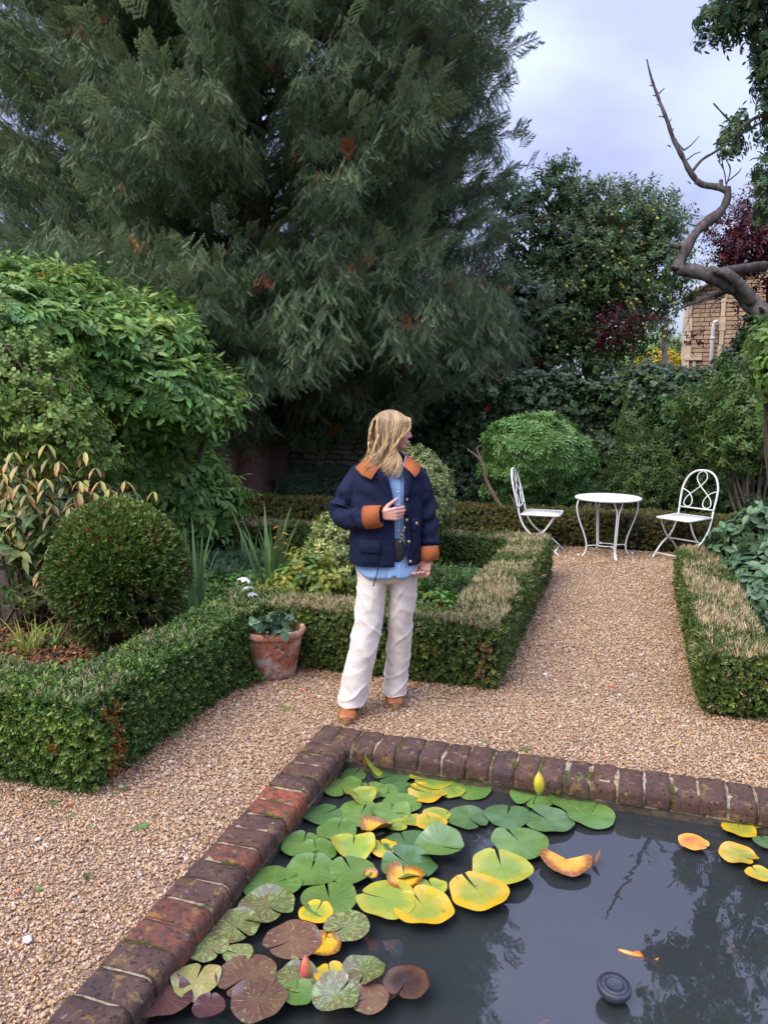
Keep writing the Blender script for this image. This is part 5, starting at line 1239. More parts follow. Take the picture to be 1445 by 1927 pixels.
# ============================================================ WHITE GARDEN FURNITURE
M_wh, nt_, b_ = new_mat('white_painted_metal')
f_ = noise_node(nt_, 38, 6, .7); nt_.links.new(mix(nt_, smooth_step(nt_, f_, .62, .70), (.74, .75, .72), (.42, .34, .26)), b_.inputs['Base Color']); b_.inputs['Roughness'].default_value = .5
bump(nt_, b_, f_, .15, .002)
tx = W(1144, 941, 8.42)
TH = .66
tb = thing('garden_table', 'round white metal garden table with curved legs at the end of the path', 'table', (tx.x, tx.y, 0), rz=YAW + R(8))
mb = MB(); mb.lathe([(0, TH - .006), (.33, TH - .006), (.352, TH - .014), (.358, TH - .005), (.356, TH + .004), (.348, TH + .006), (.335, TH + .002), (0, TH + .002)], 40); mb.build('tabletop', M_wh, tb)
for k in range(4):
    a = k * pi / 2; d = Vector((cos(a), sin(a), 0)); s_ = Vector((-sin(a), cos(a), 0)); mb = MB()
    if k % 2 == 0:
        prof = [(.330, TH - .01), (.352, TH - .06), (.352, TH - .14), (.325, .42), (.27, .28), (.235, .17), (.232, .09), (.25, .035), (.275, .008)]
        mb.tube([d * r + UP * z for r, z in prof], .0095, 8, smooth=4)
        mb.tube([d * r + UP * z for r, z in ((.305, .016), (.318, .010), (.326, .022), (.314, .032), (.305, .024))], .007, 7, smooth=3)
    else:
        for sg in (-1, 1):
            prof = [(.26, TH - .01, .055), (.272, TH - .07, .035), (.27, TH - .14, .012), (.258, .42, .009), (.245, .28, .008), (.235, .17, .007), (.232, .09, .007), (.25, .035, .007), (.275, .010, .007)]
            mb.tube([d * r + UP * z + s_ * sg * q for r, z, q in prof], .0085, 8, smooth=3)
    mb.build('leg', M_wh, tb)
mb = MB()
mb.tube([(.10 * cos(t * pi / 10), .10 * sin(t * pi / 10), .125) for t in range(21)], .006, 6)
for k in range(4):
    a = k * pi / 2; mb.tube([(.10 * cos(a), .10 * sin(a), .125), (.235 * cos(a), .235 * sin(a), .125)], .0065, 6); mb.tube([(.222 * cos(a), .222 * sin(a), .125), (.222 * cos(a), .222 * sin(a), .10)], .006, 6)
mb.build('stretcher', M_wh, tb)
def chair(name, label, c, facing):
    """folding bistro chair; local +Y is forward"""
    t = thing(name, label, 'chair', (c.x, c.y, 0), rz=math.atan2(facing.y, facing.x) - pi / 2, group='white metal garden chairs')
    mb = MB(); w2 = .205; S = .45
    n = 7
    mb.box((0, 0, S), (w2 * 2 - .01, .40, .012)); 
    mb.tube([(-w2, -.2, S), (-w2, .19, S), (-w2 + .03, .215, S), (w2 - .03, .215, S), (w2, .19, S), (w2, -.2, S), (-w2, -.2, S)], .010, 8); mb.build('seat', M_wh, t)
    # side frames that carry the back: arch + rear post sweeping forward to the front foot
    for sg in (-1, 1):
        mb = MB(); mb.tube([(sg * w2, -.235, S + .07), (sg * w2, -.215, S - .02), (sg * w2, -.16, S - .14), (sg * w2, -.06, S - .24), (sg * w2, .06, .15), (sg * w2, .17, .06), (sg * w2, .23, .0)], .011, 8, smooth=4); mb.build('leg', M_wh, t)
        mb = MB(); x = sg * (w2 - .03); mb.tube([(x, .16, S - .01), (x, .10, S - .12), (x, .02, S - .22), (x, -.08, .16), (x, -.17, .07), (x, -.215, .0)], .010, 8, smooth=4); mb.build('leg', M_wh, t)
    mb = MB()
    for (y, z, x) in ((.19, .05, w2), (-.185, .055, w2 - .03), (-.0, .205, w2 - .01)): mb.tube([(-x, y, z), (x, y, z)], .008, 8)
    mb.build('crossbar', M_wh, t)
    def B(u, v): # back plane: u across, v up (0..1 over .48 m), leaning back
        return Vector((u, -.235 - v * .11, S + .07 + v * .43))
    mb = MB(); arch = [B(-w2, 0), B(-w2 * 1.04, .35), B(-w2 * 1.0, .6), B(-w2 * .78, .84), B(-w2 * .42, .97), B(0, 1.0), B(w2 * .42, .97), B(w2 * .78, .84), B(w2 * 1.0, .6), B(w2 * 1.04, .35), B(w2, 0)]
    mb.tube(arch, .0115, 8, smooth=4); mb.build('back_frame', M_wh, t)
    mb = MB(); r_ = .006
    # one continuous rod: lower left loop, crossing, top loop, crossing, lower right loop
    half = [(-1.0, .50), (-.62, .42), (-.36, .27), (-.34, .12), (-.55, .05), (-.78, .12), (-.72, .27), (-.40, .43), (0, .60), (.28, .78), (.22, .92), (0, .985)]
    for sg in (-1, 1): mb.tube([B(sg * u * w2, v) for u, v in half], r_, 7, smooth=5)
    mb.tube([B(-w2, .03), B(w2, .03)], .0085, 8); mb.build('back_scrollwork', M_wh, t); return t
cR = W(1290, 996, 8.42); cR.z = 0
chair('garden_chair', 'white scrolled garden chair to the right of the table, seen from its front corner', cR + FW * -.10 + RT * -.07, RT * -.80 + FW * -.60)
cL = W(1003, 985, 8.55); cL.z = 0
chair('garden_chair', 'white scrolled garden chair to the left of the table, seen almost side on', cL + RT * .12 + FW * .12, RT * .94 + FW * -.34)

# ============================================================ TERRACOTTA POT
M_ter, nt_, b_ = new_mat('terracotta')
t_ = nt_.nodes.new('ShaderNodeTexCoord'); sp_ = nt_.nodes.new('ShaderNodeSeparateXYZ'); nt_.links.new(t_.outputs['Object'], sp_.inputs[0])
c_ = ramp(nt_, noise_node(nt_, 9, 6, .65), [(.3, (.38, .13, .065)), (.55, (.48, .19, .10)), (.75, (.40, .20, .14))])
c_ = mix(nt_, mathn(nt_, 'MULTIPLY', smooth_step(nt_, noise_node(nt_, 12, 6, .7, dist=.6), .44, .60), .8), c_, (.66, .56, .52))
lowm = nt_.nodes.new('ShaderNodeMapRange'); lowm.inputs[1].default_value = .30; lowm.inputs[2].default_value = .05; nt_.links.new(sp_.outputs[2], lowm.inputs[0])
spk = smooth_step(nt_, mathn(nt_, 'ADD', noise_node(nt_, 42, 7, .75), mathn(nt_, 'MULTIPLY', lowm.outputs[0], .0)), .52, .60); c_ = mix(nt_, mathn(nt_, 'MULTIPLY', spk, .85), c_, (.05, .035, .03))
c_ = mix(nt_, mathn(nt_, 'MULTIPLY', smooth_step(nt_, noise_node(nt_, 6, 4, .6), .58, .7), .5), c_, (.13, .12, .04))
nt_.links.new(c_, b_.inputs['Base Color']); b_.inputs['Roughness'].default_value = .9; bump(nt_, b_, noise_node(nt_, 60, 6, .7), .35, .004)
pp = G(516, 1268, 0)
pot = thing('terracotta_pot', 'weathered terracotta flower pot on the gravel against the hedge corner', 'flower pot', (pp.x, pp.y, 0))
mb = MB(); mb.lathe([(0, .004), (.112, .004), (.118, .012), (.160, .262), (.163, .268), (.172, .275), (.178, .29), (.176, .308), (.166, .318), (.156, .314), (.150, .295), (.146, .26), (0, .255)], 48); po_ = mb.build('pot', M_ter, pot); po_.scale = (1.17, 1.17, 1)
bm_ = bmesh.new(); bmesh.ops.create_grid(bm_, x_segments=20, y_segments=20, size=.145)
for v in list(bm_.verts):
    if v.co.xy.length > .147: bm_.verts.remove(v)
for v in bm_.verts: v.co.z = .258 + .012 * noise.noise(v.co * 25)
me = bpy.data.meshes.new('potting_soil'); bm_.to_mesh(me); bm_.free(); me.materials.append(M_soil); obj('potting_soil', me, pot).scale = (1.15, 1.15, 1)
rose = thing('potted_rose', 'small rose bush with round bluish leaves growing in the terracotta pot', 'plant', (pp.x, pp.y, .26))
M_rose = leaf_mat('rose_leaf', (.055, .11, .075), (.085, .15, .095), (.20, .28, .10), rough=.42, trans=.2, jit=.2)
rl = [long_leaf('leaf', M_rose, .052, .043, .2) for _ in range(3)]
for me in rl:
    pass
def round_leaf(nm, mat, r):
    s = Spray(); V = [(0, 0, 0)]; 
    for k in range(10):
        a = 2 * pi * k / 10; V.append((r * .9 * sin(a), r + r * cos(a) * -1.05, -.25 * r * (1 - cos(a)) * .5 + .006 * abs(sin(a))))
    V[0] = (0, r, .0); s.mb.add(V, [(0, k + 1, (k + 1) % 10 + 1) for k in range(10)], rr()); return s.mesh(nm, mat)
rl = [round_leaf('leaf', M_rose, ru(.027, .034)) for _ in range(4)]
mb = MB()
for (px, py) in ((475, 1165), (492, 1160), (508, 1172), (525, 1150), (535, 1145), (540, 1165), (497, 1185), (520, 1185), (510, 1195), (535, 1190), (480, 1172), (505, 1155)):
    e_ = W(px, py, 4.55 + ru(-.12, .05)) - rose.location; b0 = Vector((ru(-.04, .03), ru(-.03, .03), 0)); m_ = b0.lerp(e_, .5) + Vector((0, 0, .03)); mb.tube([b0, m_, e_], [.003, .0025, .0015], 5, smooth=3)
    for k in range(9):
        t = 1 - k * .08; p = b0.lerp(e_, t) + Vector((0, 0, .03 * 4 * t * (1 - t))); a = ru(0, 6.28); d = Vector((cos(a), sin(a), ru(-1.6, .4))); o = obj('leaf', random.choice(rl), rose)
        o.matrix_local = Matrix.LocRotScale(p, d.to_track_quat('Y', 'Z') @ Quaternion((0, 1, 0), ru(-.8, .8)), Vector((1, 1, 1)) * ru(.7, 1.15))
mb.build('stems', M_stem, rose)

# ============================================================ WEEDS AND FALLEN LEAVES ON THE GRAVEL
M_weed = leaf_mat('weed_leaf', (.05, .13, .04), (.10, .20, .06), rough=.5)
def weed(px, py, n, r, label, grass=False):
    c = G(px, py); t = thing('weed', label, 'weed', (c.x, c.y, 0))
    s = Spray()
    for i in range(n):
        a = i * 2.4 + ru(-.3, .3); 
        if grass: s.leaf((ru(-.006, .006), ru(-.006, .006), 0), (cos(a) * .5, sin(a) * .5, ru(.5, 1)), UP, r * ru(.6, 1.1), .004, rr(), kind='lance', seg=2)
        else: s.leaf((cos(a) * .004, sin(a) * .004, .008), (cos(a), sin(a), ru(.15, .5)), UP, r * ru(.5, 1.1), r * .34, rr(), kind='obov', droop=.3)
    obj('leaves', s.mesh('leaves', M_weed), t)
for a in [(100, 1515, 6, .035, 'small flat weed on the gravel in front of the left hedge corner', 0), (232, 1490, 12, .04, 'feathery weed on the gravel by the front corner of the left hedge', 1), (262, 1560, 9, .035, 'weed in the middle of the left gravel area', 0),
          (330, 1387, 8, .045, 'broad leaved weed at the foot of the left hedge halfway to the pot', 0), (163, 1655, 26, .035, 'bright green grass tuft in the left gravel', 1), (70, 1680, 18, .03, 'sparse grass tuft left of the bright green one', 1), (135, 1538, 7, .022, 'tiny weed below the flat weed by the left hedge', 0), (170, 1560, 7, .02, 'tiny pale weed in the gravel left of the middle weed', 0),
          (537, 1334, 3, .06, 'long pale green leaf lying on gravel in front of the pot', 0), (915, 1400, 7, .028, 'small weed growing at the outer edge of the back coping', 0), (985, 1412, 9, .03, 'yellow green weed at the outer edge of the back coping', 0), (1085, 1140, 5, .04, 'small green leaf on the far path by the left hedge', 0), (1097, 1102, 4, .03, 'tiny green sprig on the far path nearer the table', 0), (598, 1400, 5, .02, 'tiny weed at the outer corner of the coping', 0), (737, 1432, 8, .022, 'tiny weed growing from the inner coping joint above the lily leaves', 0)]:
    weed(*a[:5], bool(a[5]))
M_dead = leaf_mat('fallen_leaf', (.10, .045, .02), (.22, .10, .04), rough=.8)
def fallen(px, py, sz, label, z=.012, mat=None):
    s = Spray(); s.leaf((0, -sz / 2, .004), (0, 1, .1), UP, sz, sz * .5, rr(), fold=.5, droop=ru(-.3, .2)); o = obj('fallen_leaf', s.mesh('fallen_leaf', mat or M_dead)); c = G(px, py, z); o.location = c; o.rotation_euler = (0, 0, ru(0, 6)); tag(o, label, 'leaf')
fallen(517, 1374, .06, 'dark curled fallen leaf on the gravel above the coping corner'); fallen(384, 1588, .03, 'dark red fallen leaf by the outer coping edge'); fallen(1280, 1100, .05, 'brown fallen leaf on the path by the right hedge'); fallen(580, 1296, .04, 'brown leaf on the gravel beside the pot')
mb = MB(); a, b = G(50, 1840, .012), G(112, 1793, .014); mb.tube([a, (a + b) / 2 + Vector((0, 0, .006)), b], .0016, 5); tag(mb.build('straw', M_stalk), 'dry straw lying on the gravel near the bottom left', 'straw')
mb = MB(); a, b = G(110, 1823, .012), G(146, 1842, .014); mb.tube([a, (a + b) / 2 + Vector((0, 0, .006)), b], .0016, 5); tag(mb.build('straw', M_stalk), 'short dry straw lying against the nearest bricks', 'straw')

# ============================================================ WATER LILIES
def pad_mat(name, c0, c1, vein, edge=None, mott=None, mscale=14, mlo=.5, mhi=.6, rough=.28, spots=None):
    m, nt, b = new_mat(name); t = nt.nodes.new('ShaderNodeTexCoord'); oi = nt.nodes.new('ShaderNodeObjectInfo')
    ad = nt.nodes.new('ShaderNodeVectorMath'); ad.operation = 'ADD'; cb = nt.nodes.new('ShaderNodeCombineXYZ'); nt.links.new(mathn(nt, 'MULTIPLY', oi.outputs['Random'], 53.0), cb.inputs[0]); nt.links.new(t.outputs['Object'], ad.inputs[0]); nt.links.new(cb.outputs[0], ad.inputs[1])
    v = ad.outputs[0]; rad = attr(nt, 'rad'); ang = attr(nt, 'ang')
    c = mix(nt, smooth_step(nt, noise_node(nt, 9, 4, .6, vec=v), .35, .65), c0, c1)
    if mott:
        # streaky marbling, stretched along the radius
        cb2 = nt.nodes.new('ShaderNodeCombineXYZ'); nt.links.new(mathn(nt, 'MULTIPLY', ang, 5.0), cb2.inputs[0]); nt.links.new(mathn(nt, 'ADD', mathn(nt, 'MULTIPLY', rad, 3.2), mathn(nt, 'MULTIPLY', oi.outputs['Random'], 40)), cb2.inputs[1])
        f = noise_node(nt, 1.15, 4, .55, vec=cb2.outputs[0], dist=.8); c = mix(nt, smooth_step(nt, f, mlo, mhi), c, mott)
    if edge: c = mix(nt, smooth_step(nt, mathn(nt, 'ADD', rad, mathn(nt, 'MULTIPLY', noise_node(nt, 16, 4, .7, vec=v), .9)), .95, 1.35), c, edge)
    if spots: c = mix(nt, smooth_step(nt, noise_node(nt, 45, 5, .7, vec=v), .63, .68), c, spots)
    vn = nt.nodes.new('ShaderNodeMath'); vn.operation = 'SINE'; nt.links.new(mathn(nt, 'MULTIPLY', ang, 19.0), vn.inputs[0])
    vf = mathn(nt, 'MULTIPLY', smooth_step(nt, vn.outputs[0], .90, 1.0), .35); c = mix(nt, vf, c, vein)
    nt.links.new(val_jit(nt, c, .14), b.inputs['Base Color']); b.inputs['Roughness'].default_value = rough; b.inputs['Specular IOR Level'].default_value = .8
    bump(nt, b, mathn(nt, 'ADD', vf, mathn(nt, 'MULTIPLY', noise_node(nt, 22, 4, .6, vec=v), .6)), .35, .004)
    return m
PM = {'g': pad_mat('pad_green', (.085, .17, .030), (.125, .22, .045), (.24, .34, .10), spots=(.10, .10, .02)),
      'G': pad_mat('pad_dark_green', (.055, .12, .035), (.085, .16, .045), (.17, .26, .10)),
      'y': pad_mat('pad_yellow_green', (.17, .26, .04), (.22, .29, .04), (.38, .42, .10), edge=(.34, .33, .03), spots=(.18, .12, .02)),
      'Y': pad_mat('pad_yellow', (.36, .31, .03), (.25, .29, .035), (.40, .42, .06), edge=(.60, .33, .01), spots=(.20, .07, .01)),
      'o': pad_mat('pad_orange', (.65, .26, .01), (.60, .34, .02), (.6, .4, .05), edge=(.22, .07, .01), spots=(.12, .03, .01)),
      'r': pad_mat('pad_coral', (.75, .14, .04), (.70, .30, .03), (.7, .4, .1), edge=(.75, .35, .03)),
      'm': pad_mat('pad_brown_marbled', (.14, .11, .05), (.12, .15, .045), (.24, .24, .10), mott=(.22, .30, .09), mlo=.54, mhi=.60, rough=.2),
      'M': pad_mat('pad_green_marbled', (.11, .15, .05), (.17, .12, .06), (.24, .26, .12), mott=(.24, .32, .10), mlo=.50, mhi=.58, rough=.2),
      'p': pad_mat('pad_purple', (.115, .055, .038), (.15, .085, .048), (.22, .14, .10), mott=(.20, .26, .08), mlo=.60, mhi=.66, rough=.18),
      'P': pad_mat('pad_deep_purple', (.065, .030, .030), (.10, .045, .036), (.16, .09, .08), rough=.16),
      'b': pad_mat('pad_dark_brown', (.030, .014, .008), (.06, .025, .012), (.10, .05, .03), edge=(.10, .04, .012), mott=(.45, .20, .02), mlo=.68, mhi=.72, rough=.3),
      't': pad_mat('pad_tan_marbled', (.27, .19, .06), (.22, .20, .06), (.35, .32, .12), mott=(.24, .30, .09), rough=.3)}
def pad_mesh(R_, mat, curl=.0, cut=.12, wavy=.02, asym=.0, fold=0, dome=0, notch=1.0):
    """round leaf with a cleft at angle 0"""
    nr, na = 7, 44; V = [(0, 0, .002)]; rad = [0.0]; an = [0.0]; F = []; ph = ru(0, 6)
    for i in range(1, nr + 1):
        r = i / nr
        for k in range(na):
            a = cut * (1.0 - .5 * r) * .0 + (cut * .4 + (2 * pi - 2 * cut * .4) * k / (na - 1)) ; rr_ = r
            # lobes rounded at the cleft
            e_ = min(k, na - 1 - k) / (na - 1); rr_ *= (1 - (.13 * notch) * max(0, 1 - e_ * 22) ** 2) * (1 + .035 * sin(a * 3 + ph) + .02 * sin(a * 7 + ph * 2))
            x, y = cos(a) * rr_ * (1 + asym), sin(a) * rr_
            z = wavy * r * r * (sin(a * 2 + ph) + .6 * sin(a * 5 + ph * 3)) + curl * max(0, r - .55) ** 2 * (1 + .6 * sin(a * 2 + ph)) * 3 - dome * r * r * .3
            if fold: z += fold * max(0, abs(y) * 1.0 - .1) 
            z += .012 * r * (max(0, 1 - e_ * 14))
            V.append((x * R_, y * R_, z * R_ + .004)); rad.append(r); an.append(a / (2 * pi) * 6.2831)
    for k in range(na - 1): F.append((0, 1 + k, 2 + k))
    for i in range(nr - 1):
        b0 = 1 + i * na; b1 = b0 + na
        for k in range(na - 1): F.append((b0 + k, b1 + k, b1 + k + 1, b0 + k + 1))
    me = bpy.data.meshes.new('lily_pad'); me.from_pydata(V, [], F); me.update(); me.polygons.foreach_set('use_smooth', [True] * len(F)); me.materials.append(mat)
    for nm, a in (('rad', rad), ('ang', an)):
        at = me.attributes.new(nm, 'FLOAT', 'POINT'); at.data.foreach_set('value', a)
    return me
# px, py, half width px, cleft direction in the picture (deg, 0 = right, 90 = up), kind, curl, fold, tilt, label
PADS = [
 (665, 1461, 24, 40, 'G', .0, 0, 0, 'small dark green lily leaf tucked into the brick corner of the pond'),
 (738, 1462, 36, 200, 'G', .1, 0, 0, 'dark green lily leaf right of the raised one near the brick corner'),
 (759, 1489, 26, 20, 'G', 0, 0, 0, 'submerged dark green lily leaf left of the yellow one by the back coping'),
 (698, 1491, 32, 120, 'g', 0, 0, 0, 'green lily leaf just below the raised leaf'),
 (642, 1485, 38, 300, 'g', .5, 0, 4, 'cupped bright green lily leaf nearest the brick corner at left'),
 (725, 1493, 24, 330, 'g', 0, 0, 0, 'small pale green lily leaf overlapping others below the brick corner'),
 (678, 1508, 29, 150, 'y', .9, .3, 8, 'curled yellow green lily leaf with a rolled edge near the brick corner'),
 (755, 1519, 37, 185, 'g', 0, 0, 0, 'smooth green lily leaf in the middle of the upper cluster'),
 (813, 1470, 41, 190, 'y', .2, 0, 3, 'yellow green lily leaf with a raised side against the back coping'),
 (887, 1489, 37, 150, 'g', 0, 0, 0, 'flat green lily leaf nearest the back coping in the gap before the yellow bud'),
 (850, 1494, 24, 40, 'y', 0, 0, 0, 'small yellow green lily leaf between the bright yellow one and the flat green one'),
 (804, 1498, 36, 170, 'Y', .3, 0, 2, 'bright yellow and green lily leaf below the back coping'),
 (607, 1541, 35, 20, 'G', 0, 0, 0, 'dark green lily leaf close to the left coping with its cleft to the right'),
 (736, 1537, 37, 80, 'g', .4, 0, 4, 'green lily leaf with a lifted brown edge in the upper cluster'),
 (678, 1541, 47, 60, 'g', 0, 0, 0, 'large green lily leaf left of the one with a brown edge'),
 (775, 1553, 20, 200, 'y', .3, 0, 0, 'small yellow green lily leaf left of the spotted yellow one'),
 (811, 1556, 29, 120, 'Y', .1, 0, 0, 'spotted yellow lily leaf right of the orange half sunken one'),
 (746, 1562, 20, 150, 'y', 0, 0, 0, 'little yellow green lily leaf behind the orange half sunken one'),
 (822, 1541, 26, 200, 'y', 0, 0, 0, 'yellow green lily leaf partly under the leaf with the dark hole'),
 (880, 1547, 40, 320, 'G', 0, 0, 0, 'green lily leaf with a large dark water filled hole'),
 (634, 1575, 37, 70, 'g', .2, 0, 2, 'heart shaped green lily leaf left of the orange half sunken one'),
 (709, 1573, 31, 200, 'o', .9, .3, 12, 'orange lily leaf half sunken in the upper cluster'),
 (570, 1601, 40, 80, 'g', .15, 0, 0, 'heart shaped green lily leaf second nearest the left coping'),
 (595, 1616, 38, 110, 'g', .1, 0, 0, 'green lily leaf under the heart shaped one by the left coping'),
 (665, 1609, 41, 90, 'y', .6, .15, 5, 'light green lily leaf with raised pointed lobes in the cluster centre'),
 (719, 1608, 27, 110, 'Y', .3, 0, 3, 'narrow yellow green lily leaf between two green ones in the centre'),
 (765, 1600, 43, 120, 'G', 0, 0, 0, 'dull pale green lily leaf in the centre of the cluster'),
 (827, 1609, 47, 350, 'g', .4, .25, 6, 'big folded green lily leaf standing out of the water in the centre'),
 (586, 1656, 50, 80, 'g', .2, 0, 2, 'large green lily leaf with a small square tear at its centre'),
 (661, 1653, 42, 130, 'g', .1, 0, 0, 'green lily leaf right of the one with a square tear'),
 (768, 1643, 52, 150, 'G', .3, 0, 2, 'large dull green lily leaf with turned up lobe below the centre'),
 (512, 1681, 54, 15, 'g', 0, 0, 0, 'large flat oval green lily leaf near the middle of the left coping'),
 (697, 1663, 14, 80, 'o', .9, .2, 8, 'small curled brown and yellow leaf between two green lily leaves'),
 (761, 1670, 36, 100, 'o', .5, .2, 4, 'decayed orange and black lily leaf in the middle of the cluster'),
 (813, 1688, 28, 120, 'y', .4, 0, 2, 'yellow green lily leaf with a rolled yellow edge behind the big yellow one'),
 (620, 1712, 52, 110, 'g', .15, 0, 1, 'large mid green lily leaf with its cleft at the top left of centre'),
 (727, 1712, 55, 170, 'y', 0, 0, 0, 'large yellow green lily leaf left of the big yellow one'),
 (797, 1727, 55, 130, 'Y', .15, 0, 0, 'big yellow lily leaf with an angular outline at the lower right of the cluster'),
 (503, 1727, 52, 330, 'm', .3, 0, 2, 'large brown green marbled lily leaf below the flat oval green one'),
 (595, 1738, 32, 60, 'Y', .05, 0, 1, 'bright yellow lily leaf tucked between the marbled leaves'),
 (441, 1765, 48, 330, 'm', .1, 0, 0, 'brown marbled lily leaf closest to the left coping'),
 (653, 1765, 42, 210, 'M', .2, 0, 0, 'yellow and brown marbled lily leaf right of the orange one'),
 (393, 1808, 37, 330, 'M', .05, 0, 0, 'olive lily leaf against the coping above the tan one'),
 (449, 1820, 28, 170, 'M', .05, 0, 0, 'small olive and red marbled lily leaf right of the olive one'),
 (551, 1793, 53, 205, 'p', .15, 0, 1, 'purple brown marbled lily leaf behind the pink bud'),
 (608, 1800, 34, 70, 'o', .05, 0, 0, 'orange decaying lily leaf behind the pink bud'),
 (622, 1860, 30, 110, 'Y', .1, 0, 1, 'orange yellow lily leaf below the orange decaying one'),
 (370, 1873, 45, 80, 't', .3, 0, 2, 'tan marbled lily leaf with cleft on top near the bottom left coping'),
 (466, 1864, 56, 215, 'p', .1, 0, 0, 'large purple lily leaf with light flecks in the lower cluster'),
 (560, 1866, 40, 80, 'm', .2, 0, 1, 'brown and green marbled lily leaf right below the pink bud'),
 (686, 1857, 40, 250, 'm', .5, .15, 4, 'brown marbled lily leaf with a rolled edge left of the dark decayed one'),
 (765, 1876, 42, 230, 'b', .1, 0, 0, 'dark brown decayed lily leaf lying by itself at the bottom of the cluster'),
 (308, 1905, 54, 120, 'P', .1, 0, 0, 'dark purple glossy lily leaf in the bottom left corner of the pond'),
 (560, 1897, 32, 100, 'g', .2, 0, 1, 'green lily leaf partly under the brown marbled one at the bottom'),
 (487, 1912, 52, 60, 'p', .15, 0, 1, 'large purple green flecked lily leaf at the bottom border'),
 (632, 1905, 44, 40, 'M', .5, .2, 5, 'twisted green brown lily leaf at the bottom border'),
 (694, 1908, 38, 200, 'p', .1, 0, 0, 'purple brown lily leaf at the bottom border right of the twisted one'),
 (394, 1925, 30, 90, 'P', 0, 0, 0, 'dark purple lily leaf cut by the bottom border'),
 (1005, 1505, 43, 210, 'g', .1, 0, 0, 'green lily leaf from which the yellow bud rises'),
 (1077, 1517, 42, 150, 'g', .3, 0, 2, 'green lily leaf with a raised edge right of the yellow bud'),
 (1112, 1541, 44, 150, 'g', 0, 0, 0, 'rightmost green lily leaf of the group around the yellow bud'),
 (954, 1543, 42, 60, 'G', 0, 0, 0, 'green lily leaf at the left end of the group around the yellow bud'),
 (1032, 1552, 45, 150, 'G', 0, 0, 0, 'large green lily leaf in front of the yellow bud'),
 (978, 1597, 53, 130, 'g', 0, 0, 0, 'large green lily leaf between the bud group and the speckled one'),
 (943, 1648, 56, 95, 'y', 0, 0, 0, 'large speckled green lily leaf just above the round yellow one'),
 (900, 1697, 55, 130, 'Y', .05, 0, 0, 'large round yellow lily leaf with red brown flecks'),
 (1065, 1632, 47, 60, 'o', .05, 0, 0, 'torn orange and yellow lily leaf drifting alone in open water'),
 (1304, 1597, 27, 330, 'r', .05, 0, 0, 'small coral red lily leaf floating alone at the right'),
 (1389, 1623, 34, 320, 'Y', .3, 0, 1, 'yellow lily leaf with a brown hole at the right'),
 (1427, 1661, 24, 110, 'Y', .1, 0, 0, 'small yellow lily leaf at the right border'),
 (1390, 1570, 30, 60, 'Y', .1, 0, 0, 'yellow lily leaf under the back coping at the right border'),
 (1412, 1556, 26, 210, 'y', .2, 0, 1, 'yellow green lily leaf with a brown side nearest the right back coping'),
 (1440, 1597, 22, 90, 'G', .0, 0, 0, 'dark green lily leaf cut by the right border'),
 (1440, 1563, 16, 90, 'G', .0, 0, 0, 'green lily leaf at the right border against the coping'),
]
PADS.sort(key=lambda p: p[1])
for i, (px, py, hw, ca, kd, cu, fo, ti, lb) in enumerate(PADS):
    c = G(px, py, WZ); dist = (c - Vector((0, 0, CAMH))).length; depth = dist * FPX / sqrt(FPX ** 2 + (px - 722.5) ** 2 + (py - 963.5) ** 2); R_ = 1.02 * hw * depth / FPX
    me = pad_mesh(R_, PM[kd], .03 + cu * .16, 2.6 if 'torn' in lb else ru(.10, .22), .035 + .04 * (cu > .2), fold=fo, notch=ru(.6, 1.6))
    o = obj('lily_pad', me); o.location = (c.x, c.y, WZ + .002 + .0011 * i * .6 + rr() * .003)
    # cleft direction: picture angle -> ground angle (undo the foreshortening)
    el = math.asin((CAMH - WZ) / dist); a = math.atan2(sin(R(ca)) / sin(el), cos(R(ca))) + YAW
    o.rotation_euler = (R(ti) * ru(.5, 1), -R(ti) * .6, a); 
    if ti: o.location.z += R_ * sin(R(ti)) * .55
    tag(o, lb, 'lily pad')
# two leaves lifted clear of the water on their stalks
def lifted(px, py, hw, z, kd, rx, ry, rz, lb, fold):
    c = G(px, py, WZ + z); depth = (c - Vector((0, 0, CAMH))).length * .92; R_ = hw * depth / FPX
    t = thing('lily_leaf', lb, 'lily pad', (c.x, c.y, WZ)); me = pad_mesh(R_, PM[kd], .2, .15, .03, fold=fold); o = obj('blade', me, t); o.location = (0, 0, z); o.rotation_euler = (rx, ry, rz)
    mb = MB(); mb.tube([(0, 0, z), (.01, .02, z * .5), (.02, .03, -.05)], .003, 6); mb.build('stalk', M_blade, t)
lifted(706, 1436, 31, .045, 'y', R(-30), R(-38), R(200), 'folded yellow green lily leaf standing up on its stalk by the brick corner', .3)
lifted(686, 1441, 15, .03, 'o', R(40), R(10), R(120), 'small orange red dying leaf standing behind the folded lily leaf', .5)
# brown curled leaf beside the torn orange one
s = Spray(); s.leaf((0, -.03, 0), (0, .7, 1), (1, .3, 0), .075, .035, rr(), fold=.7, droop=-.4); o = obj('curled_leaf', s.mesh('curled_leaf', M_dead)); o.location = G(1115, 1625, WZ); tag(o, 'dark brown curled leaf sticking out of the water right of the torn orange one', 'leaf')
s = Spray(); s.leaf((0, -.02, 0), (0, 1, .4), (1, 0, .3), .05, .022, rr(), fold=.6, droop=-.4); o = obj('curled_leaf', s.mesh('curled_leaf', M_dead)); o.location = G(868, 1524, WZ); tag(o, 'small brown dead leaf above the lily leaf with the dark hole', 'leaf')
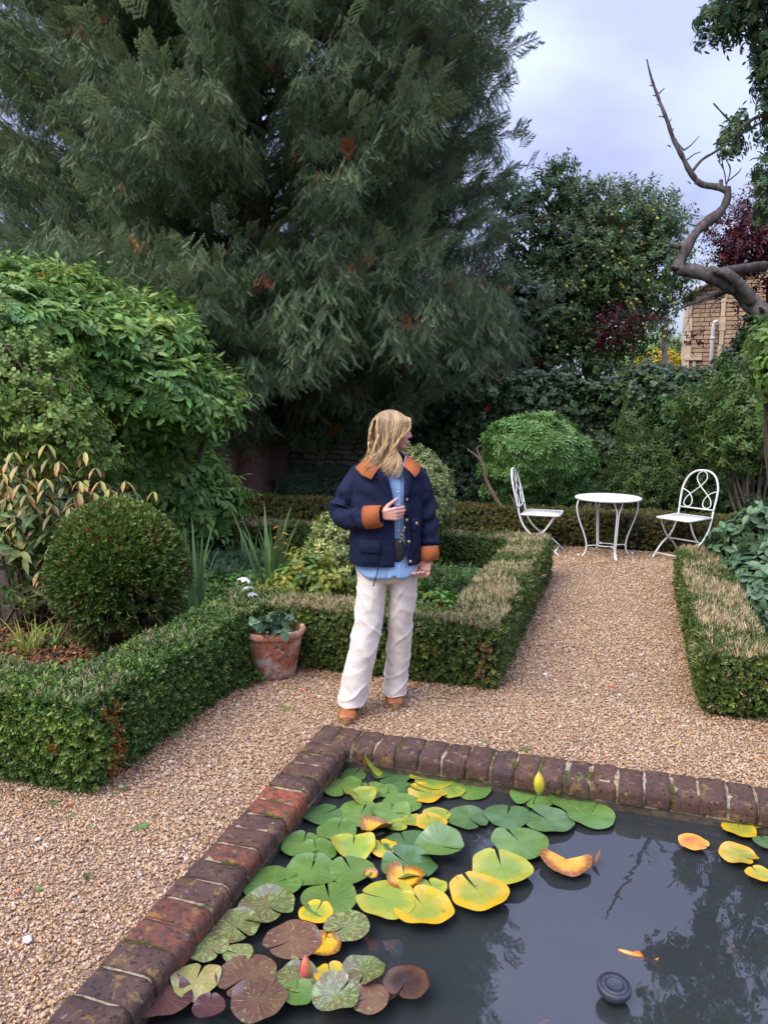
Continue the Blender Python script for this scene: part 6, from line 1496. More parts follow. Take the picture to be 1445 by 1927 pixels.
# buds
def bud(px, py, hpx, base, mats, lean, label, ratio=.20, name='lily_bud'):
    b0 = G(*base, WZ); fd = b0.x * FW.x + b0.y * FW.y - .04; top = W(px, py - hpx / 2, fd); bot = W(px, py + hpx / 2, fd)
    t = thing(name, label, 'flower bud', tuple(b0)); ax = (top - bot); Lg = ax.length; ax.normalize()
    mb = MB(); mb.tube([Vector((0, 0, -.05)), (bot - b0) * .5 + Vector((0, 0, .005)), bot - b0 + ax * .003], .0035, 6, smooth=3); mb.build('stalk', M_blade, t)
    for k in range(4):
        V = []; F = []; a0 = k * pi / 2 + .6; x = ax.orthogonal().normalized(); y = ax.cross(x)
        for i in range(9):
            u = i / 8; r = Lg * ratio * (sin(pi * min(1, u * .93 + .07)) ** .8) * (1 + .03 * k % 2) + .0006
            for j in range(7):
                a = a0 + (j / 6 - .5) * pi * .62; V.append(bot - b0 + ax * Lg * u + (x * cos(a) + y * sin(a)) * r * (1.02 if j in (0, 6) else 1 + .05 * (3 - abs(j - 3)) / 3))
        for i in range(8):
            for j in range(6): F.append((i * 7 + j, i * 7 + j + 1, (i + 1) * 7 + j + 1, (i + 1) * 7 + j))
        MB().add(V, F).build('petal', mats[k % len(mats)], t)
    mb = MB(); mb.tube([bot - b0 + ax * Lg * u for u in (.02, .2, .5, .8, .97)], [Lg * ratio * q for q in (.3, .75, .93, .6, .1)], 10); mb.build('inner_petals', mats[-1], t)
M_by = plain('bud_yellow_green', (.36, .38, .03), .4, var=(.60, .50, .03), vs=22); M_by2 = plain('bud_yellow', (.65, .52, .04), .4, var=(.55, .40, .03), vs=30)
M_bp = plain('bud_pink', (.75, .05, .12), .4, var=(.55, .22, .10), vs=30); M_bp2 = plain('bud_green_red', (.45, .22, .06), .4, var=(.65, .10, .10), vs=18)
bud(1014, 1474, 42, (998, 1516), [M_by, M_by2], 0, 'closed yellow green water lily bud on its stalk by the back coping')
bud(575, 1823, 50, (570, 1845), [M_bp, M_bp2], 0, 'closed pink water lily bud among the purple leaves', .17)

# ============================================================ POND FOUNTAIN, FISH
M_blk = plain('black_plastic', (.030, .034, .048), .5, var=(.042, .046, .062), vs=60); M_hole = plain('nozzle_hole', (.003, .003, .003), .9)
fc = G(1153, 1880, WZ)
fo = thing('pond_fountain', 'round black plastic fountain head with rings of holes standing in the water', 'fountain', tuple(fc))
depth = 2.2; FR = .052; FZ = .055
mb = MB(); mb.lathe([(0, .0), (FR * .62, .0), (FR * .64, .0012), (FR * .66, 0), (FR * .90, -.001), (FR * .96, -.003), (FR, -.008), (FR, -.018), (FR * .93, -.026), (FR * .8, -.036), (FR * .5, -.044), (FR * .3, -.05), (FR * .28, -.09), (FR * .8, -.16), (FR * 1.0, -.30)], 48, c=(0, 0, FZ)); fb = mb.build('head', M_blk, fo)
fb.rotation_euler = (R(4), R(3), 0)
mb = MB()
for rr2, n in ((FR * .82, 34), (FR * .5, 22)):
    for k in range(n):
        a = 2 * pi * k / n; mb.ball((rr2 * cos(a), rr2 * sin(a), FZ + .0008), .0024, 6, 4, (1, 1, .5))
mb.ball((0, 0, FZ + .0005), .0016, 6, 4, (1, 1, .5)); h_ = mb.build('nozzle_holes', M_hole, fo); h_.rotation_euler = (R(4), R(3), 0)
def fish(px, py, Lpx, ang, mat, z, label, kink=.15):
    c = G(px, py, z); Lg = Lpx / FPX * (c - Vector((0, 0, CAMH))).length; t = thing('goldfish', label, 'fish', tuple(c), rz=ang + YAW)
    mb = MB(); n = 12; V = []; F = []
    for i in range(n):
        u = i / (n - 1); wv = .085 * sin(pi * min(1, u * .9 + .1)) ** .7 * (1 - .45 * u) + .006; yy = kink * sin(u * 4) * .12
        for k in range(10):
            a = 2 * pi * k / 10; V.append((Lg * (.5 - u * .8), Lg * (yy + wv * cos(a)), Lg * wv * 1.35 * sin(a)))
    for i in range(n - 1):
        for k in range(10): F.append((i * 10 + k, i * 10 + (k + 1) % 10, (i + 1) * 10 + (k + 1) % 10, (i + 1) * 10 + k))
    F.append(tuple(range(9, -1, -1))); F.append(tuple((n - 1) * 10 + k for k in range(10)))
    MB().add(V, F).build('body', mat, t)
    yt = kink * sin(4) * .12 * Lg
    MB().add([(-Lg * .29, yt, .0), (-Lg * .5, yt - .02 * Lg, Lg * .13), (-Lg * .44, yt, 0), (-Lg * .5, yt + .02 * Lg, -Lg * .13)], [(0, 1, 2), (0, 2, 3)]).build('tail_fin', mat, t, smooth=False)
    for sg in (-1, 1):
        MB().add([(Lg * .25, sg * .07 * Lg, 0), (Lg * .12, sg * .17 * Lg, -.03 * Lg), (Lg * .15, sg * .06 * Lg, 0)], [(0, 1, 2)]).build('side_fin', mat, t, smooth=False)
    MB().add([(Lg * .15, yt * .3, .09 * Lg), (Lg * -.02, yt * .5, .17 * Lg), (Lg * -.15, yt * .7, .07 * Lg)], [(0, 1, 2)]).build('top_fin', mat, t, smooth=False)
M_gf = plain('goldfish_orange', (.95, .20, .02), .4, var=(.95, .36, .06), vs=40); M_gfd = plain('goldfish_pale', (.42, .20, .08), .5)
fish(1200, 1802, 62, R(155), M_gf, WZ - .008, 'slim bright orange goldfish just under the surface in open water')
fish(1385, 1795, 46, R(80), M_gfd, WZ - .10, 'faint brownish fish deeper down at the right')
fish(1018, 1927, 30, R(20), M_gf, WZ - .03, 'orange fish just entering at the bottom border')
mb = MB(); mb.ball((0, 0, 0), .006, 10, 8, (1, 1, .8)); o = mb.build('snail_shell', M_blk, None); o.location = G(932, 1911, WZ + .002); tag(o, 'tiny dark bubble like snail shell floating left of the fountain', 'snail')
for (px, py, lb) in ((937, 1482, 'tiny white feather on the water below the back coping'), (488, 1658, 'white feather on the water against the left coping')):
    s = Spray(); s.leaf((0, 0, 0), (1, .3, .1), UP, .028, .008, 1, seg=2); o = obj('feather', s.mesh('feather', M_petal)); o.location = G(px, py, WZ + .004); tag(o, lb, 'feather')
# ============================================================ THE STANDING WOMAN
# local frame: X to her left (the picture's right), Y away from the pond, Z up
po = RT * .030 + FW * 4.17
woman = thing('person', 'woman in navy jacket, blue shirt and cream trousers looking to the side on the gravel', 'person', (po.x, po.y, 0), rz=YAW)
def M_cloth(name, c, c2, rough=.85, ws=900, wav=None, bs=.25, sheen=.2):
    m, nt, b = new_mat(name)
    f = noise_node(nt, 9, 4, .6); cc = mix(nt, smooth_step(nt, f, .35, .65), c, c2)
    w_ = nt.nodes.new('ShaderNodeTexNoise'); w_.inputs['Scale'].default_value = ws; t = nt.nodes.new('ShaderNodeTexCoord'); nt.links.new(t.outputs['Object'], w_.inputs['Vector'])
    cc = mix(nt, .25, cc, mix(nt, w_.outputs['Fac'], (0, 0, 0), c2), 'MIX') if False else cc
    nt.links.new(cc, b.inputs['Base Color']); b.inputs['Roughness'].default_value = rough; b.inputs['Specular IOR Level'].default_value = .2
    h = mathn(nt, 'ADD', mathn(nt, 'MULTIPLY', w_.outputs['Fac'], .12), noise_node(nt, 16, 6, .6, dist=1.2)); bump(nt, b, h, bs, .012); return m
M_navy = M_cloth('navy_cotton', (.0080, .0125, .036), (.0115, .017, .048), .8, bs=.7)
M_tan = M_cloth('tan_corduroy', (.40, .125, .040), (.33, .10, .034), .9)
M_shirt = M_cloth('blue_chambray', (.26, .43, .68), (.32, .49, .73), .85)
M_cream = M_cloth('cream_denim', (.70, .62, .54), (.76, .69, .61), .9, bs=.35)
M_skin, nt_, b_ = new_mat('skin'); nt_.links.new(mix(nt_, noise_node(nt_, 30, 3), (.60, .30, .22), (.68, .38, .29)), b_.inputs['Base Color']); b_.inputs['Roughness'].default_value = .5
b_.inputs['Subsurface Weight'].default_value = .15; b_.inputs['Subsurface Radius'].default_value = (.02, .008, .005)
M_lip = plain('lips', (.50, .12, .12), .4); M_brass = plain('brass_button', (.60, .42, .16), .35, metal=.8)
M_boot, nt_, b_ = new_mat('tan_leather'); nt_.links.new(mix(nt_, smooth_step(nt_, noise_node(nt_, 18, 5, .6), .35, .7), (.38, .115, .022), (.24, .065, .014)), b_.inputs['Base Color']); b_.inputs['Roughness'].default_value = .42; bump(nt_, b_, noise_node(nt_, 120, 4), .15, .002)
M_sole = plain('tan_sole', (.34, .19, .085), .75, var=(.25, .14, .06), vs=30)
M_blackq = plain('black_quilt', (.012, .012, .014), .55)
def capsule(mb, a, b, ra, rb, n=12):
    a, b = Vector(a), Vector(b); mb.tube([a, b], [ra, rb], n); mb.ball(a, ra, n, 8); mb.ball(b, rb, n, 8)
def remesh(mb, name, mat, voxel, smooth=3, disp=None, parent=woman):
    me = mb.mesh(name + '_src', mat); o = bpy.data.objects.new(name, me); COL.objects.link(o)
    m = o.modifiers.new('r', 'REMESH'); m.mode = 'VOXEL'; m.voxel_size = voxel; m.use_smooth_shade = True
    s = o.modifiers.new('s', 'SMOOTH'); s.factor = .6; s.iterations = smooth
    dg = bpy.context.evaluated_depsgraph_get(); dg.update(); me2 = bpy.data.meshes.new_from_object(o.evaluated_get(dg)); bpy.data.objects.remove(o)
    me2.name = name; me2.materials.clear(); me2.materials.append(mat)
    if disp:
        n = len(me2.vertices); co = np.empty(n * 3, np.float32); me2.vertices.foreach_get('co', co); co = co.reshape(-1, 3); no = np.array([v.normal[:] for v in me2.vertices]); co = co + no * disp(co)[:, None]
        me2.vertices.foreach_set('co', co.astype(np.float32).ravel()); me2.update()
    me2.polygons.foreach_set('use_smooth', [True] * len(me2.polygons)); return obj(name, me2, parent)
# ---- body
hb_ = MB(); HC = Vector((.018, .0, 1.588)); HR = Matrix.Rotation(R(3), 3, 'Z') @ Matrix.Rotation(R(3), 3, 'Y')
def H(x, y, z): return HC + HR @ Vector((x, y, z))
def hell(c, r):
    m = MB(); m.ball((0, 0, 0), 1, 20, 14, r); hb_.add([HC + HR @ (Vector(v) + Vector(c)) for v in m.v], m.f)
hell((-.014, 0, .020), (.092, .074, .083)); hell((.028, 0, -.022), (.056, .056, .074)); hell((.050, 0, -.078), (.030, .027, .022)); hell((.048, .030, -.028), (.030, .026, .032)); hell((.048, -.030, -.028), (.030, .026, .032))
hell((.064, 0, .030), (.020, .040, .020)); hell((.083, 0, -.060), (.012, .020, .014)); hell((-.005, .076, -.012), (.014, .007, .028)); hell((-.005, -.076, -.012), (.014, .007, .028))
capsule(hb_, H(.080, 0, .012), H(.098, 0, -.024), .007, .0088); capsule(hb_, H(.089, .008, -.029), H(.086, -.008, -.029), .007, .007)
capsule(hb_, H(-.02, 0, -.05), (.0, .02, 1.37), .050, .056)
capsule(hb_, (-.13, .01, 1.33), (.125, .01, 1.33), .055, .055)
for z0, a, b in ((1.28, .145, .085), (1.18, .13, .082), (1.08, .115, .075), (.98, .135, .085), (.90, .15, .09)):
    hb_.ball((-.012, .01, z0), 1, 20, 12, (a, b, .10))
LHp, RHp = Vector((-.085, .01, .86)), Vector((.065, .01, .86))
LF, RF = Vector((-.226, -.13, .0)), Vector((.030, .075, .0))
capsule(hb_, LHp, (-.128, -.045, .48), .070, .046); capsule(hb_, (-.128, -.045, .48), (-.203, -.058, .10), .046, .034); capsule(hb_, (-.205, -.06, .08), (-.224, -.13, .055), .03, .022)
capsule(hb_, RHp + Vector((.01, 0, 0)), (.064, .045, .48), .066, .046); capsule(hb_, (.064, .045, .48), (.035, .12, .10), .046, .034); capsule(hb_, (.035, .13, .08), (.030, .08, .055), .03, .022)
SL, EL_, WL = Vector((-.165, .01, 1.345)), Vector((-.268, .0, 1.145)), Vector((-.075, -.165, 1.150))
SR, ER, WR = Vector((.155, .01, 1.345)), Vector((.205, .035, 1.10)), Vector((.215, -.035, .895))
for a, b, c in ((SL, EL_, WL), (SR, ER, WR)): capsule(hb_, a, b, .045, .038); capsule(hb_, b, c, .038, .024)
def hand(mb, w, d, pn, curl, thumb, nails=None):
    """w wrist, d pointing direction, pn palm normal"""
    d = Vector(d).normalized(); pn = Vector(pn); pn = (pn - d * pn.dot(d)).normalized(); s = d.cross(pn)      # s: towards the index finger
    k0 = w + d * .078
    for i, q in enumerate((.027, .009, -.009, -.026)):
        kn = k0 + s * q + d * (-.004 * abs(i - 1)); capsule(mb, w + s * q * .6 + d * .012, kn, .0125, .0105, 10)
        ln = (.040, .044, .041, .033)[i]; p = kn; dd = d.copy(); r = .0088
        for j in range(3):
            an = curl * (1.0, 1.15, .8)[j] + .06 * i; dd = (Matrix.Rotation(an, 3, d.cross(pn).normalized() * -1) @ dd) if False else (dd * cos(an) + (pn * cos(0) - dd * pn.dot(dd)).normalized() * sin(an)).normalized()
            q2 = p + dd * ln * (1, .68, .55)[j]; capsule(mb, p, q2, r, r * .92, 10); p = q2; r *= .93
        if nails is not None: nails.append((p.copy(), dd.copy(), pn.copy(), s.copy()))
    a = w + s * .018 + pn * .008 + d * .010; b = a + (s * .8 + d * .75 + pn * .3).normalized() * .040; t1 = thumb(d, s, pn); c = b + t1 * .030; e_ = c + t1 * .024
    capsule(mb, a, b, .0145, .0115, 10); capsule(mb, b, c, .0105, .0095, 10); capsule(mb, c, e_, .0095, .0078, 10)
    if nails is not None: nails.append((e_.copy(), t1.copy(), pn.copy(), s.copy()))
nails = []
hand(hb_, WL + Vector((.035, -.012, .006)), (1, -.12, .10), (0.1, 1, 0), .62, lambda d, s, p: (s * .55 + d * .85 + p * .05).normalized(), nails)
hand(hb_, WR + Vector((-.008, -.012, -.012)), (-.25, -.12, -1), (-.55, -.8, 0), 1.05, lambda d, s, p: (d * .9 + p * .45 - s * .15).normalized(), nails)
# check the left picture hand: index finger must be uppermost
remesh(hb_, 'body', M_skin, .0036, 2)
M_nail = plain('white_nail', (.82, .70, .68), .3)
for p, d, pn, s in nails:
    q = d.to_track_quat('Y', 'Z'); mb = MB(); mb.ball((0, .003, 0), .0062, 8, 6, (.75, 1, .35)); o = mb.build('nail', M_nail, woman); o.location = p - pn * 0 + (d.cross(s)).normalized() * .0052; o.rotation_mode = 'QUATERNION'; o.rotation_quaternion = q
# lips, eyes, brows
mb = MB(); m = MB(); m.ball((0, 0, 0), 1, 12, 8, (.008, .019, .0042)); mb.add([H(*(Vector(v) + Vector((.0905, 0, -.0545)))) for v in m.v], m.f); m = MB(); m.ball((0, 0, 0), 1, 12, 8, (.008, .016, .0052)); mb.add([H(*(Vector(v) + Vector((.0885, 0, -.0635)))) for v in m.v], m.f); mb.build('lips', M_lip, woman)
M_eye = plain('eye_white', (.75, .72, .70), .2); M_iris = plain('eye_iris', (.03, .03, .025), .15); M_brow = plain('eyebrow', (.14, .085, .045), .8)
for sg in (-1, 1):
    MB().ball(H(.066, sg * .031, .004), .0125, 12, 8).build('eye', M_eye, woman); MB().ball(H(.0745, sg * .032, .004), .0058, 10, 8).build('iris', M_iris, woman)
    MB().tube([H(.079, sg * .016, .026), H(.079, sg * .032, .032), H(.066, sg * .050, .027)], [.002, .0028, .0012], 6, smooth=3).build('eyebrow', M_brow, woman)
    MB().tube([H(.079, sg * .020, .009), H(.0785, sg * .032, .0125), H(.068, sg * .046, .008)], [.0012, .0022, .001], 6, smooth=3).build('eyelashes', M_iris, woman)

# ---- trousers
def loft_rings(mb, rings, n=36):
    V = []; F = []
    for cx, cy_, z, a, b in rings:
        for k in range(n):
            t = 2 * pi * k / n; V.append((cx + a * cos(t), cy_ + b * sin(t), z))
    m = len(rings)
    for i in range(m - 1):
        for k in range(n): F.append((i * n + k, (i + 1) * n + k, (i + 1) * n + (k + 1) % n, i * n + (k + 1) % n))
    F.append(tuple(range(n))); F.append(tuple((m - 1) * n + k for k in range(n - 1, -1, -1))); mb.add(V, F)
def dense(rings, k=6):
    out = []
    P, _ = catmull([Vector((r[0], r[1], r[2])) for r in rings], [0] * len(rings), k); A, _ = catmull([Vector((r[3], r[4], 0)) for r in rings], [0] * len(rings), k)
    return [(p.x, p.y, p.z, a.x, a.y) for p, a in zip(P, A)]
tb_ = MB()
loft_rings(tb_, dense([(-.012, .01, .985, .138, .095), (-.012, .01, .92, .158, .108), (-.012, .01, .86, .170, .115), (-.012, .01, .80, .168, .112), (-.012, .01, .765, .155, .095)]))
loft_rings(tb_, dense([(-.088, .005, .88, .085, .105), (-.092, .0, .76, .084, .102), (-.105, -.015, .64, .080, .092), (-.120, -.035, .52, .077, .086), (-.142, -.05, .40, .078, .086), (-.168, -.055, .28, .079, .088), (-.192, -.055, .17, .078, .092), (-.208, -.058, .095, .076, .096), (-.212, -.058, .070, .075, .097)]))
loft_rings(tb_, dense([(.068, .01, .88, .083, .105), (.076, .015, .76, .080, .100), (.072, .03, .64, .074, .092), (.066, .045, .52, .070, .084), (.060, .07, .40, .069, .082), (.052, .10, .28, .069, .085), (.042, .115, .17, .068, .088), (.034, .12, .095, .066, .092), (.032, .12, .060, .066, .094)]))
def folds(P):
    x, y, z = P[:, 0], P[:, 1], P[:, 2]; left = x < -.012 + (z < .7) * 0
    rd = lambda v: (1 - np.abs(v)) ** 4
    d = .008 * rd(np.sin(z * 18 + np.where(left, 22, -22) * x + 1.5 * wob(P, 7))) * np.exp(-((z - .45) / .13) ** 2)
    d += .009 * rd(np.sin(z * 34 - x * 20 + 1.2 * wob(P, 12))) * np.exp(-((z - .14) / .09) ** 2)
    d += .007 * rd(np.sin(z * 16 + np.where(left, 30, -30) * x)) * np.exp(-((z - .70) / .10) ** 2)
    d += .003 * wob(P, 12, 1.0) + .005 * rd(wob(P * np.array([1, 1, .7]), 16, 3.0)) + .002 * wob(P, 45, 3)
    d -= .004 * np.exp(-((np.abs(x - np.where(left, -.10 - (.8 - z) * .17, .075 - (.8 - z) * .05))) / .006) ** 2) * 0
    return d
remesh(tb_, 'trousers', M_cream, .0065, 2, folds)
# hems and outer seams
for cx, cy_, z, a, b in ((-.212, -.058, .076, .0735, .0965), (.032, .12, .067, .0685, .0965)):
    mb = MB(); mb.tube([(cx + a * cos(t * pi / 16), cy_ + b * sin(t * pi / 16), z + .004 * sin(t * .8)) for t in range(33)], .0035, 6); mb.build('hem', M_cream, woman)

# outer seams, stitched hem bands and jacket seams
def seam(name, pts, mat, r=.0016): MB().tube(pts, r, 5, smooth=3).build(name, mat, woman)
M_seam = plain('navy_seam', (.004, .006, .018), .9)
# ---- boots
def boot(c, rz, name='boot'):
    t = bpy.data.objects.new(name, None); t.parent = woman; t.location = c; t.rotation_euler = (0, 0, rz); COL.objects.link(t)
    mb = MB(); prof = [(-.135, .034, .040), (-.128, .044, .052), (-.10, .052, .066), (-.06, .050, .076), (-.02, .044, .088), (.03, .040, .11), (.08, .042, .13), (.11, .036, .13), (.125, .02, .12)]
    V = []; F = []; n = 20
    for y, wv, h in prof:
        for k in range(n):
            a = 2 * pi * k / n; V.append((wv * cos(a) * (1 - .15 * (sin(a) > .3) * sin(a)), y, .026 + (h - .026) * (.5 + .5 * sin(a)) ** .9))
    for i in range(len(prof) - 1):
        for k in range(n): F.append((i * n + k, (i + 1) * n + k, (i + 1) * n + (k + 1) % n, i * n + (k + 1) % n))
    F.append(tuple(range(n))); F.append(tuple((len(prof) - 1) * n + k for k in range(n - 1, -1, -1))); mb.add(V, F)
    mb.tube([(0, .07, .08), (0, .08, .22)], [.045, .048], 16); o = mb.build('upper', M_boot, t); s = o.modifiers.new('s', 'SUBSURF'); s.levels = s.render_levels = 1
    mb = MB(); out = [(sin(a) * (.054 if cos(a) > 0 else .046), -.005 - cos(a) * .142) for a in [2 * pi * k / 40 for k in range(40)]]
    V = [(x, y, z) for z in (.010, .034) for x, y in out]; F = [(k, (k + 1) % 40, 40 + (k + 1) % 40, 40 + k) for k in range(40)] + [tuple(range(39, -1, -1)), tuple(range(40, 80))]; mb.add(V, F)
    for k in range(0, 40, 2):
        x, y = out[k]; mb.box((x * .93, y * .93 - .0003, .010), (.011, .011, .022), rz=math.atan2(y, x))
    mb.build('sole', M_sole, t, smooth=False)
    mb = MB(); mb.tube([(x * .97, y * .97, .036) for x, y in out + out[:1]], .0022, 5); mb.build('welt', M_sole, t)
boot((LF.x, LF.y + .06, 0), R(-4)); boot((RF.x, RF.y + .06, 0), R(3))

# ---- shirt
def ring_surface(name, rows, mat, nseg=48, thick=.003, disp=None, parent=woman, closed=False):
    """rows: (cx, cy, z0fn or z, a, b, th0, th1) """
    V = []; F = []
    for (cx, cy_, z, a, b, t0, t1) in rows:
        for k in range(nseg + 1):
            t = t0 + (t1 - t0) * k / nseg; zz = z(t) if callable(z) else z; c_, s_ = cos(t), sin(t)
            e_ = .82; x = cx + a * abs(c_) ** e_ * (1 if c_ > 0 else -1); y = cy_ + b * abs(s_) ** e_ * (1 if s_ > 0 else -1); V.append((x, y, zz))
    n = nseg + 1
    for i in range(len(rows) - 1):
        for k in range(nseg): F.append((i * n + k, i * n + k + 1, (i + 1) * n + k + 1, (i + 1) * n + k))
    me = bpy.data.meshes.new(name); me.from_pydata(V, [], F); me.update()
    if disp:
        P = np.array([v.co[:] for v in me.vertices]); no = np.array([v.normal[:] for v in me.vertices])
        P = P + no * disp(P)[:, None]; me.vertices.foreach_set('co', P.astype(np.float32).ravel()); me.update()
    me.polygons.foreach_set('use_smooth', [True] * len(F)); me.materials.append(mat); o = obj(name, me, parent)
    s = o.modifiers.new('t', 'SOLIDIFY'); s.thickness = thick; s.offset = -1; return o
def interp_rows(rows, k):
    out = []; A = np.array([r for r in rows], float)
    for i in range(len(A) - 1):
        for j in range(k): out.append(tuple(A[i] + (A[i + 1] - A[i]) * j / k))
    out.append(tuple(A[-1])); return out
def shirt_disp(P): return .0035 * wob(P * np.array([1, 1, .45]), 24, 2.0) + .002 * wob(P, 50, 1)
sh_rows = interp_rows([(.012, .0, 1.425, .058, .056, -pi / 2, 3 * pi / 2), (.008, .0, 1.40, .085, .075, -pi / 2, 3 * pi / 2), (0, .0, 1.36, .125, .092, -pi / 2, 3 * pi / 2), (-.005, .0, 1.28, .150, .104, -pi / 2, 3 * pi / 2), (-.008, .0, 1.1, .148, .110, -pi / 2, 3 * pi / 2), (-.012, .0, .95, .155, .118, -pi / 2, 3 * pi / 2), (-.014, .0, .86, .166, .128, -pi / 2, 3 * pi / 2)], 4)
def hemz(t):
    s = max(0, -sin(t)); q = abs(cos(t)) ; return .797 + .055 * max(0, q - .55) ** 1.2 * 2 * (1 if cos(t) < 0 else .5) + (.018 if abs((t % (2 * pi)) - 3 * pi / 2 - .14) < .06 else 0)
sh_rows += [(-.014, 0, (lambda f: (lambda t: .86 + (hemz(t) - .86) * f))(f), .166 + .004 * f, .128 + .004 * f, -pi / 2, 3 * pi / 2) for f in (.25, .5, .75, 1.0)]
ring_surface('shirt', sh_rows, M_shirt, 96, .002, shirt_disp)
mb = MB(); pl = [(.045, 1.335), (.046, 1.25), (.046, 1.15), (.046, 1.05), (.046, .95), (.046, .87), (.046, .82)]
def shy(z): return -(.0 + np.interp(z, [.80, .86, .95, 1.1, 1.28, 1.36, 1.40], [.132, .128, .118, .110, .104, .092, .075])) * .965
V = []; F = []
for i, (x, z) in enumerate(pl): V += [(x - .013, shy(z) - .004, z), (x + .013, shy(z) - .004, z)]
for i in range(len(pl) - 1): F.append((2 * i, 2 * i + 1, 2 * i + 3, 2 * i + 2))
MB().add(V, F).build('placket', M_shirt, woman)
for z in (1.27, 1.20, 1.13, 1.06, .99): MB().ball((.046, shy(z) - .007, z), .0055, 10, 6, (1, .4, 1)).build('shirt_button', M_nail, woman)
def flap(name, pts, mat, th=.004, sub=2):
    """quad flaps: list of rows of points"""
    V = [p for r in pts for p in r]; n = len(pts[0]); F = [(i * n + j, i * n + j + 1, (i + 1) * n + j + 1, (i + 1) * n + j) for i in range(len(pts) - 1) for j in range(n - 1)]
    me = bpy.data.meshes.new(name); me.from_pydata(V, [], F); me.update(); me.materials.append(mat); me.polygons.foreach_set('use_smooth', [True] * len(F)); o = obj(name, me, woman)
    s = o.modifiers.new('t', 'SOLIDIFY'); s.thickness = th; s.offset = 0
    if sub: s = o.modifiers.new('b', 'BEVEL'); s.width = th * .4; s.segments = 1
    return o
flap('shirt_collar', [[(-.035, -.090, 1.425), (-.05, -.04, 1.468), (-.01, .07, 1.485), (.06, .045, 1.478), (.085, -.04, 1.458), (.072, -.088, 1.418)], [(-.072, -.118, 1.392), (-.088, -.055, 1.438), (-.01, .095, 1.45), (.075, .065, 1.445), (.108, -.055, 1.42), (.090, -.118, 1.372)]], M_shirt)
MB().tube([(-.01, -.095, 1.425), (.02, -.108, 1.385), (.045, -.104, 1.345), (.06, -.103, 1.385), (.075, -.088, 1.42)], [.006] * 5, 6, smooth=3).build('shirt_neckline', M_shirt, woman)

# ---- jacket
def th(x, cx, a):
    q = max(-1, min(1, (x - cx) / a)); q = abs(q) ** (1 / .82) * (1 if q > 0 else -1); return -math.acos(q)
jr = []
for z, cx, a, b, xl, xr in ((1.452, .0, .082, .066, -.058, .074), (1.435, -.002, .105, .078, -.052, .078), (1.415, -.006, .142, .095, -.043, .080), (1.39, -.010, .172, .112, -.030, .080), (1.35, -.014, .187, .124, -.012, .077), (1.28, -.017, .193, .132, .010, .075), (1.20, -.020, .194, .136, .024, .074), (1.10, -.022, .193, .140, .025, .076), (1.00, -.022, .194, .144, .025, .085), (.93, -.022, .196, .147, .025, .094), (.890, -.022, .196, .147, .025, .098), (.868, -.022, .192, .142, .025, .100)):
    jr.append((cx, 0, z, a, b, th(xr, cx, a), 2 * pi + th(xl, cx, a)))
def jdisp(P):
    x, y, z = P[:, 0], P[:, 1], P[:, 2]
    d = .007 * wob(P * np.array([1, 1, .4]), 16, 5.0) + .006 * np.sin(x * 60 + z * 12 + 2 * np.sin(z * 9)) * np.clip((1.0 - z) * 5, 0, 1) * np.clip((z - .86) * 20, 0, 1) + .003 * wob(P, 32, 2)
    d += .005 * np.sin((x * .6 + z) * 45) * np.exp(-((z - 1.28) / .08) ** 2) * (np.abs(x) > .08)
    return d
ring_surface('jacket', interp_rows(jr, 5), M_navy, 110, .0045, jdisp)
def jy(x, z, cx=-.02):   # y of the jacket front at x, z
    a = np.interp(z, [.868, 1.0, 1.2, 1.35, 1.415], [.192, .194, .194, .187, .142]); b = np.interp(z, [.868, 1.0, 1.2, 1.35, 1.415], [.142, .144, .136, .124, .095])
    q = min(.999, abs((x - cx) / a)); c_ = q ** (1 / .82); return -b * (sqrt(1 - c_ * c_)) ** .82
def sleeve(pts, rads, seed, name='sleeve'):
    P, Q = catmull([Vector(p) for p in pts], rads, 10); V = []; F = []; n = 32; nrm = Vector((0, -1, 0)); m = len(P)
    for i, p in enumerate(P):
        t = (P[min(i + 1, m - 1)] - P[max(i - 1, 0)]).normalized(); nrm = (nrm - t * nrm.dot(t)).normalized(); b = t.cross(nrm); u = i / (m - 1)
        for k in range(n):
            a = 2 * pi * k / n; fo = .010 * sin(u * 34 + 2.0 * sin(a + seed) + seed) * math.exp(-((u - .5) / .16) ** 2) * (1 + .5 * cos(a)) + .009 * sin(u * 50 + 1.6 * sin(a * 1 + 1 + seed)) * math.exp(-((u - .9) / .12) ** 2) + .010 * noise.noise(Vector((cos(a) * 1.5, sin(a) * 1.5, u * 7 + seed))) + .007 * noise.noise(Vector((cos(a) * 3, sin(a) * 3, u * 20 + seed)))
            V.append(p + (nrm * cos(a) + b * sin(a) * .93) * (Q[i] + fo))
    for i in range(m - 1):
        for k in range(n): F.append((i * n + k, i * n + (k + 1) % n, (i + 1) * n + (k + 1) % n, (i + 1) * n + k))
    F.append(tuple(range(n - 1, -1, -1))); MB().add(V, F).build(name, M_navy, woman)
sleeve([(-.115, .005, 1.385), (-.150, .005, 1.352), (-.195, .005, 1.285), (-.240, .005, 1.205), (-.262, -.010, 1.150), (-.235, -.060, 1.118), (-.175, -.120, 1.125), (-.115, -.155, 1.138)], [.050, .068, .076, .074, .068, .062, .061, .055], 1.0)
sleeve([(.105, .005, 1.385), (.135, .005, 1.352), (.165, .010, 1.28), (.188, .020, 1.19), (.203, .028, 1.10), (.213, .015, 1.02), (.217, -.005, .955), (.217, -.018, .93)], [.046, .063, .068, .068, .065, .062, .058, .053], 4.0)
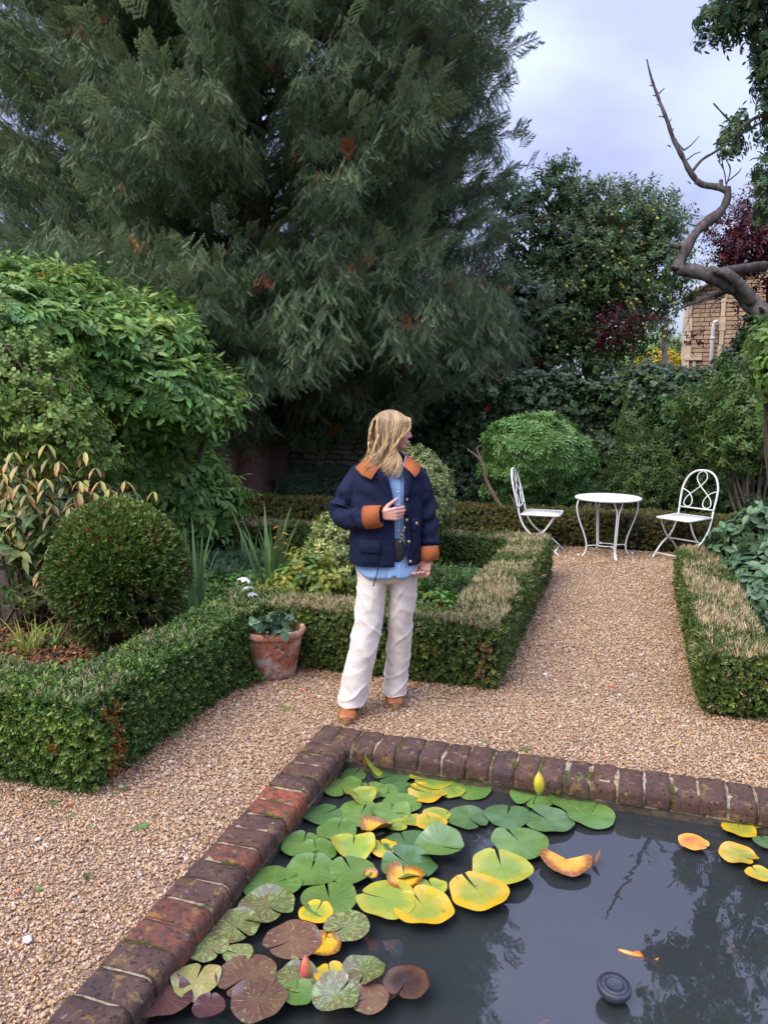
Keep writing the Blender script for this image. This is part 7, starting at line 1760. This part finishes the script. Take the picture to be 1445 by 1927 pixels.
def cuff(a, b, r0, r1, seed):
    a, b = Vector(a), Vector(b); t = (b - a).normalized(); nrm = t.orthogonal().normalized(); bb = t.cross(nrm); V = []; F = []; n = 28
    prof = [(0.0, r0 * .93), (0, r0), (.5, (r0 + r1) / 2 + .003), (1, r1), (1, r1 - .006), (.2, r1 - .012)]
    for i, (u, r) in enumerate(prof):
        for k in range(n):
            an = 2 * pi * k / n; rr2 = r * (1 + .05 * sin(an * 2 + seed) + .03 * sin(an * 3 + u * 3)); V.append(a.lerp(b, u) + (nrm * cos(an) + bb * sin(an)) * rr2 + t * .006 * sin(an + seed) * (u > .5))
    for i in range(len(prof) - 1):
        for k in range(n): F.append((i * n + k, i * n + (k + 1) % n, (i + 1) * n + (k + 1) % n, (i + 1) * n + k))
    MB().add(V, F).build('cuff', M_tan, woman)
cuff((-.128, -.150, 1.136), (-.042, -.178, 1.152), .060, .054, .5)
cuff((.216, -.010, .955), (.219, -.030, .880), .058, .053, 2.0)
flap('jacket_collar', [[(-.042, -.112, 1.410), (-.062, -.085, 1.440), (-.085, -.03, 1.465), (-.06, .05, 1.478), (0, .075, 1.482), (.06, .05, 1.475), (.088, -.02, 1.458), (.080, -.08, 1.432), (.072, -.108, 1.408)],
                       [(-.068, -.142, 1.385), (-.100, -.118, 1.418), (-.125, -.050, 1.446), (-.085, .07, 1.458), (0, .10, 1.462), (.085, .07, 1.455), (.120, -.035, 1.442), (.112, -.112, 1.412), (.102, -.137, 1.385)],
                       [(-.096, -.156, 1.340), (-.146, -.135, 1.362), (-.184, -.060, 1.392), (-.11, .095, 1.425), (0, .125, 1.425), (.11, .095, 1.425), (.168, -.045, 1.402), (.158, -.120, 1.376), (.134, -.148, 1.350)]], M_tan, .006)
# lapel on the picture's left, turned over
flap('lapel', [[(-.045, -.128, 1.400), (-.030, -.134, 1.35), (-.008, -.140, 1.29), (.014, -.143, 1.235), (.024, -.143, 1.20)], [(-.070, -.134, 1.378), (-.062, -.138, 1.345), (-.040, -.143, 1.295), (-.010, -.146, 1.24), (.018, -.144, 1.198)]], M_navy, .005)
flap('lapel', [[(.078, -.118, 1.405), (.080, -.128, 1.34), (.078, -.134, 1.27), (.076, -.137, 1.225)], [(.108, -.122, 1.385), (.120, -.126, 1.345), (.106, -.134, 1.28), (.080, -.138, 1.222)]], M_navy, .005)
# plackets, pockets, hem band, buttons
def strip(name, xs, z0, z1, mat, off=.006, w=.030):
    pts = []
    for i in range(9):
        z = z0 + (z1 - z0) * i / 8; x = xs(z); pts.append([(x, jy(x, z) - off, z), (x + w / 2, jy(x + w / 2, z) - off, z), (x + w, jy(x + w, z) - off, z)])
    return flap(name, pts, mat, .003)
strip('placket', lambda z: .025 - .034 , .872, 1.19, M_navy, .006, .034)
strip('placket', lambda z: np.interp(z, [.87, .93, 1.0, 1.1, 1.2], [.100, .094, .085, .076, .074]), .872, 1.21, M_navy, .006, .032)
def pocket(x0, x1, z0, z1, flaph, pointed, name='pocket'):
    pts = [[(x, jy(x, z) - .010, z) for x in np.linspace(x0, x1, 5)] for z in np.linspace(z0, z1, 5)]; flap(name, pts, M_navy, .006)
    pts = [[(x, jy(x, z1) - .016 - .004 * (z1 - z) / flaph, z - (pointed * (1 - abs(x - (x0 + x1) / 2) / ((x1 - x0) / 2)) if z < z1 - .01 else 0)) for x in np.linspace(x0 - .004, x1 + .004, 7)] for z in (z1 + .006, z1 - flaph * .5, z1 - flaph)]; flap('pocket_flap', pts, M_navy, .005)
pocket(-.158, -.052, .885, 1.010, .062, .0); pocket(.122, .168, .935, 1.125, .055, .018)
for sgn, xs_ in ((-1, (-.150, -.168, -.172, -.176)), (1, (.118, .132, .136, .138))):
    seam('armhole_seam', [(x, jy(x, z) - .004, z) for x, z in zip(xs_, (1.375, 1.33, 1.26, 1.17))], M_seam)
seam('hem_seam', [(x, jy(x, .893) - .007, .893) for x in np.linspace(-.18, .0, 9)], M_seam, .0013); seam('hem_seam', [(x, jy(x, .893) - .007, .893) for x in np.linspace(.10, .15, 5)], M_seam, .0013)
seam('yoke_seam', [(x, jy(x, 1.315) - .005, 1.315 - .02 * abs(x + .09)) for x in np.linspace(-.165, -.045, 7)], M_seam, .0012)
M_bh = plain('brass', (.45, .32, .13), .3, metal=.7)
for x, z in ((.090, 1.232), (.091, 1.122), (.103, 1.005), (.112, .895), (.145, 1.100)):
    MB().ball((x, jy(x, z) - .013 - (.010 if x > .14 else 0), z), .0085, 14, 8, (1, .45, 1)).build('button', M_brass, woman)
mb = MB(); mb.tube([(-.060, jy(-.06, .872) - .008, .872), (-.066, -.165, .84), (-.078, -.16, .80), (-.088, -.155, .765)], [.0028, .0028, .0028, .004], 6, smooth=3); mb.build('drawstring', M_navy, woman)
mb = MB(); mb.tube([(.150, -.075, .86), (.175, -.085, .838), (.20, -.08, .832), (.245, -.06, .834)], .0022, 6, smooth=3); mb.build('drawstring', M_blackq, woman)
# ---- bag and strap
mb = MB(); mb.ball((.040, -.124, .955), 1, 20, 14, (.046, .022, .066)); o = mb.build('bag', M_blackq, woman); o.rotation_euler = (0, 0, 0)
M_leo, nt_, b_ = new_mat('leopard_strap'); f_ = noise_node(nt_, 95, 2, .5); nt_.links.new(mix(nt_, smooth_step(nt_, f_, .48, .52), (.50, .33, .14), (.03, .02, .015)), b_.inputs['Base Color'])
flap('bag_strap', [[(.050, -.152, 1.005), (.062, -.152, 1.005)], [(.060, -.150, 1.045), (.072, -.150, 1.045)], [(.074, -.146, 1.09), (.086, -.146, 1.09)]], M_leo, .003); MB().ball((.056, -.153, 1.008), .007, 10, 8).build('strap_ring', M_bh, woman)

# ---- hair: cap plus many wavy locks
M_hair, nt_, b_ = new_mat('blonde_hair'); lv_ = attr(nt_, 'lv'); t_ = nt_.nodes.new('ShaderNodeTexCoord'); sp_ = nt_.nodes.new('ShaderNodeSeparateXYZ'); nt_.links.new(t_.outputs['Object'], sp_.inputs[0])
c_ = mix(nt_, lv_, (.26, .155, .068), (.82, .58, .29)); root = nt_.nodes.new('ShaderNodeMapRange'); root.inputs[1].default_value = 1.56; root.inputs[2].default_value = 1.70; nt_.links.new(sp_.outputs[2], root.inputs[0])
c_ = mix(nt_, mathn(nt_, 'MULTIPLY', root.outputs[0], .6), c_, (.22, .13, .07)); nt_.links.new(c_, b_.inputs['Base Color']); b_.inputs['Roughness'].default_value = .42; b_.inputs['Specular IOR Level'].default_value = .5
hb2 = MB()
m = MB(); m.ball((0, 0, 0), 1, 28, 18, (.1005, .082, .092)); 
V = []; 
for v in m.v:
    q = Vector(v) + Vector((-.016, 0, .022))
    if q.x > .035 and q.z < .045: q.x = .035 + (q.x - .035) * .25; q.y *= .93
    if q.z < -.03: q.z = -.03 + (q.z + .03) * .5
    V.append(H(*q))
hb2.add(V, m.f, .35)
for c__, r__ in (((-.052, -.030, -.020), (.062, .054, .095)), ((-.055, .020, -.020), (.058, .056, .095)), ((-.05, -.02, -.10), (.050, .055, .075))):
    m = MB(); m.ball((0, 0, 0), 1, 24, 16, r__); hb2.add([H(*(Vector(v) + Vector(c__))) for v in m.v], m.f, .45)
random.seed(5)
for i in range(1100):
    # start near the parting on top, fall over either side of the head and down to the shoulders
    c_ = i % 20
    sd = 0 if c_ in (3, 6, 9, 12, 15) else (-1 if c_ < 13 else 1)            # -1: the side turned to the camera
    x0 = ru(-.100, .066) if sd else ru(-.095, -.02); fr_ = (x0 + .09) / .16
    top_ = Vector((x0, sd * ru(.002, .024), .108 - 3.2 * max(0, abs(x0 + .012) - .02) ** 1.6))
    if sd:
        fw = max(0, fr_ - .55) * (1 if sd < 0 else .6)      # front locks sweep forward over the cheek
        vol = ru(0, .017)
        pth = [top_, Vector((x0 + .006 + .03 * fw, sd * (.066 + vol), .072)), Vector((x0 + .004 + .035 * fw, sd * (.086 + vol - .030 * fw), .022)), Vector((x0 * (.92 if x0 < 0 else .62) + .002, sd * (.088 + vol - .02 * fw), -.035)),
               Vector((x0 * (.9 if x0 < 0 else .35) - .006, sd * (.086 + vol), -.090)), Vector((x0 * (.95 if x0 < 0 else .5) - .015 + ru(-.022, .018), sd * (.090 + vol), -.150)), Vector((x0 * (1.05 if x0 < 0 else .8) - .025 + ru(-.030, .030), sd * (.098 + vol * 1.5), -.205 - ru(-.02, .045)))]
        rd_ = [.0022, .0028, .0028, .0027, .0025, .0019, .0005]
    else:
        pth = [top_, Vector((-.110, top_.y * 1.3 + ru(-.06, .05), .05)), Vector((-.120, ru(-.085, .07), 0)), Vector((-.118, ru(-.09, .08), -.06)), Vector((-.112, ru(-.07, .07), -.12)), Vector((-.125 + ru(-.02, .02), ru(-.08, .08), -.19 + ru(-.03, .02)))]
        rd_ = [.0026, .0030, .0028, .0024, .0018, .0005]
    grp = int(x0 * 55) * 1.7 + sd; ph = grp + ru(-.35, .35); am = ru(.006, .013)
    P, Q = catmull(pth, rd_, 6); out = []
    for k, p in enumerate(P):
        tq = k / (len(P) - 1); p = p.copy(); wv_ = max(0, tq - .22); p.x += am * 1.7 * sin(tq * 12 + ph) * wv_ * 1.5; p.y += am * 1.1 * cos(tq * 12 + ph) * wv_; out.append(H(*p))
    hb2.tube(out, [q * ru(.55, 1.25) for q in Q], 4, cap=False, a=min(1, max(0, .5 + .35 * sin(grp * 5.1) + random.gauss(0, .30) + .15 * (fr_ - .4))))
hb2.build('hair', M_hair, woman)
